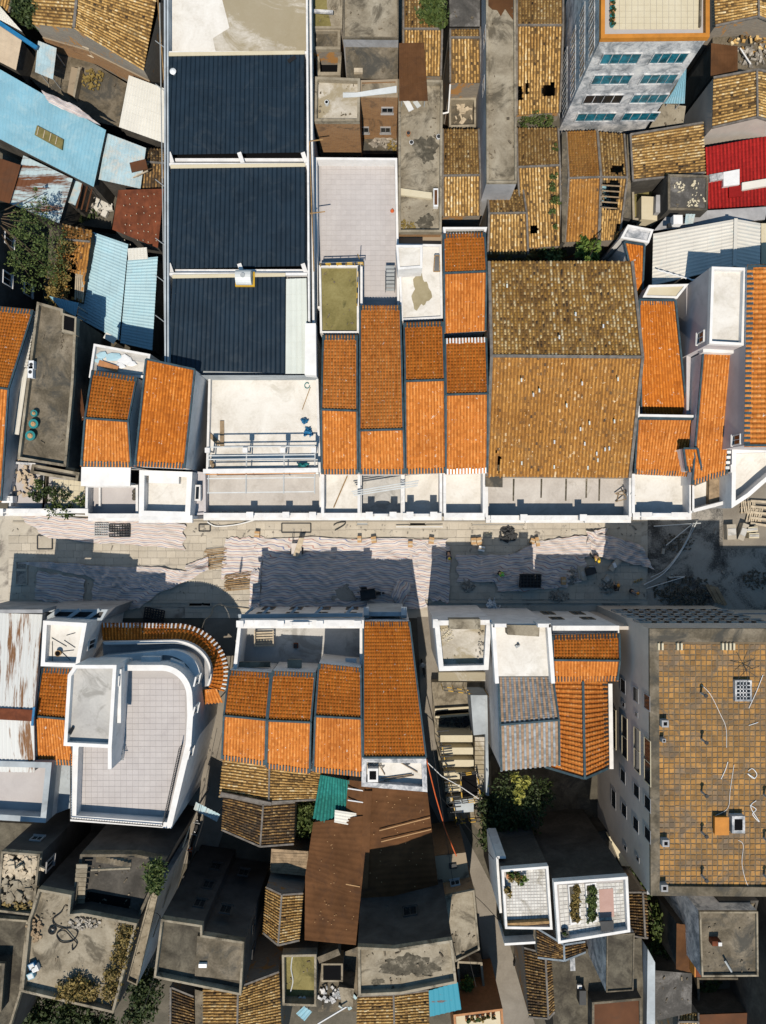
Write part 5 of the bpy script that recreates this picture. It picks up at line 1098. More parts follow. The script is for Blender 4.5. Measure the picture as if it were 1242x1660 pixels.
for k in range(5): line('bare_rafter', ['first', 'second', 'third', 'fourth', 'fifth'][k] + ' bare pale rafter from the left in the collapsed shed', 'rafter', [(124 + 3.2 * k, 438, 5.0), (122 + 3 * k, 486 + k, 4.6)], .07, 'pale_wood', 'bare rafters of the collapsed shed')
t = shed('pale blue ribbed roof lying partly in shadow', [[(147, 375, 4.4), (125, 515, 3.8), (193, 552, 3.6), (208, 396, 4.2)]], 'pale_blue_sheet', wall='dark_wall', pitch=.3)
t = shed('second pale blue ribbed roof, next to the warehouse', [[(207, 421, 4.0), (195, 556, 3.4), (247, 568, 3.4), (256, 416, 4.0)]], 'pale_blue_sheet', wall='dark_wall', pitch=.3)
t = shed('small white ribbed patch roof between rust and pale blue', [[(207, 403, 6.8), (238, 401, 6.8), (240, 420, 6.7), (208, 422, 6.7)]], 'white_sheet', base=6, name='patch_roof', posts=False)
t = shed('narrow bright blue sheet canopy above the mossy roof', [[(80, 480, 6.6), (128, 491, 6.6), (123, 513, 6.4), (97, 499, 6.4)]], 'blue_sheet', name='canopy', cat='canopy')
d = small('white_cloth', 'white scrap of sheeting at the foot of pale blue roof', 'sheet', 178, 548, 6.0); m = MB(); m.bar(P(170, 543, 6.6), P(187, 553, 6.6), .6, .04); m.build('panel', 'white_sheet', d)
t = block('dark narrow yard between mossy roof and white terrace', 'yard', [(120, 520), (190, 556), (150, 600), (128, 620)], 2.0, floor='old_concrete', wall='dark_wall', name='yard_floor')

# ================================================================== SOUTH SIDE of the street
t = T('warehouse', 'white corrugated roof streaked with rust at the left edge', 'warehouse', P(0, 1120, 0))
a = [(-60, 992), (69, 996), (55, 1160), (-60, 1155)]; b_ = [(-60, 1155), (55, 1160), (57, 1252), (-60, 1250)]
skin(t, [(-60, 992), (67, 996), (54, 1160), (56, 1250), (-60, 1250)], [8.0, 8.0, 8.8, 8.0, 8.0], 0, 'grey_plaster')
corr(t, [[(*a[0], 8.0), (*a[1], 8.0), (*a[2], 8.8), (*a[3], 8.8)], [(*b_[0], 8.8), (*b_[1], 8.8), (*b_[2], 8.0), (*b_[3], 8.0)]], 'rust_streaked', .36, .05, 'roof_sheet')
pwall(t, (-2, 991), (69, 991), 7, 9.7, .3, 'grey_plaster', 'street_facade'); bar(t, 'ridge_flashing', P(-60, 1154, 8.95), P(54, 1160, 8.95), 1.0, .05, 'rust'); 
bar(t, 'blue_trim', P(56, 1146, 9), P(53, 1176, 9), .2, .2, 'blue_plastic')
t = block('small white roof terrace with wires beside the rusted roof', 'building', [(70, 1006), (141, 1010), (128, 1082), (66, 1080)], 8.5, floor='screed', wall='white', ph=.7, par='white_clean', pt=.35)
win(t, (1, 0), 148, 1044, .9, 1.4, frame='white_clean')
for k, (x0, y0, x1, y1) in enumerate(((84, 1034, 108, 1048), (85, 1040, 85, 1072), (104, 1038, 122, 1050), (108, 1030, 122, 1026), (102, 1056, 120, 1054), (101, 1058, 114, 1070))):
    line('rod', ['long rod from the left wall', 'upright rod at the left wall', 'rod near the right wall', 'rod near the top wall', 'short level rod', 'rod beside the round pot'][k] + ' on the small white terrace', 'rod', [(x0, y0, 8.55), (x1, y1, 8.55)], .025, 'dark_metal', 'thin rods on the small white terrace')
d = small('pot', 'dark round pot on the small white terrace', 'pot', 97, 1058, 8.5); o = P(97, 1058, 8.5); m = MB(); m.cyl(o, o + V((0, 0, .4)), .2, .28, 12); m.build('body', 'bamboo', d); m = MB(); m.cyl(o + V((0, 0, .4)), o + V((0, 0, .41)), .22, .22, 12); m.build('inside', 'void', d)
gable('orange tiled house wedged between rusted and white roofs', [(68, 1083), (121, 1085)], [(57, 1161), (110, 1166)], [(60, 1237), (122, 1240)], 7.6, 8.7, 7.6, 'rust_orange', kind2='orange')
t = block('shaded grey blue terrace below the rusted roof', 'building', [(-60, 1232), (84, 1236), (74, 1334), (-60, 1326)], 7.2, floor='paver_grey', wall='white', ph=1.2, par='blue_grey_plaster', pt=.5)
t = block('dark lower terrace in the bottom shade of the left edge', 'building', [(-60, 1330), (60, 1336), (8, 1380), (-60, 1376)], 5.0, floor='shade_dark_concrete', wall='dark_wall')
t = block('white wall block between grey terrace and rounded house', 'building', [(84, 1240), (116, 1240), (114, 1310), (88, 1320)], 6.2, floor='blue_grey_plaster', wall='white')
# rounded white house
def arc(cx, cy, rx, ry, a0, a1, n):
    return [(cx + rx * math.cos(R(a0 + (a1 - a0) * k / n)), cy + ry * math.sin(R(a0 + (a1 - a0) * k / n))) for k in range(n + 1)]
cv = arc(262, 1130, 50, 52, -88, 0, 10)                      # top right corner of the roof edge
outer = [(180, 1078), (240, 1078)] + cv + [(313, 1160), (310, 1208), (300, 1250), (278, 1343), (114, 1331), (118, 1210)]
t = block('rounded white house with a paved roof terrace above the street', 'building', outer, 8.6, floor='joint', wall='white', ph=1.0, par='white_clean', pt=.5)
slabs(t, [(120, 1090, 8.6), (310, 1090, 8.6), (310, 1330, 8.6), (120, 1330, 8.6)], 20, 26, 'paver_grey', .035, .02, inside=[(125, 1100), (200, 1095), (285, 1096), (300, 1130), (300, 1200), (285, 1270), (268, 1326), (125, 1316)])
for (x, y) in ((318, 1062), (316, 1110), (308, 1180)): win(t, side(t, (1, 0)), x, y + 40, .7, 1.2, frame='white')
rl = small('railing', 'dark fence rails lining the rounded house terrace', 'railing', 125, 1320, 8.6)
for p, q in (((124, 1215), (124, 1318)), ((124, 1318), (270, 1330)), ((270, 1328), (297, 1205))):
    A, B = P(*p, 8.6), P(*q, 8.6); n_ = int((B - A).length / .22); m = MB()
    for k in range(n_ + 1): pp = A.lerp(B, k / n_); m.bar(pp, pp + V((0, 0, 1.2)), .03, .03)
    m.build('balusters', 'dark_metal', rl, stuff=True)
    for z in (.3, 1.2): bar(rl, 'rail', A + V((0, 0, z)), B + V((0, 0, z)), .06, .06, 'dark_metal')
t = block('white walled stair head room on the rounded house roof', 'roof room', [(121, 1078), (189, 1078), (181, 1213), (103, 1209), (110, 1094)], 11.2, 8.6, floor='screed_grey', wall='white', ph=.5, par='white_clean', pt=.3, name='roof_room')
prism(t, 'fin_wall', [(175, 1213), (181, 1213), (181, 1247), (175, 1247)], 8.6, 11.6, 'white_clean')
for (x, y, w_, h_) in ((195, 1102, .8, 1.0), (195, 1150, .8, 1.2)): win(t, (1, 0), x, y, w_, h_, frame='white', sill=False)
prism(t, 'lintel_box', [(192, 1085), (197, 1085), (196, 1172), (190, 1172)], 10.2, 10.9, 'white_clean')
d = small('pipe_elbow', 'dark elbow vent on the stair head roof', 'vent', 116, 1186, 11.2); m = MB(); m.cyl(P(118, 1180, 11.3), P(113, 1190, 11.7), .14, .14, 9); m.build('pipe', 'dark_metal', d)
d = small('gate', 'small steel mesh gate leaning by the stair head room', 'gate', 197, 1215, 8.6)
for k in range(5): bar(d, 'bar', P(192 + k * 2, 1200, 8.71), P(192 + k * 2, 1232, 9.5), .04, .04, 'steel')
for y, z in ((1200, 8.7), (1215, 9.1), (1232, 9.5)): bar(d, 'cross_bar', P(191, y, z), P(201, y, z), .05, .05, 'steel')
# ring balcony and curved tiled awning
cvo = arc(285, 1090, 84, 78, -92, 22, 22); cvi = arc(281, 1092, 62, 54, -92, 22, 22); cin = arc(278, 1094, 46, 40, -92, 22, 22)
t = T('awning', 'curved orange tiled awning sweeping round the rounded house corner', 'awning', P(300, 1050, 0))
qs = [[(cvi[k][0], cvi[k][1], 6.4), (cvi[k + 1][0], cvi[k + 1][1], 6.4), (cvo[k + 1][0], cvo[k + 1][1], 5.6), (cvo[k][0], cvo[k][1], 5.6)] for k in range(22)]
qs = [[(168, 1038, 6.4), (cvi[0][0], cvi[0][1], 6.4), (cvo[0][0], cvo[0][1], 5.6), (166, 1011, 5.6)]] + qs
tiles(t, qs, 'rust_orange', .30, .30)
m = MB()
for q in qs:
    A, B, IA, IB = P3(q[3]), P3(q[2]), P3(q[0]), P3(q[1]); n_ = max(1, int((B - A).length / .34))
    for k in range(n_):
        e_ = A.lerp(B, (k + .5) / n_); i_ = IA.lerp(IB, (k + .5) / n_); dd = (i_ - e_).normalized(); m.bar(e_ - dd * .1 + V((0, 0, .07)), e_ + dd * .35 + V((0, 0, .07)), .15, .06)
m.build('glazed_eave_tiles', 'white_plastic', t, stuff=True)
wl = [P(x, y, 5.6) for x, y in [(166, 1011)] + cvo]; m = MB()
for a, b_ in zip(wl[:-1], wl[1:]): m.bar(a - V((0, 0, .2)), b_ - V((0, 0, .2)), .12, .2)
m.build('fascia', 'rust', t)
t = T('balcony', 'curved grey balcony ring inside the tiled awning', 'balcony', P(290, 1060, 0))
def band(t, name, o_, i_, z0, z1, mat):
    vs = [P(x, y, z1) for x, y in o_] + [P(x, y, z1) for x, y in i_]; n = len(o_)
    vs += [V((p.x, p.y, z0)) for p in vs]; fs = []
    for k in range(n - 1):
        fs += [(k, k + 1, n + k + 1, n + k), (k, 2 * n + k, 2 * n + k + 1, k + 1), (n + k, n + k + 1, 3 * n + k + 1, 3 * n + k)]
    fs += [(0, n, 3 * n, 2 * n), (n - 1, 2 * n - 1, 4 * n - 1, 3 * n - 1)]
    return mesh(name, vs, fs, mat, t)
oi = [(166, 1041)] + cvi; ii = [(168, 1068)] + [(x - 8, y + 6) for x, y in cin]; sh = [(x * .955 + 262 * .045, y * .93 + 1100 * .07) for x, y in oi]
band(t, 'balcony_floor', oi, ii, 5.9, 6.2, 'grey_plaster')
band(t, 'balcony_rim', oi, sh, 6.2, 7.0, 'white')
m = MB(); pr = [P(x, y, 7.5) for x, y in sh]
for a, b_ in zip(pr[:-1], pr[1:]): m.bar(a, b_, .06, .06)
m.build('handrail', 'steel', t)
band(t, 'drum_wall', [(166, 1064)] + [(x, y) for x, y in cin], [(168, 1085)] + [(x - 12, y + 8) for x, y in cin], 0, 7.6, 'white')
prism(t, 'deck', [(166, 1064)] + cin + [(300, 1130), (170, 1130)], 0, 7.4, 'grey_plaster')
for k in range(3): prism(t, 'wall_block', [[(160, 1066), (212, 1068), (212, 1076), (160, 1074)], [(229, 1065), (260, 1065), (260, 1076), (229, 1075)], [(276, 1068), (296, 1076), (300, 1086), (278, 1078)]][k], 7.6, 8.2, 'white')
t = shed('small orange tiled lean-to at the end of the curved awning', [[(326, 1118, 6.0), (352, 1116, 6.0), (360, 1138, 5.4), (330, 1140, 5.4)]], 'rust', posts=True, name='lean_to', cat='lean-to')
tiles(t, [[(326, 1118, 6.1), (350, 1116, 6.1), (360, 1138, 5.5), (328, 1141, 5.5)]], 'orange', .3, .3)
t = block('grey flat roof strip with beams in front of the small white terrace', 'building', [(60, 988), (175, 988), (165, 1006), (60, 1002)], 6.6, floor='dark_plaster', wall='grey_plaster', ph=.3, par='blue_grey_plaster', pt=.22)
for x in (75, 108, 140): bar(t, 'cross_beam', P(x, 1004, 7.0), P(x + 22, 988, 7.0), .3, .3, 'blue_grey_plaster')
# white terrace with bench, orange roofs
t = block('white front terrace in shade with a slatted bench', 'building', [(389, 1007), (592, 1006), (590, 1080), (379, 1092)], 5.6, floor='screed_grey', wall='white', ph=0)
pwall(t, (389, 1009), (380, 1092), 0, 9.0, .3, 'white', 'side_wall'); pwall(t, (586, 1009), (586, 1082), 5.6, 8.6, .3, 'white', 'side_wall')
front(t, 387, 590, 1010, 9.4, posts=(391, 456, 519, 580), h=.5, th=.4, ped=(470, 506, .3))
prism(t, 'cornice_ledge', [(386, 996), (588, 994), (588, 1000), (387, 1002)], 7.6, 7.9, 'blue_grey_plaster')
for x in (398, 425, 470, 510, 560): bar(t, 'bracket', P(x, 996, 7.4), P(x + 12, 985, 6.9), .22, .3, 'blue_grey_plaster')
d = small('bench', 'pale slatted bench on the shaded front terrace', 'bench', 427, 1033, 5.6)
for k in range(6): bar(d, 'slat', P(412, 1026 + 4.2 * k, 6.1), P(444, 1025 + 4.2 * k, 6.1), .14, .05, 'pale_wood')
for x in (413, 443): bar(d, 'leg', P(x, 1027, 5.62), P(x, 1027, 6.1), .1, .1, 'pale_wood'); bar(d, 'leg', P(x, 1047, 5.62), P(x, 1047, 6.1), .1, .1, 'pale_wood'); bar(d, 'armrest', P(x, 1022, 6.5), P(x, 1048, 6.5), .1, .06, 'pale_wood')
d = small('crate', 'small red crate on the shaded front terrace', 'crate', 480, 1046, 5.6); o = P(480, 1046, 5.6); m = MB(); m.box(o + V((0, 0, .15)), .4, .45, .3); m.build('box', 'rust', d); m = MB(); m.box(o + V((0, 0, .305)), .32, .37, .01); m.build('inside', 'dark_metal', d)
for k, (x0, y0, x1, y1) in enumerate(((386, 1073, 438, 1082), (466, 1069, 489, 1083), (560, 1067, 578, 1078))):
    prism(T('canopy', ['long concrete canopy slab behind the bench terrace', 'square concrete canopy slab in the middle of the terrace back', 'small white canopy slab at the right of terrace back'][k], 'canopy', P(x0, y0, 6), 'canopy slabs behind the bench terrace'), 'slab', rect(x0, y0, x1, y1), 7.9, 8.1, ['old_concrete_light', 'old_concrete_light', 'white'][k])
G = [((372, 1087), (439, 1091), (363, 1160), (432, 1167), (360, 1230), (430, 1240), 'westernmost orange roof of the south row'),
     ((442, 1088), (511, 1091), (434, 1168), (504, 1171), (432, 1244), (502, 1253), 'second orange roof of the south row, right of the westernmost'),
     ((517, 1076), (585, 1083), (511, 1161), (586, 1165), (508, 1250), (588, 1258), 'third orange roof of the south row, beside the long one')]
for k, (b0, b1, r0, r1, f0, f1, lb) in enumerate(G): gable(lb, [b0, b1], [r0, r1], [f0, f1], 9.6 + .4 * (k == 2), 11.0 + .4 * (k == 2), 9.4 + .3 * (k == 2), 'rust_orange', kind2='orange')
t = mono('long steep orange roof beside the alley south of the street', [(589, 1228), (691, 1228)], [(589, 1008), (664, 1008)], 10.8, 8.4, 'rust_orange', ev=True, rib=.27, eavemat='dark_metal', clump=.9)
prism(t, 'front_ledge', rect(593, 992, 655, 999), 0, 7.0, 'blue_grey_plaster')
for x in (594, 655): bar(t, 'buttress', P(x, 1000, 7.2), P(x, 986, 6.6), .5, .5, 'blue_grey_plaster')
t = block('white rubble strewn roof terrace at the foot of the long orange roof', 'building', [(587, 1228), (691, 1230), (693, 1284), (586, 1275)], 9.8, floor='screed', wall='white', ph=.7, par='old_white', pt=.4)
prism(t, 'hatch_kerb', rect(596, 1246, 613, 1268), 9.8, 10.5, 'white_clean'); prism(t, 'hatch_opening', rect(599, 1250, 610, 1264), 10.5, 10.51, 'void')
for k, (x0, y0, x1, y1) in enumerate(((637, 1229, 677, 1252), (617, 1262, 668, 1255), (622, 1265, 671, 1257), (615, 1240, 624, 1256))): line('batten', ['long', 'lower', 'lowest', 'short'][k] + ' wooden batten on the rubble strewn terrace', 'batten', [(x0, y0, 9.9), (x1, y1, 9.9)], .045, 'wood', 'battens on the rubble terrace')
heap(t, 608, 1239, 9.82, .9, .4, 40, 'rubble', .15, .2); d = small('bucket', 'dark oval bucket below the long orange roof', 'bucket', 661, 1232, 9.8); o = P(661, 1233, 9.8); m = MB(); m.cyl(o, o + V((0, 0, .35)), .2, .26, 10); m.build('body', 'dark_metal', d); m = MB(); m.cyl(o + V((0, 0, .35)), o + V((0, 0, .36)), .2, .2, 10); m.build('water', 'dark_glass', d)
kw = dict(wall='grey_brick', cop='mortar', eaves=(), rib=.27, step=.24, jit=.4, clump=.8)
# weathered roofs below
gable('weathered tiled roof tucked under the two western orange roofs', [(362, 1228), (356, 1290)], [(437, 1238), (436, 1300)], [(521, 1250), (516, 1296)], 7.2, 7.8, 7.0, 'straw', **kw)
bar(T('ridge', 'grey mortar ridge between the two weathered roofs', 'ridge', P(440, 1300, 7), None), 'ridge_cap', P(358, 1286, 7.6), P(440, 1303, 7.9), .3, .2, 'mortar')
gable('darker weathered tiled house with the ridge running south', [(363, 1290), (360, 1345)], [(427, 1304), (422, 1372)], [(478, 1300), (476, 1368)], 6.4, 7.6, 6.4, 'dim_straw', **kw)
tree('tall grass and weeds in the gap beside the teal roof', 495, 1325, 4, [(490, 1312, 4, 1.0), (498, 1325, 4, 1.1), (492, 1345, 3.5, 1.0), (503, 1310, 4.2, .7)], 1500, .17, 'leaf', base=2, cat='shrub', name='shrub', seed=51)
t = T('shed', 'teal green tiled metal roof patch above the brown roof', 'shed', P(540, 1300, 0)); tiles(t, [[(521, 1256, 8.5), (566, 1265, 8.5), (572, 1348, 8.1), (509, 1326, 8.0)]], 'green_sheet', .32, .30, name='roof_sheet', amp=.045); prism(t, 'wall', [(523, 1262), (562, 1270), (566, 1340), (514, 1322)], 0, 7.7, 'dark_wall')
shed('white metal sheet lying over the teal and brown roofs', [[(543, 1313, 8.75), (542, 1333, 8.65), (596, 1343, 8.75), (595, 1321, 8.85)]], 'white_sheet', base=8, posts=False, name='loose_sheet', cat='sheet')
for k, y in enumerate((1278, 1297)): line('white_pipe', ['upper', 'lower'][k] + ' short white pipe on the brown roof near the teal patch', 'pipe', [(564, y, 8.8), (591, y + 4, 9.0)], .07, 'white_plastic', 'white pipes on the brown roof')
t = shed('very large brown metal hall roof south of the orange rows', [[(594, 1268, 9.2), (586, 1462, 9.0), (712, 1448, 7.6), (693, 1285, 8.0)], [(593, 1322, 9.2), (586, 1462, 9.0), (495, 1420, 7.4), (508, 1333, 7.8)], [(586, 1440, 9.0), (577, 1532, 8.9), (494, 1524, 7.3), (495, 1420, 7.4)], [(564, 1264, 8.5), (596, 1268, 9.2), (592, 1330, 9.1), (560, 1330, 8.4)]], 'brown_sheet', wall='dark_wall', pitch=.6, amp=.018, name='hall', cat='hall')
bar(t, 'ridge_cap', P(597, 1282, 9.3), P(590, 1440, 9.15), .7, .08, 'brown_sheet')
for (a, b_) in (((615, 1346, 9.0), (697, 1325, 8.05)), ((618, 1364, 9.0), (699, 1344, 8.0)), ((524, 1426, 7.7), (584, 1437, 9.0))): bar(t, 'pale_seam', P3(a) + V((0, 0, .06)), P3(b_) + V((0, 0, .06)), .08, .04, 'cardboard')
m = MB()
for i in range(70):
    x = random.uniform(600, 690); y = random.uniform(1290, 1440); u = (x - 594) / 104; o = P(x, y, 9.2 - 1.35 * u + .04) if i % 2 else P(510 + (x - 600) * .8, 1345 + (y - 1290) * 1.1, 7.85 + .012 * (x - 600)); m.box(o, .06, .06, .04)
m.build('bolt_caps', 'cardboard', t, stuff=True)
t = block('plank covered dark deck between tiled roof and brown hall', 'deck', [(440, 1376), (500, 1380), (498, 1420), (438, 1412)], 5.6, floor='wood', wall='dark_wall', name='deck')
slabs(t, [(440, 1382, 5.6), (500, 1384, 5.6), (498, 1420, 5.6), (438, 1414, 5.6)], 1, 8, 'wood', .06, .04, name='plank')
t = gable('small steep tiled roof standing in the dark beside the brown hall', [(432, 1438), (427, 1512)], [(457, 1450), (451, 1532)], [(491, 1448), (485, 1524)], 7.4, 8.4, 7.4, 'straw', **kw)
t = block('long flat concrete roof with a black moss blotch at the bottom', 'building', [(580, 1535), (640, 1538), (733, 1524), (741, 1594), (650, 1612), (581, 1615)], 15.6, floor='old_concrete_light', wall='dark_plaster', ph=.5, par='old_concrete_light', pt=.2)
prism(t, 'moss_blotch', blob(665, 1566, 40, 20, 8, 70), 15.6, 15.607, 'dark_stain'); prism(t, 'moss_spot', blob(612, 1592, 10, 6, 9), 15.6, 15.606, 'dark_stain')
for (x, y) in ((618, 1480), (665, 1478)): win(t, (0, 1), x, y, 1.1, 1.3, frame='dark_plaster')
d = small('air_conditioner', 'grey outdoor unit on the dark north wall ledge', 'air conditioner', 703, 1510, 10.0); o = P(703, 1512, 10.4); m = MB(); m.box(o, .8, .35, .6); c_ = m.build('casing', 'grey_plaster', d); m = MB(); m.box(o + V((0, 0, .31)), .5, .2, .02); m.build('grille', 'dark_metal', d, c_)
t = block('white stone coloured flat roof with a brick wall by the alley', 'building', [(710, 1455), (769, 1443), (778, 1540), (738, 1560), (730, 1525), (712, 1520)], 8.8, floor='old_concrete_light', wall='brick', ph=.3, par='old_concrete_light', pt=.15)
win(t, (0, 1), 735, 1405, .8, 1.2, frame='steel'); win(t, (0, 1), 738, 1432, .8, .9, frame='steel')
t = block('brown brick house with two windows beside the dark alley', 'building', [(704, 1388), (755, 1382), (764, 1440), (710, 1452)], 6.8, floor='brick', wall='brick')
for y, w_ in ((1405, 12), (1433, 15)): prism(t, 'roof_window', [(728, y - 4), (728 + w_, y - 5), (729 + w_, y + 3), (729, y + 4)], 6.8, 6.95, 'dark_metal')
t = shed('teal blue rusty metal roof at the bottom middle', [[(695, 1606, 8.0), (742, 1592, 8.0), (748, 1636, 7.6), (697, 1648, 7.6)]], 'blue_rusty', wall='dark_wall', pitch=.5)
gable('tiled roof at the bottom edge under the moss blotched roof', [(580, 1614), (577, 1720)], [(638, 1612), (641, 1720)], [(694, 1605), (697, 1720)], 7.6, 8.6, 7.6, 'straw', **kw)
tree('small bright shrub in the walled yard beside teal roof', 757, 1597, 4, [(757, 1592, 4.4, .7), (753, 1604, 4.2, .8), (761, 1603, 4, .6)], 700, .14, 'leaf_bright', base=2, cat='shrub', name='shrub', seed=52)
t = block('walled dark yard at the bottom middle by the alley', 'yard', [(740, 1558), (782, 1560), (790, 1640), (748, 1640)], 2.6, floor='old_concrete', wall='dark_wall', ph=1.4, par='old_concrete_light', pt=.2, name='walled_yard')
t = block('cream terrace with a row of plants at the bottom edge', 'building', [(735, 1645), (815, 1635), (820, 1720), (740, 1720)], 6.8, floor='cream_slab', wall='terracotta', ph=.5, par='terracotta', pt=.2)
for k in range(6):
    d = small('potted_plant', ['leftmost', 'second', 'third', 'fourth', 'fifth', 'rightmost'][k] + ' potted plant in the row on the cream bottom terrace', 'plant', 757 + 8.5 * k, 1648 - 1.5 * k, 6.8, 'plants on the cream terrace'); o = P(757 + 8.5 * k, 1650 - 1.5 * k, 6.8)
    m = MB(); m.cyl(o, o + V((0, 0, .3)), .15, .2, 8); m.build('pot', 'terracotta', d); v, f, tn = leaves([(o.x, o.y, o.z + .45, .28, .8)], 60, .12, k); fast('foliage', v, f, 'leaf_dry' if k % 2 else 'leaf', d, tone=tn)
# bottom-left cluster
t = block('dark flat roofed house with a raised pale square by the lane', 'building', [(261, 1490), (328, 1500), (328, 1516), (396, 1527), (391, 1614), (249, 1585)], 12.6, floor='shade_dark_concrete', wall='dark_plaster', ph=.6, par='old_concrete_light', pt=.18)
prism(t, 'raised_square', [(320, 1517), (394, 1528), (390, 1590), (316, 1582)], 12.6, 12.85, 'old_concrete'); prism(t, 'white_lid', rect(322, 1563, 335, 1569), 12.85, 13.1, 'white_plastic')
for (x, y) in ((350, 1405), (338, 1435), (366, 1475), (324, 1465), (395, 1415)): win(t, (0, 1), x, y, .9, 1.2, frame='dark_plaster')
for y in (1500, 1540): win(t, (1, 0), 410, y, .8, 1.3, frame='dark_plaster', sill=False)
t = block('low ledge house of dark stacked steps by the lane', 'building', [(296, 1420), (318, 1418), (316, 1450), (284, 1452)], 5.0, floor='dark_plaster', wall='dark_wall'); t = block('dark awning block over the lane south of the first', 'building', [(282, 1452), (300, 1450), (296, 1475), (270, 1482)], 6.4, floor='grey_plaster', wall='dark_wall')
gable('tiled roof at the bottom edge below the dark square house', [(452, 1575), (458, 1720)], [(386, 1600), (384, 1720)], [(330, 1600), (330, 1720)], 8.0, 9.2, 8.4, 'straw', **kw)
gable('narrow tiled roof fragment at the bottom, left of a grey band', [(276, 1600), (274, 1720)], [(277, 1600), (276, 1720)], [(314, 1615), (316, 1720)], 7.8, 7.9, 7.2, 'dim_straw', **kw)
t = block('grey concrete band between two bottom edge tiled roofs', 'building', [(316, 1604), (331, 1608), (331, 1720), (317, 1720)], 8.0, floor='old_concrete', wall='dark_wall')
t = block('weedy light well roof with pots and a mossy floor', 'building', [(457, 1548), (513, 1547), (513, 1632), (458, 1630)], 6.8, floor='mossy', wall='dark_wall', ph=1.0, par='old_concrete_light', pt=.2)
line('hose', 'pale hose snaking down the weedy light well', 'hose', smoothpts([(474, 1551, 6.9), (472, 1570, 6.9), (475, 1590, 6.9), (471, 1608, 6.9)]), .05, 'galvanised')
for k in range(2):
    d = small('basin', ['left', 'right'][k] + ' white basin of the pair in the light well', 'basin', 487 + 6.5 * k, 1616, 6.8, 'white basins in the light well'); o = P(487 + 6.5 * k, 1616, 6.8); m = MB(); m.cyl(o, o + V((0, 0, .25)), .12, .18, 10); m.build('body', 'white_plastic', d); m = MB(); m.cyl(o + V((0, 0, .25)), o + V((0, 0, .255)), .13, .13, 10); m.build('inside', 'galvanised', d)
t = block('cluttered dark service yard left of the long mossy roof', 'yard', [(514, 1560), (580, 1535), (580, 1640), (516, 1640)], 4.0, floor='old_concrete', wall='dark_wall', name='service_yard')
prism(t, 'stair_flight', [(514, 1552), (548, 1538), (552, 1548), (518, 1562)], 4.0, 7.2, 'old_concrete'); prism(t, 'tank_wall', rect(521, 1562, 556, 1592), 4.0, 6.0, 'old_concrete_light'); prism(t, 'tank_opening', rect(524, 1565, 553, 1589), 6.0, 6.01, 'void')
heap(t, 535, 1610, 4.05, 1.2, .8, 34, 'old_white', .3, .3, 'white_scrap'); heap(t, 560, 1615, 4.05, .9, 1.2, 16, 'dusty_blue_sheet', .35, .3, 'blue_scrap')
prism(t, 'grey_platform', [(549, 1600), (574, 1603), (572, 1632), (555, 1632)], 4.0, 6.4, 'old_concrete_light')
shed('small pale teal square sheet canopy at the bottom edge', [[(493, 1631, 6.6), (506, 1640, 6.6), (494, 1655, 6.5), (480, 1643, 6.5)]], 'blue_sheet', name='canopy', cat='canopy')
line('white_pole', 'white pole crossing the service yard at the bottom', 'pole', [(515, 1660, 6.8), (562, 1632, 6.8)], .08, 'white_plastic')
t = block('big brown bottom left roof terrace with dry weeds and a coiled hose', 'building', [(62, 1441), (116, 1451), (113, 1482), (134, 1480), (222, 1497), (184, 1643), (34, 1608), (46, 1490), (50, 1480)], 11.4, floor='old_concrete_light', wall='dark_plaster', ph=.6, par='old_concrete_light', pt=.2)
win(t, (1, 0), 238, 1530, .9, 1.2, frame='grey_plaster'); win(t, (1, 0), 232, 1570, .9, 1.2, frame='grey_plaster')
tree('dry yellow weeds along the right wall of the hose terrace', 190, 1560, 12, [(205, 1510, 11.8, .8), (200, 1530, 11.8, .9), (195, 1555, 11.8, .9), (186, 1585, 11.8, .9), (180, 1610, 11.8, .9)], 2400, .12, 'leaf_dry', base=11.4, cat='shrub', name='shrub', seed=61)
tree('clump of dry grass at the bottom wall of the hose terrace', 120, 1605, 12, [(105, 1603, 11.8, .9), (125, 1602, 11.8, 1.1), (142, 1606, 11.8, .9)], 1500, .14, 'leaf_dry', base=11.4, cat='grass', name='grass_clump', seed=62)
line('hose', 'black hose looping across the brown bottom left terrace', 'hose', smoothpts([(104, 1470, 11.5), (98, 1480, 11.5), (86, 1490, 11.5), (90, 1500, 11.5), (104, 1505, 11.5), (118, 1505, 11.5), (126, 1512, 11.5), (118, 1525, 11.5), (100, 1527, 11.5), (92, 1515, 11.5), (104, 1508, 11.55), (118, 1522, 11.55), (125, 1530, 11.5), (118, 1540, 11.5), (117, 1532, 11.5)]), .05, 'black_rubber')
d = small('coiled_hose', 'tight black coil of hose on the bottom left terrace', 'hose', 85, 1508, 11.4); m = MB(); o = P(85, 1508, 11.5)
for rr in (.22, .30): m.tube([o + V((rr * math.cos(a), rr * math.sin(a), rr * .2)) for a in np.linspace(0, 6.28, 14)], .05)
m.build('coil', 'black_rubber', d); m = MB(); m.box(o + V((0, 0, -.08)), .1, .1, .04); m.build('clip', 'steel', d)
for k, (x, y, mt) in enumerate(((55, 1562, 'blue_plastic'), (53, 1578, 'blue_sheet'), (60, 1566, 'white_plastic'))):
    d = small('plastic_tub', ['bright blue tub in the corner of the hose terrace', 'pale blue square tub nearest the terrace wall', 'white tub beside the two blue tubs'][k], 'tub', x, y, 11.4, 'tubs on the hose terrace'); o = P(x, y, 11.4); m = MB(); m.box(o + V((0, 0, .2)), .55, .5, .4, .4); m.build('body', mt, d); m = MB(); m.box(o + V((0, 0, .405)), .42, .38, .01, .4); m.build('inside', 'galvanised', d)
heap(t, 138, 1496, 11.42, 1.3, .5, 60, 'rubble', .22, .25); heap(t, 58, 1505, 11.42, .6, 1.0, 30, 'wood', .3, .3, 'wood_scrap')
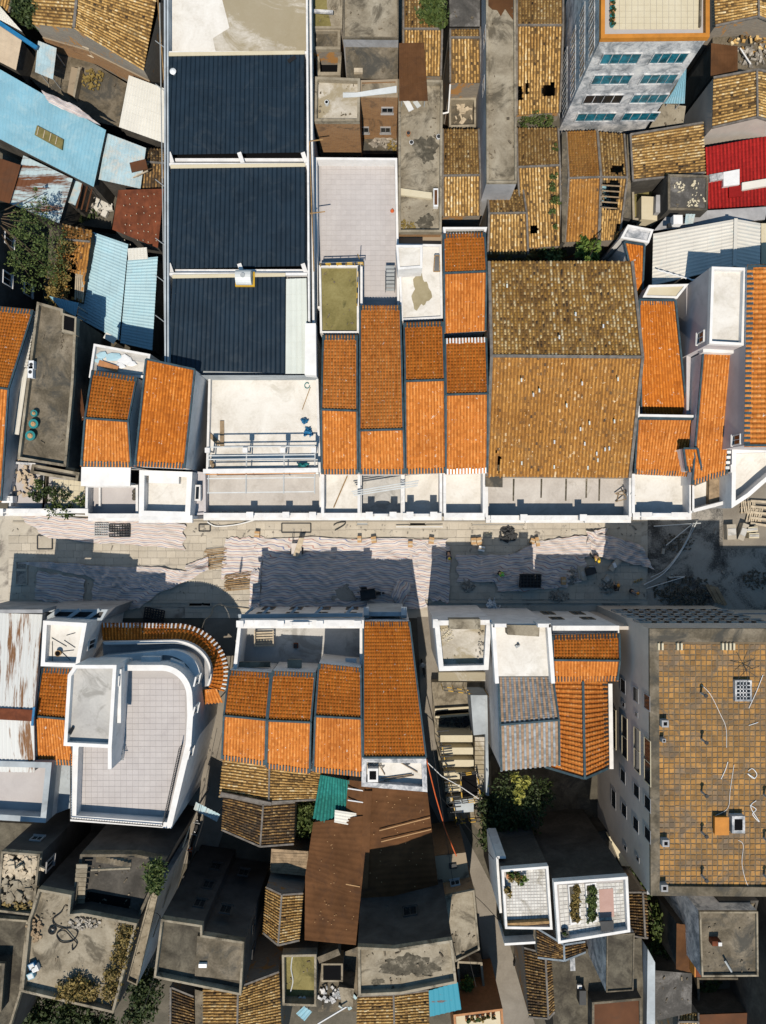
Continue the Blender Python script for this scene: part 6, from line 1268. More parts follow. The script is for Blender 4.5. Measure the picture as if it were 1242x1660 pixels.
t = block('dark open stair court above the hose terrace', 'building', [(130, 1385), (220, 1385), (268, 1395), (222, 1497), (134, 1482), (116, 1478)], 10.2, floor='dark_wall', wall='dark_plaster', ph=.8, par='old_concrete', pt=.22)
for k in range(10): o = P(141 - k * 1.6, 1395 + k * 8.2, 10.4); m = MB(); m.box((o.x, o.y, 10.3 + .12 * (9 - k)), .95, .34, .12); m.build('step', 'old_concrete_light', t)
for k in range(10): o = P(158 + k * 6.4, 1392, 10.4); m = MB(); m.box((o.x, o.y, 10.3 + .1 * k), .30, .7, .1); m.build('step', 'old_concrete', t)
bar(t, 'pale_beam', P(148, 1410, 11.6), P(212, 1407, 11.8), .14, .2, 'old_concrete_light'); prism(t, 'light_well', [(142, 1445), (212, 1457), (208, 1490), (134, 1478)], 10.2, 10.22, 'void')
tree('round olive shrub on the corner of the dark stair court', 250, 1418, 12, [(250, 1410, 12, 1.0), (248, 1425, 11.8, 1.0), (254, 1435, 11.6, .7)], 1700, .14, 'leaf', base=10.8, cat='shrub', name='shrub', seed=63)
t = block('debris filled flat roof with planks at the left edge', 'building', [(2, 1380), (65, 1385), (56, 1470), (52, 1485), (-6, 1478)], 10.8, floor='old_concrete', wall='dark_plaster', ph=.5, par='old_concrete_light', pt=.18)
heap(t, 35, 1402, 10.85, 1.9, 1.0, 80, 'pale_wood', .5, .5, 'timber'); heap(t, 30, 1440, 10.85, 1.6, 1.2, 60, 'old_concrete_light', .5, .4); heap(t, 28, 1468, 10.85, 1.5, .5, 60, 'leaf_dry', .2, .4, 'dry_weeds')
win(t, (0, 1), 60, 1360, .9, .8, frame='grey_plaster'); win(t, (1, 0), 80, 1400, .9, 1.4, frame='grey_plaster')
t = block('dark sunken yard at the bottom left corner', 'building', [(-60, 1484), (46, 1492), (34, 1610), (6, 1700), (-60, 1700)], 8.4, floor='shade_dark_concrete', wall='dark_plaster', ph=.5, par='old_concrete_light', pt=.18)
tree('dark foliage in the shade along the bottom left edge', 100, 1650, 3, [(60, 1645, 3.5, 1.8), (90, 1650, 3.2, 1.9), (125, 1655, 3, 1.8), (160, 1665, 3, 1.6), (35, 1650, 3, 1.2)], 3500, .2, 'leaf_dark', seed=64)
t = block('long raised concrete walkway beside the hose terrace', 'walkway', [(246, 1440), (258, 1442), (222, 1598), (205, 1590)], 9.4, floor='old_concrete_light', wall='blue_grey_plaster', ph=.3, par='old_concrete_light', pt=.12, name='walkway')
for k in range(4):
    line('balcony_pole', ['highest', 'upper middle', 'lower middle', 'lowest'][k] + ' pale pole leaning over the dark lane', 'pole', [(308 - 16 * k, 1340 + 48 * k, 7), (296 - 16 * k, 1375 + 48 * k, 9)], .05, 'pale_wood', 'poles leaning over the lane')
# lane side details
shed('grey ribbed canopy bridging the lane beneath the rounded house', [[(318, 1300, 4.6), (357, 1320, 4.6), (352, 1332, 4.4), (314, 1312, 4.4)]], 'dusty_blue_sheet', name='canopy', cat='canopy')
# alley east side: white house with rubble terrace
t = block('white edged terrace of dirt and gravel right of the alley', 'building', [(704, 1006), (797, 1005), (792, 1086), (712, 1088)], 9.2, floor='screed_tan', wall='white', ph=.8, par='white', pt=.42)
heap(t, 783, 1060, 9.22, .5, 1.6, 50, 'rubble', .14, .08, 'gravel'); heap(t, 722, 1030, 9.22, .7, .6, 40, 'cream_slab', .12, .06, 'gravel')
prism(t, 'front_slab', [(728, 1004), (779, 1004), (779, 1020), (728, 1020)], 9.2, 10.4, 'old_concrete_light'); prism(t, 'rear_slab', [(711, 1090), (787, 1090), (787, 1104), (711, 1104)], 8.3, 8.8, 'screed_tan')
prism(t, 'door_panel', rect(702, 1004, 710, 1018), 9.2, 10.1, 'white')
t = block('bright white paved terrace above the grey tiled roof', 'building', [(799, 1012), (893, 1012), (893, 1096), (806, 1096)], 10.4, floor='screed', wall='white', ph=.0)
for a, b_ in (((800, 1012), (806, 1108)), ((890, 1012), (897, 1108)), ((799, 1014), (893, 1014))): pwall(t, a, b_, 10.4, 11.3, .32, 'white_clean')
prism(t, 'front_slab', [(822, 1013), (875, 1014), (874, 1032), (823, 1029)], 10.4, 11.6, 'old_concrete_light'); pwall(t, (802, 1014), (820, 1014), 10.4, 12.2, .3, 'white'); pwall(t, (872, 1014), (890, 1014), 10.4, 12.2, .3, 'white')
d = small('scrap', 'small dark metal scrap on the bright white terrace', 'scrap', 839, 1047, 10.4); m = MB(); m.box(P(839, 1047, 10.48), .4, .25, .12, .6); m.build('plate', 'steel', d); m = MB(); m.box(P(840, 1045, 10.58), .15, .12, .1, .3); m.build('knob', 'dark_metal', d)
gable('grey ribbed roof of mortared tiles with a white west wall', [(808, 1098), (896, 1098)], [(811, 1175), (906, 1167)], [(813, 1249), (907, 1240)], 9.8, 10.8, 9.6, 'grey_rib', eaves=(), rib=.42, step=.2, clump=.2, fill=.26)
t = gable('wide orange roof with its ridge parallel to the street', [(896, 1030), (1004, 1027)], [(897, 1070), (1005, 1071)], [(898, 1104), (1001, 1103)], 9.8, 10.6, 9.9, 'rust_orange', kind2='orange', eaves=(0, 1), eavemat='dark_metal')
front(t, 896, 1004, 1018, 9.6); pwall(t, (1004, 1018), (1019, 1018), 0, 9.3, .3, 'beige_plaster', 'street_facade')  # short beige end wall added to close the sun streak between two shadows
t = T('house', 'orange hipped roof with its ridge running away from the street', 'house', P(945, 1180, 0))
skin(t, [(899, 1104), (982, 1104), (986, 1245), (948, 1263), (884, 1243)], [8.6, 8.6, 8.6, 9.8, 8.2], 0, 'beige_plaster')
tiles(t, [[(945, 1104, 9.8), (948, 1262, 9.8), (884, 1242, 8.2), (897, 1104, 8.6)], [(945, 1104, 9.8), (948, 1262, 9.8), (986, 1244, 8.6), (983, 1106, 8.6)]], 'orange', .42, .3, amp=.1)
bar(t, 'ridge_cap', P(945, 1104, 9.95), P(948, 1262, 9.95), .2, .2, 'slate'); bar(t, 'verge_coping', P(948, 1262, 9.9), P(986, 1245, 8.7), .2, .16, 'slate'); bar(t, 'verge_coping', P(948, 1262, 9.9), P(884, 1243, 8.3), .2, .16, 'slate')
eave(t, (983, 1106, 8.6), (986, 1244, 8.6), (945, 1104, 9.8), (948, 1262, 9.8), .42, mat='dark_metal'); bar(t, 'white_gutter', P(989, 1108, 8.2), P(991, 1246, 8.2), .35, .2, 'white')
# steps and pergola court
t = T('stair_court', 'stepped concrete court with yellow and black rails by the alley', 'court', P(745, 1220, 0))
prism(t, 'court_slab', [(700, 1106), (792, 1106), (798, 1320), (728, 1330), (706, 1200)], 0, 1.2, 'old_concrete_light')
prism(t, 'trench', [(706, 1152), (764, 1147), (764, 1156), (706, 1161)], 1.2, 1.22, 'void'); bar(t, 'trench_kerb', P(705, 1150, 1.4), P(766, 1146, 1.4), .2, .3, 'cream_slab'); bar(t, 'trench_kerb', P(705, 1162, 1.4), P(766, 1157, 1.4), .2, .3, 'cream_slab')
for k in range(6):
    y = 1192 + k * 20; prism(t, 'tread', [(714 + k * 2, y), (766 + k, y), (766 + k, y + 11), (714 + k * 2, y + 11)], 1.2, 3.9 - k * .35, 'cream_slab'); prism(t, 'gap', [(714 + k * 2, y + 12), (766 + k, y + 12), (766 + k, y + 17), (714 + k * 2, y + 17)], 1.2, 1.23, 'void')
for k in range(17): y = 1186 + k * 8.2; bar(t, 'lath', P(708 + k * 1.3, y, 3.8), P(728 + k * 1.3, y - 2, 3.8), .09, .09, 'dark_metal')
for k in range(14): y = 1195 + k * 7.5; prism(t, 'stone_step', [(770, y), (787, y), (787, y + 6.6), (770, y + 6.6)], 1.2, 3.6 - k * .1, 'screed_tan')
prism(t, 'ramp_slab', [(763, 1127), (786, 1127), (788, 1190), (768, 1192)], 1.2, 4.4, 'blue_grey_plaster'); prism(t, 'side_wall', [(786, 1127), (790, 1127), (793, 1290), (788, 1290)], 1.2, 4.2, 'blue_grey_plaster')
prism(t, 'sunken_pit', [(748, 1254), (772, 1252), (775, 1290), (750, 1292)], 3.0, 3.05, 'void'); prism(t, 'blue_plate', [(736, 1298), (768, 1294), (768, 1316), (738, 1318)], 1.2, 3.0, 'blue_grey_plaster')
heap(t, 740, 1170, 1.25, 1.7, .5, 50, 'dark_metal', .3, .5, 'plant_debris')
barrier('yellow and black rail behind the gravel terrace wall', [(715, 1108), (786, 1118)], 1.3, 4, 2.6)
barrier('yellow and black rail along the west side of the steps', [(712, 1188), (722, 1240), (738, 1322)], 1.3, 6, 2.4)
barrier('yellow and black rail at the foot of the steps', [(736, 1324), (792, 1318)], 1.3, 5, 1.6)
barrier('yellow and black rail round the sunken pit', [(745, 1252), (748, 1296), (778, 1292), (772, 1248), (745, 1252)], 3.0, 3, .9)
line('orange_cable', 'orange power cable following the dark alley southwards', 'cable', [(690, 1225, 7), (706, 1290, 7), (722, 1345, 7), (740, 1388, 7)], .05, 'orange_plastic')
line('white_cable', 'pale cable hanging across the stepped court', 'cable', [(693, 1236, 5), (716, 1258, 5), (748, 1276, 4), (776, 1295, 4)], .04, 'white_plastic')
tree('leafy tree with bright yellow tips behind the grey ribbed roof', 850, 1300, 6, [(822, 1275, 6, 1.5), (848, 1288, 6.6, 1.8), (872, 1300, 6, 1.5), (860, 1322, 5.5, 1.4), (828, 1308, 5.4, 1.4), (882, 1278, 5.4, 1.0)], 3400, .14, 'leaf_dark', seed=71)
tree('cluster of yellow green leaves topping the leafy tree', 843, 1275, 8, [(838, 1262, 8.6, .5), (846, 1272, 8.7, .55), (840, 1282, 8.6, .4), (842, 1293, 8.4, .5), (852, 1264, 8.5, .4)], 420, .24, 'leaf_yellow', base=6, cat='shrub', name='shrub', seed=72)
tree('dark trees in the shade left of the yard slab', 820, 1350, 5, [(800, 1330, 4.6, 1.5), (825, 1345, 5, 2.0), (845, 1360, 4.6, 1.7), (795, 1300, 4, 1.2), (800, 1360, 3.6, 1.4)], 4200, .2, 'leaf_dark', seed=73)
t = block('shade darkened low yard slab south of the trees', 'building', [(850, 1370), (990, 1345), (1014, 1420), (900, 1432), (890, 1400), (850, 1400)], 3.0, floor='dark_wall', wall='dark_wall')  # near-black floor carries the tree shade over this yard in its colour
# big beige block
t = block('tall beige block with a clay paved roof at the right edge', 'building', [(1053, 1019), (1284, 1019), (1284, 1454), (1055, 1452)], 14, floor='clay_joint', wall='beige_plaster', ph=.25, par='old_concrete', pt=.75)
e0 = t
slabs(t, [(1066, 1044, 14), (1276, 1044, 14), (1276, 1446, 14), (1068, 1446, 14)], 24, 46, 'clay_paver', .07, .035, name='clay_pavers', jit=.008, chip=.26)
prism(t, 'north_border', [(1066, 1024), (1282, 1024), (1282, 1041), (1066, 1041)], 14, 14.2, 'old_concrete')
for x in (1072, 1103, 1176, 1188): prism(t, 'vent_block', [(x - 5, 1043), (x - 2, 1043), (x - 2, 1054), (x - 5, 1054)], 14.04, 14.4, 'cream_slab'); prism(t, 'vent_block', [(x + 1, 1043), (x + 4, 1043), (x + 4, 1054), (x + 1, 1054)], 14.04, 14.4, 'cream_slab')
WL = (-1, 0)
for (x, y, w_, h_) in ((1010, 1112, 1.2, 1.3), (1031, 1126, 1.2, 1.3), (1049, 1138, 1.2, 1.3), (1010, 1258, 1.1, 1.3), (1032, 1282, 1.1, 1.3), (1050, 1302, 1.1, 1.3), (995, 1295, 1.6, 1.2), (1012, 1313, 1.1, 1.3), (1031, 1336, 1.1, 1.3), (1050, 1352, 1.0, 1.3)): win(t, WL, x, y, w_, h_, frame='grey_plaster', deep=.03, sill=False, mull=0)
for (x, y, h_) in ((1013, 1195, 1.4), (1033, 1216, 1.4), (1050, 1234, 1.4), (995, 1180, 1.4)): win(t, WL, x, y, 3.6, h_, frame='cream_slab', mull=1, deep=.05, sill=False)
for (x, y) in ((1011, 1142), (1032, 1158), (1014, 1374), (1034, 1392)): win(t, WL, x, y, .4, .7, frame='grey_plaster', mull=0, deep=.03, sill=False)
for zz in (3.8, 7.0, 10.2): pwall(t, (1057.5, 1020), (1057.5, 1450), zz, zz + .05, .9, 'grey_plaster', 'floor_joint')
facade(t, (0, 1), (4.6, 7.6, 10.6), 10, 1.4, 1.2, .04, frame='beige_plaster')
prism(t, 'entrance_beam', [(985, 994), (1300, 994), (1300, 1000), (985, 1000)], 2.9, 3.3, 'grey_plaster')
for k, (x, y) in enumerate(((1136, 1115), (1137, 1190), (1137, 1275), (1137, 1340), (1137, 1410), (1238, 1410), (1238, 1350), (1238, 1280))):
    d = small('vent_pipe', ['slim vent pipe nearest the roof skylight', 'slim vent pipe in the middle of the clay roof', 'slim vent pipe below the roof middle', 'slim vent pipe left of the orange hatch', 'lowest slim vent pipe on the clay roof', 'vent pipe at the right edge, lowest of three', 'vent pipe at the right edge beside the white hatch', 'vent pipe at the right edge, highest of three'][k], 'vent', x, y, 14.05, 'vent pipes on the clay roof')
    o = P(x, y + 8, 14.03); m = MB(); m.cyl(o, o + V((0, 0, .9)), .09, .09, 8); m.build('pipe', 'steel', d); m = MB(); m.cyl(o + V((0, 0, .9)), o + V((0, 0, 1.0)), .16, .16, 8); m.build('cap', 'dark_metal', d)
for k, (x, y) in enumerate(((1074, 1170), (1075, 1362), (1073, 1434), (1072, 1197))):
    d = small('chimney', ['square brick vent at the upper left edge of the clay roof', 'square brick vent at the lower left edge of the clay roof', 'low dark vent in the bottom left corner of the clay roof', 'small round stub near the left edge of the clay roof'][k], 'chimney', x, y, 14.03, 'small chimneys on the clay roof'); o = P(x, y, 14.03); s_ = .55 if k < 3 else .3; m = MB(); m.box(o + V((0, 0, .3)), s_, s_, .6); m.build('stack', 'grey_plaster', d); m = MB(); m.box(o + V((0, 0, .605)), s_ * .5, s_ * .5, .01); m.build('flue', 'void', d)
d = small('roof_hatch', 'orange lidded hatch on the clay paved roof', 'hatch', 1170, 1339, 14.03); prism(d, 'kerb', rect(1160, 1326, 1181, 1353), 14.03, 14.5, 'orange_paint'); prism(d, 'lid', rect(1159, 1325, 1182, 1354), 14.5, 14.56, 'orange_paint')
d = small('roof_hatch', 'open white framed hatch right of the orange one', 'hatch', 1197, 1338, 14.03); o_ = rect(1187, 1323, 1208, 1351); prism(d, 'kerb', o_, 14.03, 14.6, 'old_white'); prism(d, 'opening', rect(1191, 1328, 1204, 1346), 14.6, 14.61, 'void')
d = small('skylight', 'square gridded skylight with snapped antenna rods', 'skylight', 1205, 1120, 14.03); prism(d, 'kerb', rect(1192, 1103, 1219, 1137), 14.03, 14.4, 'old_white'); prism(d, 'glass', rect(1195, 1106, 1216, 1134), 14.4, 14.42, 'dark_glass')
for k in range(3): bar(d, 'glazing_bar', P(1200 + 5 * k, 1106, 14.46), P(1200 + 5 * k, 1134, 14.46), .08, .05, 'old_white')
for k in range(4): bar(d, 'glazing_bar', P(1195, 1111 + 6 * k, 14.46), P(1216, 1111 + 6 * k, 14.46), .08, .05, 'old_white')
d = small('antenna', 'dark star shaped antenna beside the skylight', 'antenna', 1210, 1086, 14.03); o = P(1210, 1086, 14.7)
bar(d, 'mast', P(1210, 1086, 14.03), o, .06, .06, 'dark_metal')
for k in range(7): a = k * .9 + .3; bar(d, 'arm', o, o + V((1.0 * math.cos(a), 1.0 * math.sin(a), .1)), .035, .035, 'dark_metal')
for k, pts in enumerate(([(1180, 1235), (1176, 1248), (1169, 1263)], [(1137, 1110), (1152, 1126), (1168, 1158), (1177, 1180), (1178, 1212)], [(1213, 1250), (1220, 1246), (1227, 1255), (1222, 1262), (1212, 1254), (1224, 1262)], [(1216, 1305), (1226, 1312), (1220, 1320), (1231, 1332), (1217, 1308), (1226, 1298)], [(1197, 1362), (1205, 1370), (1203, 1400), (1210, 1430), (1222, 1452)], [(1237, 1094), (1226, 1122), (1214, 1148)], [(1214, 1176), (1229, 1171)], [(1190, 1240), (1184, 1280), (1180, 1310), (1160, 1322)])):
    line('cord', ['short white stick', 'long thin cord from the middle vent', 'upper tangled loop of white cord', 'lower tangled loop of white cord', 'long cord running down to the bottom border', 'white rod crossing the skylight corner', 'short white rod near the right edge', 'thin cord curving past the orange hatch'][k] + ' on the clay roof', 'cord', [(x, y, 14.09) for x, y in smoothpts([tuple(map(float, p)) for p in pts], 5)], .032 if k in (0, 2, 3, 5, 6) else .018, 'white_plastic', 'cords lying on the clay roof')
t = block('lower beige wing beyond the clay roofed block, off the right edge', 'building', [(1246, 1016), (1460, 1016), (1460, 1300), (1246, 1300)], 10.4, floor='old_concrete', wall='beige_plaster', ph=.3)
# bottom right cluster
t = block('white tiled roof terrace with potted plants, left of a pair', 'building', [(813, 1410), (889, 1404), (896, 1507), (819, 1506)], 12.0, floor='joint', wall='dark_wall', ph=.6, par='white', pt=.2)
slabs(t, [(820, 1412, 12.0), (889, 1408, 12.0), (892, 1500, 12.0), (822, 1500, 12.0)], 14, 18, 'white_tile', .14, .03)
pwall(t, (818, 1531), (868, 1528), 8, 11.4, .2, 'white'); prism(t, 'lower_ledge', [(818, 1508), (868, 1506), (868, 1528), (818, 1531)], 6, 10.4, 'old_concrete'); prism(t, 'brick_edge', [(820, 1497), (894, 1493), (894, 1497), (820, 1503)], 12.0, 12.5, 'bamboo')
pwall(t, (806, 1390), (812, 1480), 6, 11.4, .2, 'white'); pwall(t, (806, 1390), (820, 1390), 6, 11.4, .2, 'white')
for k, (x, y) in enumerate(((824, 1418), (831, 1410), (838, 1416), (845, 1422), (822, 1440))):
    d = small('potted_plant', ['plant in the top left corner', 'spiky plant by the top wall', 'plant third along the top wall', 'wide leafy plant on the tiles', 'plant in a dark pot by the left wall'][k] + ' of the white tiled terrace', 'plant', x, y, 12.0, 'plants on the white tiled terrace'); o = P(x, y, 12.03)
    m = MB(); m.cyl(o, o + V((0, 0, .35)), .16, .24, 9); m.build('pot', 'dark_metal' if k == 4 else 'terracotta', d); v, f, tn = leaves([(o.x, o.y, o.z + .6, .45, .7)], 90, .15, k); fast('foliage', v, f, 'leaf_bright' if k % 2 else 'leaf_dry', d, tone=tn)
t = block('white tiled roof terrace with two planting beds, right of the pair', 'building', [(898, 1430), (1018, 1421), (1022, 1511), (905, 1530)], 12.8, floor='joint', wall='dark_wall', ph=.6, par='white', pt=.22)
slabs(t, [(905, 1434, 12.8), (1010, 1430, 12.8), (1014, 1506, 12.8), (910, 1520, 12.8)], 16, 13, 'white_tile', .12, .03)
prism(t, 'pink_tiles', [(971, 1442), (994, 1440), (996, 1486), (973, 1488)], 12.83, 12.845, 'pink_tile')
for k, (x0, x1, mt, lb) in enumerate(((921, 940, 'leaf_dry', 'planting bed of dry straw on the white tiled terrace'), (949, 967, 'leaf', 'planting bed of green creeper on the white tiled terrace'))):
    d = small('planter', lb, 'planter', (x0 + x1) / 2, 1465, 12.8, 'planting beds on the tiled terrace'); prism(d, 'kerb', [(x0, 1435 - k * 2), (x1, 1433 - k * 2), (x1 + 2, 1497 - k * 3), (x0 + 4, 1500 - k * 3)], 12.8, 13.2, 'white'); prism(d, 'soil', [(x0 + 2, 1438 - k * 2), (x1 - 2, 1436 - k * 2), (x1, 1494 - k * 3), (x0 + 6, 1496 - k * 3)], 13.2, 13.22, 'earth')
    bl = [(*P((x0 + x1) / 2 + 1, 1442 + 8 * q, 13.3), .42, .35) for q in range(7)]; v, f, tn = leaves(bl, 900, .13, k); fast('foliage', v, f, mt, d, tone=tn)
d = small('plant_pot', 'dark round pot in the lower left corner of the planting terrace', 'pot', 915, 1510, 12.8); o = P(915, 1509, 12.83); m = MB(); m.cyl(o, o + V((0, 0, .4)), .25, .32, 12); m.build('pot', 'dark_metal', d); v, f, tn = leaves([(o.x, o.y, o.z + .5, .3, .6)], 60, .12, 4); fast('foliage', v, f, 'leaf', d, tone=tn)
t = T('cart', 'dark table with a basin at the right of the planting terrace', 'table', P(984, 1503, 12.8)); prism(t, 'top', [(973, 1494), (995, 1493), (995, 1508), (975, 1510)], 13.4, 13.5, 'dark_metal')
for x, y in ((975, 1497), (993, 1496), (977, 1508), (993, 1507)): bar(t, 'leg', P(x, y, 12.82), P(x, y, 13.4), .06, .06, 'dark_metal')
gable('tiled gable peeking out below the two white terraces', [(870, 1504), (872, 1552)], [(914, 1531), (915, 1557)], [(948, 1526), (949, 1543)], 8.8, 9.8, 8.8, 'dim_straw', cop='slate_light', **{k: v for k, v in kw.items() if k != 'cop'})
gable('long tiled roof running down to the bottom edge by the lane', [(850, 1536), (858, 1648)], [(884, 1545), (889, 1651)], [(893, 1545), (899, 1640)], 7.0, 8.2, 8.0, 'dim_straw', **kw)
t = block('blotched concrete roof largely in shadow at the bottom', 'building', [(893, 1550), (1040, 1520), (1046, 1700), (898, 1700)], 6.0, floor='shade_dark_concrete', wall='dark_wall')
prism(t, 'pale_strip', [(924, 1552), (932, 1552), (933, 1574), (925, 1574)], 6.0, 6.2, 'old_white')
d = small('air_conditioner', 'dark cooler box standing in the bottom shadow', 'air conditioner', 940, 1605, 6.0); o = P(940, 1606, 6.0); m = MB(); m.box(o + V((0, 0, .5)), .6, 1.3, 1.0); c_ = m.build('casing', 'dark_metal', d); m = MB(); m.box(o + V((-.2, .8, .6)), .4, .3, .2); m.build('bracket', 'white', d)
t = block('tall narrow grey slab roof leaning over the bottom shadow', 'building', [(984, 1515), (1029, 1513), (1027, 1606), (983, 1609)], 11.2, floor='shade_dark_concrete', wall='old_white', ph=.15, par='old_concrete', pt=.1)
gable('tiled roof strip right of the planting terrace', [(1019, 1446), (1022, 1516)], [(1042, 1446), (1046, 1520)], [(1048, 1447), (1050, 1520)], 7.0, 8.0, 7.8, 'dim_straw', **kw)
t = block('low pale blue washed wall house at the bottom right lane', 'building', [(1050, 1538), (1062, 1560), (1062, 1700), (1048, 1700)], 7.0, floor='blue_grey_plaster', wall='blue_grey_plaster')
t = block('cream ribbed awning slab under the tall beige block', 'canopy', [(987, 1356), (1006, 1358), (1034, 1405), (1008, 1404)], 4.0, floor='cream_slab', wall='cream_slab', name='canopy')
tree('overgrown yard shrub behind the brown sheet canopy', 1078, 1530, 3, [(1075, 1480, 3, 1.3), (1080, 1505, 3.4, 1.5), (1075, 1535, 3.2, 1.6), (1085, 1560, 3.4, 1.2), (1100, 1470, 3, 1.1), (1112, 1462, 3, 1.0), (1020, 1425, 2.6, 1.3), (1040, 1445, 3, .9)], 4500, .19, 'leaf', seed=81)
heap(T('scrap_pile', 'pile of pale blue scrap sheets in the overgrown yard', 'scrap pile', P(1105, 1485, 2)), 1105, 1485, 2.0, 1.3, 1.2, 22, 'pale_blue_sheet', .9, .6, 'sheets')
shed('dark brown ribbed canopy left of the grey square roof', [[(1097, 1497, 7.4), (1126, 1501, 7.6), (1127, 1578, 7.6), (1096, 1571, 7.4)]], 'brown_sheet', wall='dark_wall', pitch=.5)
t = block('square grey concrete roof with one chimney at bottom right', 'building', [(1134, 1478), (1229, 1478), (1230, 1583), (1138, 1584)], 10.4, floor='old_concrete', wall='old_white', ph=.25, par='old_concrete_light', pt=.14)
d = small('chimney', 'short brick chimney on the grey square roof', 'chimney', 1156, 1522, 10.4); o = P(1156, 1522, 10.4); m = MB(); m.box(o + V((0, 0, .35)), .75, .4, .7); m.build('stack', 'rust', d); m = MB(); m.box(o + V((.25, 0, .75)), .3, .3, .1); m.build('cap', 'white', d)
line('vent_tube', 'grey pipe lying diagonally on the grey square roof', 'pipe', [(1175, 1557, 10.8), (1186, 1575, 10.5)], .09, 'steel')
for k in range(3):
    d = small('wardrobe', ['rust brown window shutter box, upper', 'white panelled shutter box, middle', 'rust brown window shutter box, lower'][k] + ' of three beside the grey roof', 'shutter', 1133, 1515 + 30 * k, 7, 'shutter boxes beside the grey roof'); prism(d, 'box', rect(1128, 1504 + k * 28, 1137, 1528 + k * 28), 7.6, 8.4, ['rust', 'white', 'rust'][k]); prism(d, 'rail', rect(1126, 1504 + k * 28, 1128, 1528 + k * 28), 7.6, 8.6, 'orange_paint'); d.o.name = 'shutter_box'
t = block('mottled moss and lichen roof at the bottom right', 'building', [(1061, 1573), (1122, 1578), (1121, 1642), (1062, 1655)], 6.0, floor='black_moss', wall='dark_wall')
gable('small tiled roof corner at the bottom right edge', [(1100, 1642), (1132, 1642)], [(1100, 1656), (1132, 1656)], [(1100, 1720), (1132, 1720)], 5.6, 6.2, 5.4, 'straw', **kw)
t = block('dark narrow yard under the grey square roof', 'yard', [(1130, 1585), (1232, 1585), (1215, 1640), (1132, 1640)], 2.0, floor='earth', wall='dark_wall', ph=1.5, par='old_concrete', name='walled_yard')
heap(t, 1150, 1600, 2.05, 1.4, 1.0, 50, 'leaf_dark', .35, .4, 'weeds')
t = block('reddish brown roof at the very bottom right', 'building', [(1134, 1645), (1215, 1642), (1225, 1720), (1134, 1720)], 5.4, floor='rust_dark', wall='dark_wall')
t = block('grey plastered house beyond the bottom right edge', 'building', [(1262, 1470), (1400, 1470), (1400, 1720), (1250, 1720)], 9.6, floor='shade_dark_concrete', wall='dark_wall')
t = block('narrow concrete ledge under the clay paved roof', 'ledge', [(1166, 1460), (1230, 1460), (1226, 1478), (1166, 1478)], 9.0, floor='old_concrete_light', wall='dark_wall', ph=.2, name='ledge')
for k, pts in enumerate(([(700, 1200, 7), (742, 1480, 8), (772, 1600, 8)], [(712, 1290, 6), (806, 1400, 10)], [(755, 1440, 7.5), (815, 1500, 10)], [(352, 1180, 7), (300, 1400, 8), (245, 1560, 9)], [(330, 1330, 8), (290, 1450, 8), (232, 1640, 8)], [(250, 1480, 9), (262, 1500, 12)])):
    line('cable', ['long cable down the east alley', 'cable crossing the alley to the white tiled house', 'short cable crossing the alley by the brick house', 'cable along the curving lane, uphill side', 'cable along the curving lane, lower side', 'service cable to the dark square house'][k] + ', thin and black', 'cable', pts, .025, 'black_rubber', 'overhead cables', n=4, sag=.5)
tree('dark bushy tree shading the lower lane at the bottom left', 235, 1610, 5, [(228, 1590, 4.5, 1.3), (238, 1612, 5, 1.5), (230, 1635, 4.6, 1.4), (218, 1652, 4.4, 1.3), (246, 1585, 4, .9)], 3000, .17, 'leaf_dark', seed=91)
t = block('shade darkened low roof at the left bottom edge behind the sunken yard', 'building', [(-60, 1560), (8, 1562), (2, 1640), (-60, 1640)], 9.4, 8.4, floor='shade_dark_concrete', wall='dark_wall', ph=.3, par='old_concrete')
t = block('dark rust coloured low roof at the bottom edge in shadow', 'building', [(960, 1625), (1040, 1618), (1042, 1700), (960, 1700)], 7.2, floor='rust_dark', wall='dark_wall', ph=.2, par='old_concrete')

# ================================================================== THINGS IN THE STREET
GT = 'striped plastic sheets on the street'
cloth('long sunlit striped sheet along the north kerb, west end', [(30, 834), (300, 848), (299, 890), (78, 873)], .06, 5, 90, 18, .07, 1, group=GT, fold=.6)
cloth('twisted striped sheet curling through the shade at the west end', [(32, 912), (128, 912), (200, 940), (60, 920)], .12, 4, 60, 14, .14, 2, group=GT, fold=1)
cloth('striped sheet rope running from the west shade into the sun', [(120, 914), (335, 925), (262, 960), (160, 946)], .10, 5, 80, 16, .13, 9, group=GT, fold=1)
cloth('square striped sheet in the western shade', [(62, 926), (139, 938), (135, 982), (56, 972)], .08, 5, 50, 30, .06, 3, group=GT)
cloth('striped sheet in deep shade beside the rounded house corner', [(152, 944), (272, 952), (225, 986), (149, 984)], .08, 5, 70, 26, .08, 4, group=GT, fold=.5)
cloth('pale sunlit striped sheet beside the bamboo bundles', [(366, 872), (428, 871), (424, 936), (358, 938)], .07, 7, 50, 40, .06, 5, group=GT)
cloth('crumpled striped sheet end between the two bamboo bundles', [(408, 922), (424, 922), (421, 986), (404, 982)], .10, 8, 16, 50, .20, 6, group=GT, fold=1)
cloth('long sunlit striped band along the middle of the street', [(412, 871), (726, 874), (722, 906), (418, 902)], .09, 4, 120, 20, .08, 7, group=GT, fold=.8)
cloth('huge striped sheet in the shade in front of the bench terrace', [(424, 896), (694, 900), (692, 984), (420, 986)], .06, 10, 130, 60, .08, 8, group=GT, fold=.8)
cloth('striped sheet crossing the sunlit alley wedge', [(660, 880), (730, 884), (728, 976), (676, 970)], .12, 9, 40, 50, .07, 10, group=GT, fold=.4)
cloth('striped sheet sweeping past the workers east of the alley', [(740, 898), (950, 900), (945, 944), (742, 942)], .08, 6, 110, 40, .09, 11, group=GT, fold=1)
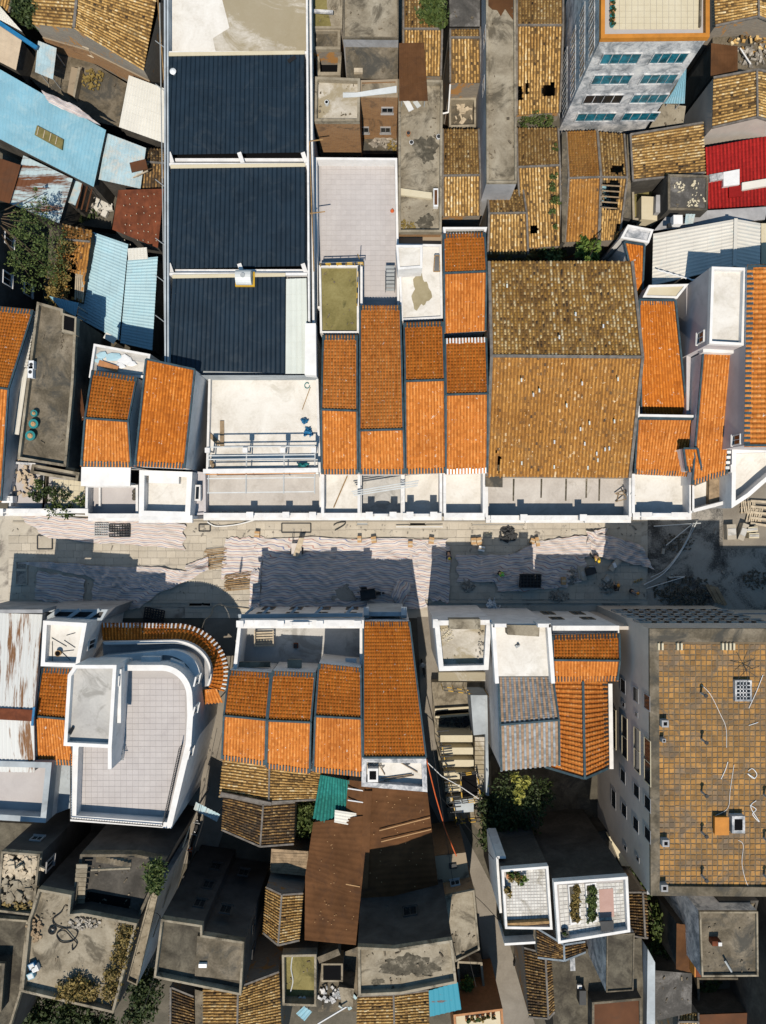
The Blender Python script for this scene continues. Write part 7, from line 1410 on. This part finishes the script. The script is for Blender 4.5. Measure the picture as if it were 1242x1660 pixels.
cloth('striped sheet under the dark crate, in full shade', [(800, 920), (930, 930), (918, 954), (806, 958)], .13, 4, 70, 22, .09, 12, group=GT, fold=1)
cloth('bright striped sheet in the sunlit patch before the ochre hall', [(872, 876), (958, 868), (956, 903), (822, 903)], .11, 4, 70, 22, .09, 13, group=GT, fold=.6)
cloth('striped sheet wrapped over the mound at the east end', [(950, 860), (1040, 884), (1058, 920), (960, 902)], .12, 5, 60, 26, .22, 14, group=GT, fold=1)
cloth('narrow striped sheet hanging down from the hall parapet', [(952, 862), (985, 856), (976, 880), (950, 884)], .14, 5, 24, 16, .16, 15, group=GT, fold=.5)
cloth('bunched striped sheet on the ground in the shade', [(632, 968), (645, 940), (668, 946), (652, 986)], .12, 8, 40, 30, .30, 16, group=GT, fold=1)
cloth('striped rag pile beside the western bamboo bundle', [(300, 918), (338, 904), (340, 925), (306, 930)], .12, 7, 30, 20, .28, 17, group=GT, fold=1)
prism(T('mud_patch', 'dark wet mud trodden over the sheet by the cart', None, P(570, 965, 0), kind='stuff'), 'mud', blob(574, 962, 34, 14, 4, 80), .0, .24, 'wet_asphalt')
def bundle(name, label, quad, n, r, mat, group, z=.15):
    t = T(name, label, 'bundle', P(*centre(quad), 0), group); A, B, C, D = [P(x, y, z) for x, y in quad]; rr = random.Random(int(quad[0][0]))
    for k in range(n):
        u = (k + .5) / n + rr.uniform(-.02, .02); a = A.lerp(D, u) + V((rr.uniform(-.25, .1), 0, rr.uniform(0, .15))); b_ = B.lerp(C, u) + V((rr.uniform(-.1, .25), rr.uniform(-.05, .05), rr.uniform(0, .15)))
        m = MB(); m.cyl(a, b_, r, r * .8, 6); m.build('cane', mat, t)
bundle('bamboo_bundle', 'upper bundle of thin bamboo canes lying on the street', [(334, 890), (366, 886), (364, 920), (336, 924)], 14, .035, 'bamboo', 'bamboo bundles on the street')
bundle('bamboo_bundle', 'lower bundle of thin bamboo canes beside the pale sheet', [(367, 932), (410, 926), (409, 955), (365, 959)], 14, .035, 'bamboo', 'bamboo bundles on the street')
def grid(label, quad, nx, ny, mat, z=.2, group='steel mesh mats on the street', r=.035):
    t = T('mesh_mat', label, 'mesh', P(*centre(quad), 0), group); A, B, C, D = [P(x, y, z) for x, y in quad]
    for k in range(nx + 1): u = k / nx; bar(t, 'rod', A.lerp(B, u), D.lerp(C, u), r * 2, r * 2, mat)
    for k in range(ny + 1): u = k / ny; bar(t, 'rod', A.lerp(D, u) + V((0, 0, r * 2)), B.lerp(C, u) + V((0, 0, r * 2)), r * 2, r * 2, mat)
grid('thin steel mesh mat, paler one of the pair on the striped sheet', rect(154, 848, 176, 868), 6, 5, 'steel')
grid('dark steel mesh mat, darker one of the pair on the striped sheet', rect(178, 850, 211, 870), 8, 5, 'dark_metal', r=.05)
grid('dark mesh mat leaning in the shade before the curved awning', [(236, 984), (267, 990), (264, 1008), (233, 1004)], 7, 5, 'dark_metal', r=.05)
t = T('crate', 'black slatted crate stack on the striped sheet in the shade', 'crate', P(860, 942, 0)); prism(t, 'body', [(844, 931), (878, 931), (877, 953), (843, 953)], 0, .9, 'black_rubber')
for k in range(7): bar(t, 'slat', P(844 + 5.4 * k, 931, .95), P(844 + 5.4 * k, 953, .95), .07, .07, 'dark_metal')
for k in range(5): bar(t, 'cross_slat', P(843, 932 + 5 * k, 1.0), P(878, 932 + 5 * k, 1.0), .07, .07, 'dark_metal')
for k, (x0, y0, x1, y1, lb) in enumerate(((61, 868, 85, 890, 'stepped pit cover frame near the west end'), (26, 910, 44, 923, 'small dark open pit in the western shade'), (26, 925, 44, 947, 'larger dark open pit just below the small one'), (323, 850, 341, 861, 'pit frame by the white stair tower'), (457, 848, 504, 863, 'long covered trench panel below the pergola court'), (578, 846, 597, 852, 'short grating by the white parapet'), (664, 847, 690, 852, 'black drain slot beside the kerb, centre'), (652, 873, 671, 884, 'dark square plate on the paving by the boxes'), (306, 976, 342, 983, 'long dark slot drain in the rounded house shade'), (765, 849, 850, 852, 'long kerb gutter below the ochre hall terrace'))):
    t = T('pit_cover', lb, 'pit cover', P((x0 + x1) / 2, (y0 + y1) / 2, 0), 'pit covers and drains in the street')
    m = MB(); a, c = P(x0, y0, .08), P(x1, y1, .08); b_ = V((c.x, a.y, .08)); d_ = V((a.x, c.y, .08))
    for p, q in ((a, b_), (b_, c), (c, d_), (d_, a)): m.bar(p, q, .12, .1)
    m.build('frame', 'dark_metal' if k in (0, 3, 4) else 'street_stone', t); prism(t, 'panel', rect(x0 + 1, y0 + 1, x1 - 1, y1 - 1), .03, .07, ['street_stone', 'wet_asphalt', 'wet_asphalt', 'street_stone', 'street_stone', 'steel', 'void', 'wet_asphalt', 'void', 'steel'][k])
def carton(label, x, y, w_, h_, z=.55, mat='cardboard', rz=0, group='cardboard boxes on the pavement'):
    t = T('box', label, 'box', P(x, y, 0), group); o = P(x, y, 0); m = MB(); m.box(o + V((0, 0, z / 2)), w_, h_, z, rz); m.build('carton', mat, t)
    m = MB(); m.box(o + V((0, 0, z + .012)), w_ * .96, h_ * .3, .02, rz); m.build('flap', 'pale_wood', t)
for a in (('upright box at the sunny kerb below the mossy roof', 583, 874, .4, .65), ('box left of the red rag, near the grey terrace', 606, 875, .5, .65), ('box tilted beside the dark square plate', 665, 882, .45, .6), ('box at the end of the striped band', 699, 876, .5, .65), ('left orange brown box of a pair', 767, 877, .5, .65), ('right orange brown box of a pair', 776, 877, .5, .7), ('white box below the orange brown pair', 780, 889, .6, .5), ('brown box in the ochre hall shadow', 862, 877, .45, .55), ('yellow tall box beside the brown one', 870, 878, .35, .9), ('brown box behind the wheelbarrow pile', 418, 866, .5, .6), ('upright brown crate at the edge of the shaded sheet', 912, 941, .45, .75)): carton(a[0], a[1], a[2], a[3], a[4], mat='white_plastic' if 'white' in a[0] else 'cardboard', rz=random.uniform(-.3, .3))
# barrow with planks
t = T('handcart', 'handcart wrapped in striped sheet with long pale planks', 'cart', P(482, 888, 0)); o = P(482, 890, 0)
m = MB(); m.box(o + V((0, 0, .55)), 1.0, 1.2, .35); m.build('tray', 'striped_tarp', t)
for s in (-1, 1): m = MB(); m.cyl(o + V((s * .55, -.2, .3)), o + V((s * .62, -.2, .3)), .3, .3, 14); m.build('wheel', 'black_rubber', t); bar(t, 'shaft', o + V((s * .35, .5, .6)), o + V((s * .35, 1.6, .8)), .06, .06, 'dark_metal')
for k in range(4): bar(t, 'plank', P(476 + k * 2.2, 902, .95 + .04 * k), P(486 + k * 2.2, 872, 1.0 + .04 * k), .13, .05, 'pale_wood')
# three wheeled cart
t = T('tricycle_cart', 'dark three wheeled cargo cart parked on the muddy sheet', 'cart', P(600, 962, 0)); o = P(600, 962, 0)
m = MB(); m.box(o + V((-.2, 0, .75)), 1.5, 1.0, .08, .15)
for s in (-.5, .5): m.box(o + V((-.2, s, .95)), 1.5, .05, .4, .15)
m.build('cargo_bed', 'dark_metal', t)
for dx, dy in ((-.6, -.6), (-.6, .6), (1.15, .1)): m = MB(); m.cyl(o + V((dx, dy - .05, .3)), o + V((dx, dy + .05, .3)), .3, .3, 14); m.build('wheel', 'black_rubber', t)
m = MB(); m.box(o + V((.85, .1, .85)), .5, .28, .14, .15); m.build('seat', 'black_rubber', t); bar(t, 'handlebar', o + V((1.15, -.3, 1.1)), o + V((1.15, .5, 1.1)), .05, .05, 'steel'); bar(t, 'fork', o + V((1.15, .1, .3)), o + V((1.1, .1, 1.1)), .06, .06, 'steel')
def moto(label, x, y, rz, mat, group='parked motorbikes'):
    t = T('motorbike', label, 'motorbike', P(x, y, 0), group); o = P(x, y, 0); dx = V((math.cos(rz), math.sin(rz), 0)); dy = V((-dx.y, dx.x, 0))
    for s in (-.62, .62): m = MB(); m.cyl(o + dx * s - dy * .05 + V((0, 0, .3)), o + dx * s + dy * .05 + V((0, 0, .3)), .3, .3, 14); m.build('wheel', 'black_rubber', t)
    m = MB(); m.box(o + V((0, 0, .55)), 1.0, .26, .3, rz); m.box(o + dx * .45 + V((0, 0, .75)), .2, .38, .5, rz); m.build('body', mat, t)
    m = MB(); m.box(o - dx * .2 + V((0, 0, .78)), .68, .26, .12, rz); m.build('seat', 'black_rubber', t)
    bar(t, 'handlebar', o + dx * .42 - dy * .33 + V((0, 0, 1.02)), o + dx * .42 + dy * .33 + V((0, 0, 1.02)), .045, .045, 'steel')
    m = MB(); m.box(o + dx * .6 + V((0, 0, .85)), .1, .16, .14, rz); m.build('headlight', 'white_plastic', t)
moto('white rimmed scooter in the dark alley by the long orange roof', 686, 1082, 1.75, 'steel')
moto('black motorbike in the lane by the dark courtyard wall, upper of three', 322, 1334, 1.4, 'dark_metal')
moto('black motorbike just below the upper one in the lane', 317, 1352, 1.3, 'black_rubber')
moto('red trimmed motorbike, lowest of three in the lane', 311, 1378, 1.5, 'orange_plastic')
moto('black motorbike parked in the sun beside the tiled bottom roof', 836, 1548, 1.3, 'black_rubber')
# pallets, blocks, timber
for k, (x, y, a, lb) in enumerate(((1212, 822, .1, 'pallet'), (1222, 835, -.2, 'pallet'))):
    t = T('pallet', ['upper wooden pallet leaning by the east end planks', 'lower wooden pallet with splayed pale slats'][k], 'pallet', P(x, y, 0), 'wooden pallets at the east end'); o = P(x, y, .15)
    for q in range(7): m = MB(); m.box(o + V((-.65 + q * .22, 0, .12 + .05 * (q % 2))), .13, 1.3, .04, a + random.uniform(-.08, .08)); m.build('slat', 'pale_wood', t)
    for q in (-.5, 0, .5): m = MB(); m.box(o + V((0, q, 0)), 1.5, .12, .12, a); m.build('bearer', 'wood', t)
for k in range(5): line('timber', ['topmost', 'second', 'third', 'fourth', 'lowest'][k] + ' timber plank stacked at the far east end', 'plank', [(1216, 812 + k * 9, .25), (1262, 815 + k * 10, .3)], .16, 'pale_wood', 'timber planks at the east end', n=4)
for k, (x, y, a, lb, s1, s2) in enumerate(((1180, 862, .05, 'grey concrete block column in the sunlit apron', .9, 1.5), (1199, 862, -.35, 'tilted grey slab beside the concrete blocks', .6, 1.7), (1213, 858, .1, 'pale cut block on the upper right of the pile', 1.1, .5), (1216, 868, .0, 'pale cut block on the lower right of the pile', 1.0, .5))):
    t = T('concrete_block', lb, 'block', P(x, y, 0), 'concrete blocks at the east end'); m = MB(); o = P(x, y, 0); m.box(o + V((0, 0, .4)), s1, s2, .8, a); m.build('block', 'street_stone' if k < 2 else 'cream_slab', t); m = MB(); m.box(o + V((0, 0, .83)), s1 * .9, s2 * .45, .06, a); m.build('top_slab', 'screed_grey', t)
t = T('board_pile', 'pile of brown boards lying on the dark wet asphalt', 'boards', P(1162, 966, 0))
for k in range(4): m = MB(); o = P(1154 + 5 * k, 962 + 1.6 * k, .2 + .05 * (k % 2)); m.box(o, .32, 2.0, .06, .5); m.build('board', 'wood', t)
for k, (x, y, rx, ry, n_, mt, s, hz, lb) in enumerate(((926, 932, .8, .9, 120, 'rubble', .18, .5, 'grey rubble heap in the deep shade by the sheet'), (905, 967, 1.1, .7, 130, 'rubble', .16, .5, 'grey gravel heap against the south kerb'), (985, 950, 1.0, .8, 60, 'rubble', .22, .3, 'scattered broken stones by the crouching workers'), (823, 866, .9, .8, 60, 'dark_metal', .3, .7, 'dark heap of sacks before the ochre hall'), (1100, 880, 1.6, 1.0, 90, 'earth', .16, .3, 'dark soil heap on the wet asphalt'), (1110, 960, 3.2, 1.6, 260, 'earth', .2, .4, 'dark mound of spoil at the south side of the asphalt'), (1225, 940, 1.3, 1.0, 90, 'earth', .16, .3, 'small dark spoil mound at the east edge'), (758, 948, .8, .7, 60, 'rubble', .2, .35, 'mortar heap east of the alley mouth'), (790, 865, .4, .2, 12, 'cream_slab', .2, .15, 'broken pale tiles on the sunny pavement'))):
    tt = T('rubble_heap', lb, 'rubble', P(x, y, 0), kind='stuff'); heap(tt, x, y, .02, rx, ry, n_, mt, s, hz)
for k, (x, y, a) in enumerate(((941, 928, .1), (945, 930, .2), (996, 916, .65), (1002, 912, .65), (984, 938, .7))):
    t = T('stone_slab', ['left long slab standing by the rubble', 'right long slab standing by the rubble', 'lower slab of the tilted pair in the shade', 'upper slab of the tilted pair in the shade', 'short pale slab end near the crouching worker'][k], 'stone', P(x, y, 0), 'loose stone slabs in the shade'); m = MB(); o = P(x, y, .2 + .1 * k % .3); m.box(o, .5, 1.3 if k < 4 else .7, .2, -a if k > 1 else a); m.build('slab', 'street_stone', t); m = MB(); m.box(o + V((0, 0, .12)), .3, .5, .05, .4); m.build('chip', 'white_plastic' if k == 2 else 'screed_grey', t)
t = T('machine', 'dark stone cutting machine beside the rubble in the shade', 'machine', P(955, 925, 0)); o = P(955, 925, 0); m = MB(); m.box(o + V((0, 0, .5)), 1.0, .7, .5, .3); m.build('housing', 'dark_metal', t); m = MB(); m.cyl(o + V((.2, .4, .5)), o + V((.2, .46, .5)), .35, .35, 14); m.build('blade', 'steel', t)
for s in (-.4, .4): bar(t, 'leg', o + V((s, -.3, 0)), o + V((s, -.3, .5)), .08, .08, 'steel')
for k, (x, y, s) in enumerate(((748, 994, .6), (763, 994, .6), (796, 980, .8), (806, 992, .8), (611, 984, .4), (772, 994, .3))):
    o = tarp_heap(['white sack left of the alley pair, by the south wall', 'white sack right of the alley pair, by the south wall', 'big pale sack on the kerb in the shade', 'pale flattened sack under the big one', 'small pale crumpled bag near the bench terrace', 'tiny white bag between the sacks'][k], x, y, .05, s * .5, s * .7, 'white_plastic', 'sack', 'sack', seed=k, h=.4); o['group'] = 'white sacks along the south wall'
line('ladder_rail', 'small black ladder frame on the sunny pavement', 'ladder', smoothpts([(541, 852, .2), (546, 848, .2), (560, 846, .2), (557, 852, .2), (543, 860, .2)], 2), .05, 'dark_metal')
line('white_pole', 'long white pole lying across the boxes by the drain slot', 'pole', [(642, 854, .4), (718, 854, .5)], .05, 'white_plastic')
line('white_hose', 'white hose sagging along the north kerb', 'hose', smoothpts([(336, 846, .3), (350, 853, .2), (380, 851, .2), (402, 846, .3), (415, 842, .6)], 5), .06, 'white_plastic')
line('pale_hose', 'pale hose curving from the sheet towards the lane', 'hose', smoothpts([(420, 990, .2), (395, 986, .2), (370, 984, .2), (355, 980, .2), (345, 986, .2), (343, 996, .3), (332, 1006, .8), (328, 1018, 2)], 5), .05, 'pale_wood')
line('conduit', 'long pale conduit arching across the dark asphalt', 'pipe', smoothpts([(1044, 948, .3), (1075, 930, .3), (1100, 900, .3), (1120, 865, .4), (1130, 845, 2)], 6), .06, 'galvanised')
line('conduit', 'second pale conduit beside the long arching one', 'pipe', smoothpts([(1055, 936, .3), (1080, 922, .3), (1108, 885, .3), (1124, 850, 1)], 6), .04, 'galvanised')
line('conduit', 'straight pale conduit near the hall corner', 'pipe', [(1080, 884, .3), (1124, 848, .6)], .05, 'galvanised')
line('conduit', 'bent pale conduit lying in the southern asphalt shade', 'pipe', [(1048, 954, .3), (1110, 935, .3), (1084, 936, .3)], .05, 'galvanised')
line('conduit', 'level pale rod along the kerb of the beige block', 'pipe', [(1060, 985, .3), (1126, 986, .3)], .05, 'galvanised')
line('conduit', 'pale rod along the top of the dark asphalt', 'pipe', [(1060, 853, .4), (1136, 848, .6)], .05, 'galvanised')
d = T('trestle', 'wooden trestle leaning on the wall of the wide stained terrace', 'trestle', P(1015, 800, 6.6))
for p, q in (((999, 801, 6.7), (1030, 803, 7.9)), ((998, 813, 6.7), (1028, 806, 7.9)), ((1003, 800, 6.7), (1000, 814, 6.7)), ((1010, 798, 7.4), (1016, 808, 7.4)), ((1020, 794, 7.4), (1025, 808, 7.6)), ((997, 800, 6.8), (1018, 794, 7.5))): bar(d, 'rail', P3(p), P3(q), .08, .08, 'wood')

rr = random.Random(77); m = MB()
for k in range(420):
    x, y = rr.uniform(20, 1230), rr.choice((rr.uniform(850, 872), rr.uniform(850, 985), rr.uniform(930, 985))); o = P(x, y, .06); s_ = .05 + .2 * rr.random() ** 3
    m.box(o, s_ * rr.uniform(.6, 3), s_ * rr.uniform(.5, 1.2), s_ * .5, rr.uniform(0, 3), rr.random())
m.build('litter', 'rubble', st, stuff=True, tone=True)
# people -----------------------------------------------------------
def skinned(name, verts, edges, radii, mat, t, par=None, root=0, sub=1):
    me = bpy.data.meshes.new(name); me.from_pydata([tuple(v) for v in verts], edges, []); me.materials.append(M[mat])
    o = bpy.data.objects.new(name, me); COL.objects.link(o); o.parent = par if par else t.o
    me.skin_vertices.new() if hasattr(me.skin_vertices, 'new') else None
    md = o.modifiers.new('skin', 'SKIN')
    if not me.skin_vertices:
        bpy.context.view_layer.objects.active = o
    for v, r in zip(me.skin_vertices[0].data, radii): v.radius = (r, r); v.use_root = False
    me.skin_vertices[0].data[root].use_root = True
    s = o.modifiers.new('sub', 'SUBSURF'); s.levels = sub; s.render_levels = sub
    return o
plain('skin', (.42, .26, .18), .6, .3, .05, 2); plain('hair', (.02, .017, .015), .6, .3, .1, 3)
plain('navy_cloth', (.03, .045, .08), .9, .1, .1, 2); plain('dark_cloth', (.035, .035, .04), .9, .1, .1, 2); plain('grey_cloth', (.20, .21, .23), .9, .1, .1, 2); plain('green_vest', (.30, .55, .05), .8, .2, .1, 2); plain('white_cloth', (.6, .6, .6), .9, .1, .1, 2)
plain('yellow_helmet', (.75, .50, .02), .35, .5, .03, 2); plain('orange_helmet', (.72, .28, .02), .35, .5, .03, 2); plain('green_helmet', (.12, .50, .10), .35, .5, .03, 2)
def person(label, px, py, z, face, bend, crouch, shirt, helmet, pants='dark_cloth'):
    """face = heading in radians, bend = forward lean of the trunk, crouch 0..1"""
    t = T('person', label, 'person', P(px, py, z), None); t.o.rotation_euler = (0, 0, face - math.pi / 2)
    hip = .92 * (1 - .58 * crouch); fx = lambda a, L: V((0, math.sin(a) * L, math.cos(a) * L))
    P0 = V((0, -.10 * crouch - .12 * bend, hip)); ch = P0 + fx(bend, .30); nk = P0 + fx(bend, .50); hd = nk + fx(bend * .7, .12); hc = hd + fx(bend * .6, .11)
    vs = [P0, ch, nk, hd, hc]; rd = [.14, .15, .06, .07, .10]; ed = [(0, 1), (1, 2), (2, 3), (3, 4)]
    def add(p, r, a): vs.append(p); rd.append(r); ed.append((a, len(vs) - 1)); return len(vs) - 1
    arms, legs = [], []
    for s in (-1, 1):
        knee = V((s * .13, P0.y + .18 + .30 * crouch, hip * .52 + .08 * crouch)); foot = V((s * .14, P0.y + .08 + (.05 * s), .08))
        h_ = add(P0 + V((s * .10, 0, -.05)), .10, 0); k_ = add(knee, .065, h_); f_ = add(foot, .045, k_); add(foot + V((0, .16, -.03)), .04, f_); legs.append((vs[h_], knee, foot))
        sh = ch.lerp(nk, .75) + V((s * .19, 0, 0)); el = sh + V((s * .06, .14 + .1 * bend, -.22)); ha = el + V((-s * .02, .22, -.10 - .08 * bend))
        a_ = add(sh, .06, 1); b_ = add(el, .045, a_); c_ = add(ha, .032, b_); p_ = add(ha + V((0, .07, -.02)), .028, c_); arms.append((sh, el, ha))
        for q, L in enumerate((.06, .075, .07, .055)): k1 = add(vs[p_] + V(((q - 1.5) * .02, .035, -.01)), .009, p_); add(vs[k1] + V((0, L * .5, -.03)), .008, k1)
        k1 = add(ha + V((-s * .035, .04, 0)), .01, c_); add(vs[k1] + V((-s * .01, .03, -.01)), .009, k1)
    body = skinned('body', vs, ed, rd, 'skin', t)
    sv = [P0, ch, nk - (nk - ch) * .15]; sr = [.16, .175, .09]; se = [(0, 1), (1, 2)]
    for sh, el, ha in arms: sv += [sh, el]; sr += [.078, .06]; se += [(1, len(sv) - 2), (len(sv) - 2, len(sv) - 1)]
    skinned('shirt', sv, se, sr, shirt, t)
    tv = [P0 + V((0, 0, .02))]; tr = [.155]; te = []
    for h_, k_, f_ in legs: tv += [h_, k_, f_]; tr += [.11, .08, .065]; n_ = len(tv); te += [(0, n_ - 3), (n_ - 3, n_ - 2), (n_ - 2, n_ - 1)]
    skinned('trousers', tv, te, tr, pants, t)
    up = (hc - hd).normalized(); m = MB(); side_ = V((1, 0, 0)); fw = side_.cross(up) * -1
    n_ = 12; rings = [(.0, .150), (.06, .140), (.11, .105), (.14, .05)]; base = hc + up * .02
    vv = [base + up * h + (side_ * math.cos(a) + fw * math.sin(a) * 1.12) * r for h, r in rings for a in [2 * math.pi * k / n_ for k in range(n_)]]
    ff = [(r * n_ + k, r * n_ + (k + 1) % n_, (r + 1) * n_ + (k + 1) % n_, (r + 1) * n_ + k) for r in range(3) for k in range(n_)] + [tuple(range(3 * n_, 4 * n_))]
    o = bpy.data.meshes.new('helmet'); o.from_pydata([tuple(v) for v in vv], [], ff); o.materials.append(M[helmet]); ob = bpy.data.objects.new('helmet' if helmet != 'hair' else 'hair', o); COL.objects.link(ob); ob.parent = t.o
    m = MB(); m.box(base + fw * .17 - up * .01, .16, .10, .02); bm_ = bpy.data.meshes.new('brim'); bm_.from_pydata([tuple(v) for v in m.v], [], m.f); bm_.materials.append(M[helmet]); b2 = bpy.data.objects.new('brim', bm_); COL.objects.link(b2); b2.parent = ob
    face_ = hc + fw * .10
    for nm, q, s_, mt in (('nose', face_ + up * -.01, .03, 'skin'), ('eye', face_ + up * .02 + side_ * .035, .018, 'hair'), ('eye', face_ + up * .02 - side_ * .035, .018, 'hair'), ('mouth', face_ - up * .05, .03, 'rust')):
        m = MB(); m.box(q, s_, s_, s_ * .7); e_ = bpy.data.meshes.new(nm); e_.from_pydata([tuple(v) for v in m.v], [], m.f); e_.materials.append(M[mt]); e2 = bpy.data.objects.new(nm, e_); COL.objects.link(e2); e2.parent = body
    return t
person('worker in navy clothes and yellow helmet, bending at the alley wedge', 726, 897, .1, -1.5, 1.0, .1, 'navy_cloth', 'yellow_helmet')
person('worker in green vest walking over the shaded striped sheet', 808, 928, .1, -.6, .35, 0, 'green_vest', 'green_helmet')
person('worker in yellow helmet and vest reaching down beside the sunlit sheet', 962, 902, .1, -1.2, .9, .15, 'yellow_helmet', 'yellow_helmet')
person('crouching worker in orange helmet, left of two by the kerb', 997, 952, .1, 1.6, .7, .8, 'dark_cloth', 'orange_helmet')
person('crouching worker in orange helmet, right of two by the kerb', 1023, 958, .1, -.4, .8, .7, 'grey_cloth', 'orange_helmet')
person('person in white top working at the trestle on the terrace', 1013, 797, 6.6, -1.2, .6, .2, 'white_cloth', 'white_cloth')
for k, (x, y) in enumerate(((1029, 943), (1034, 941), (1039, 939))):
    d = T('cone', ['left', 'middle', 'right'][k] + ' tiny yellow tool bucket behind the crouching workers', 'bucket', P(x, y, 0), 'tiny yellow buckets'); m = MB(); o = P(x, y, .03); m.cyl(o, o + V((0, 0, .22)), .10, .13, 8); m.build('body', 'yellow_paint', d); m = MB(); m.cyl(o + V((0, 0, .22)), o + V((0, 0, .23)), .1, .1, 8); m.build('mortar', 'rubble', d); d.o.name = 'bucket'
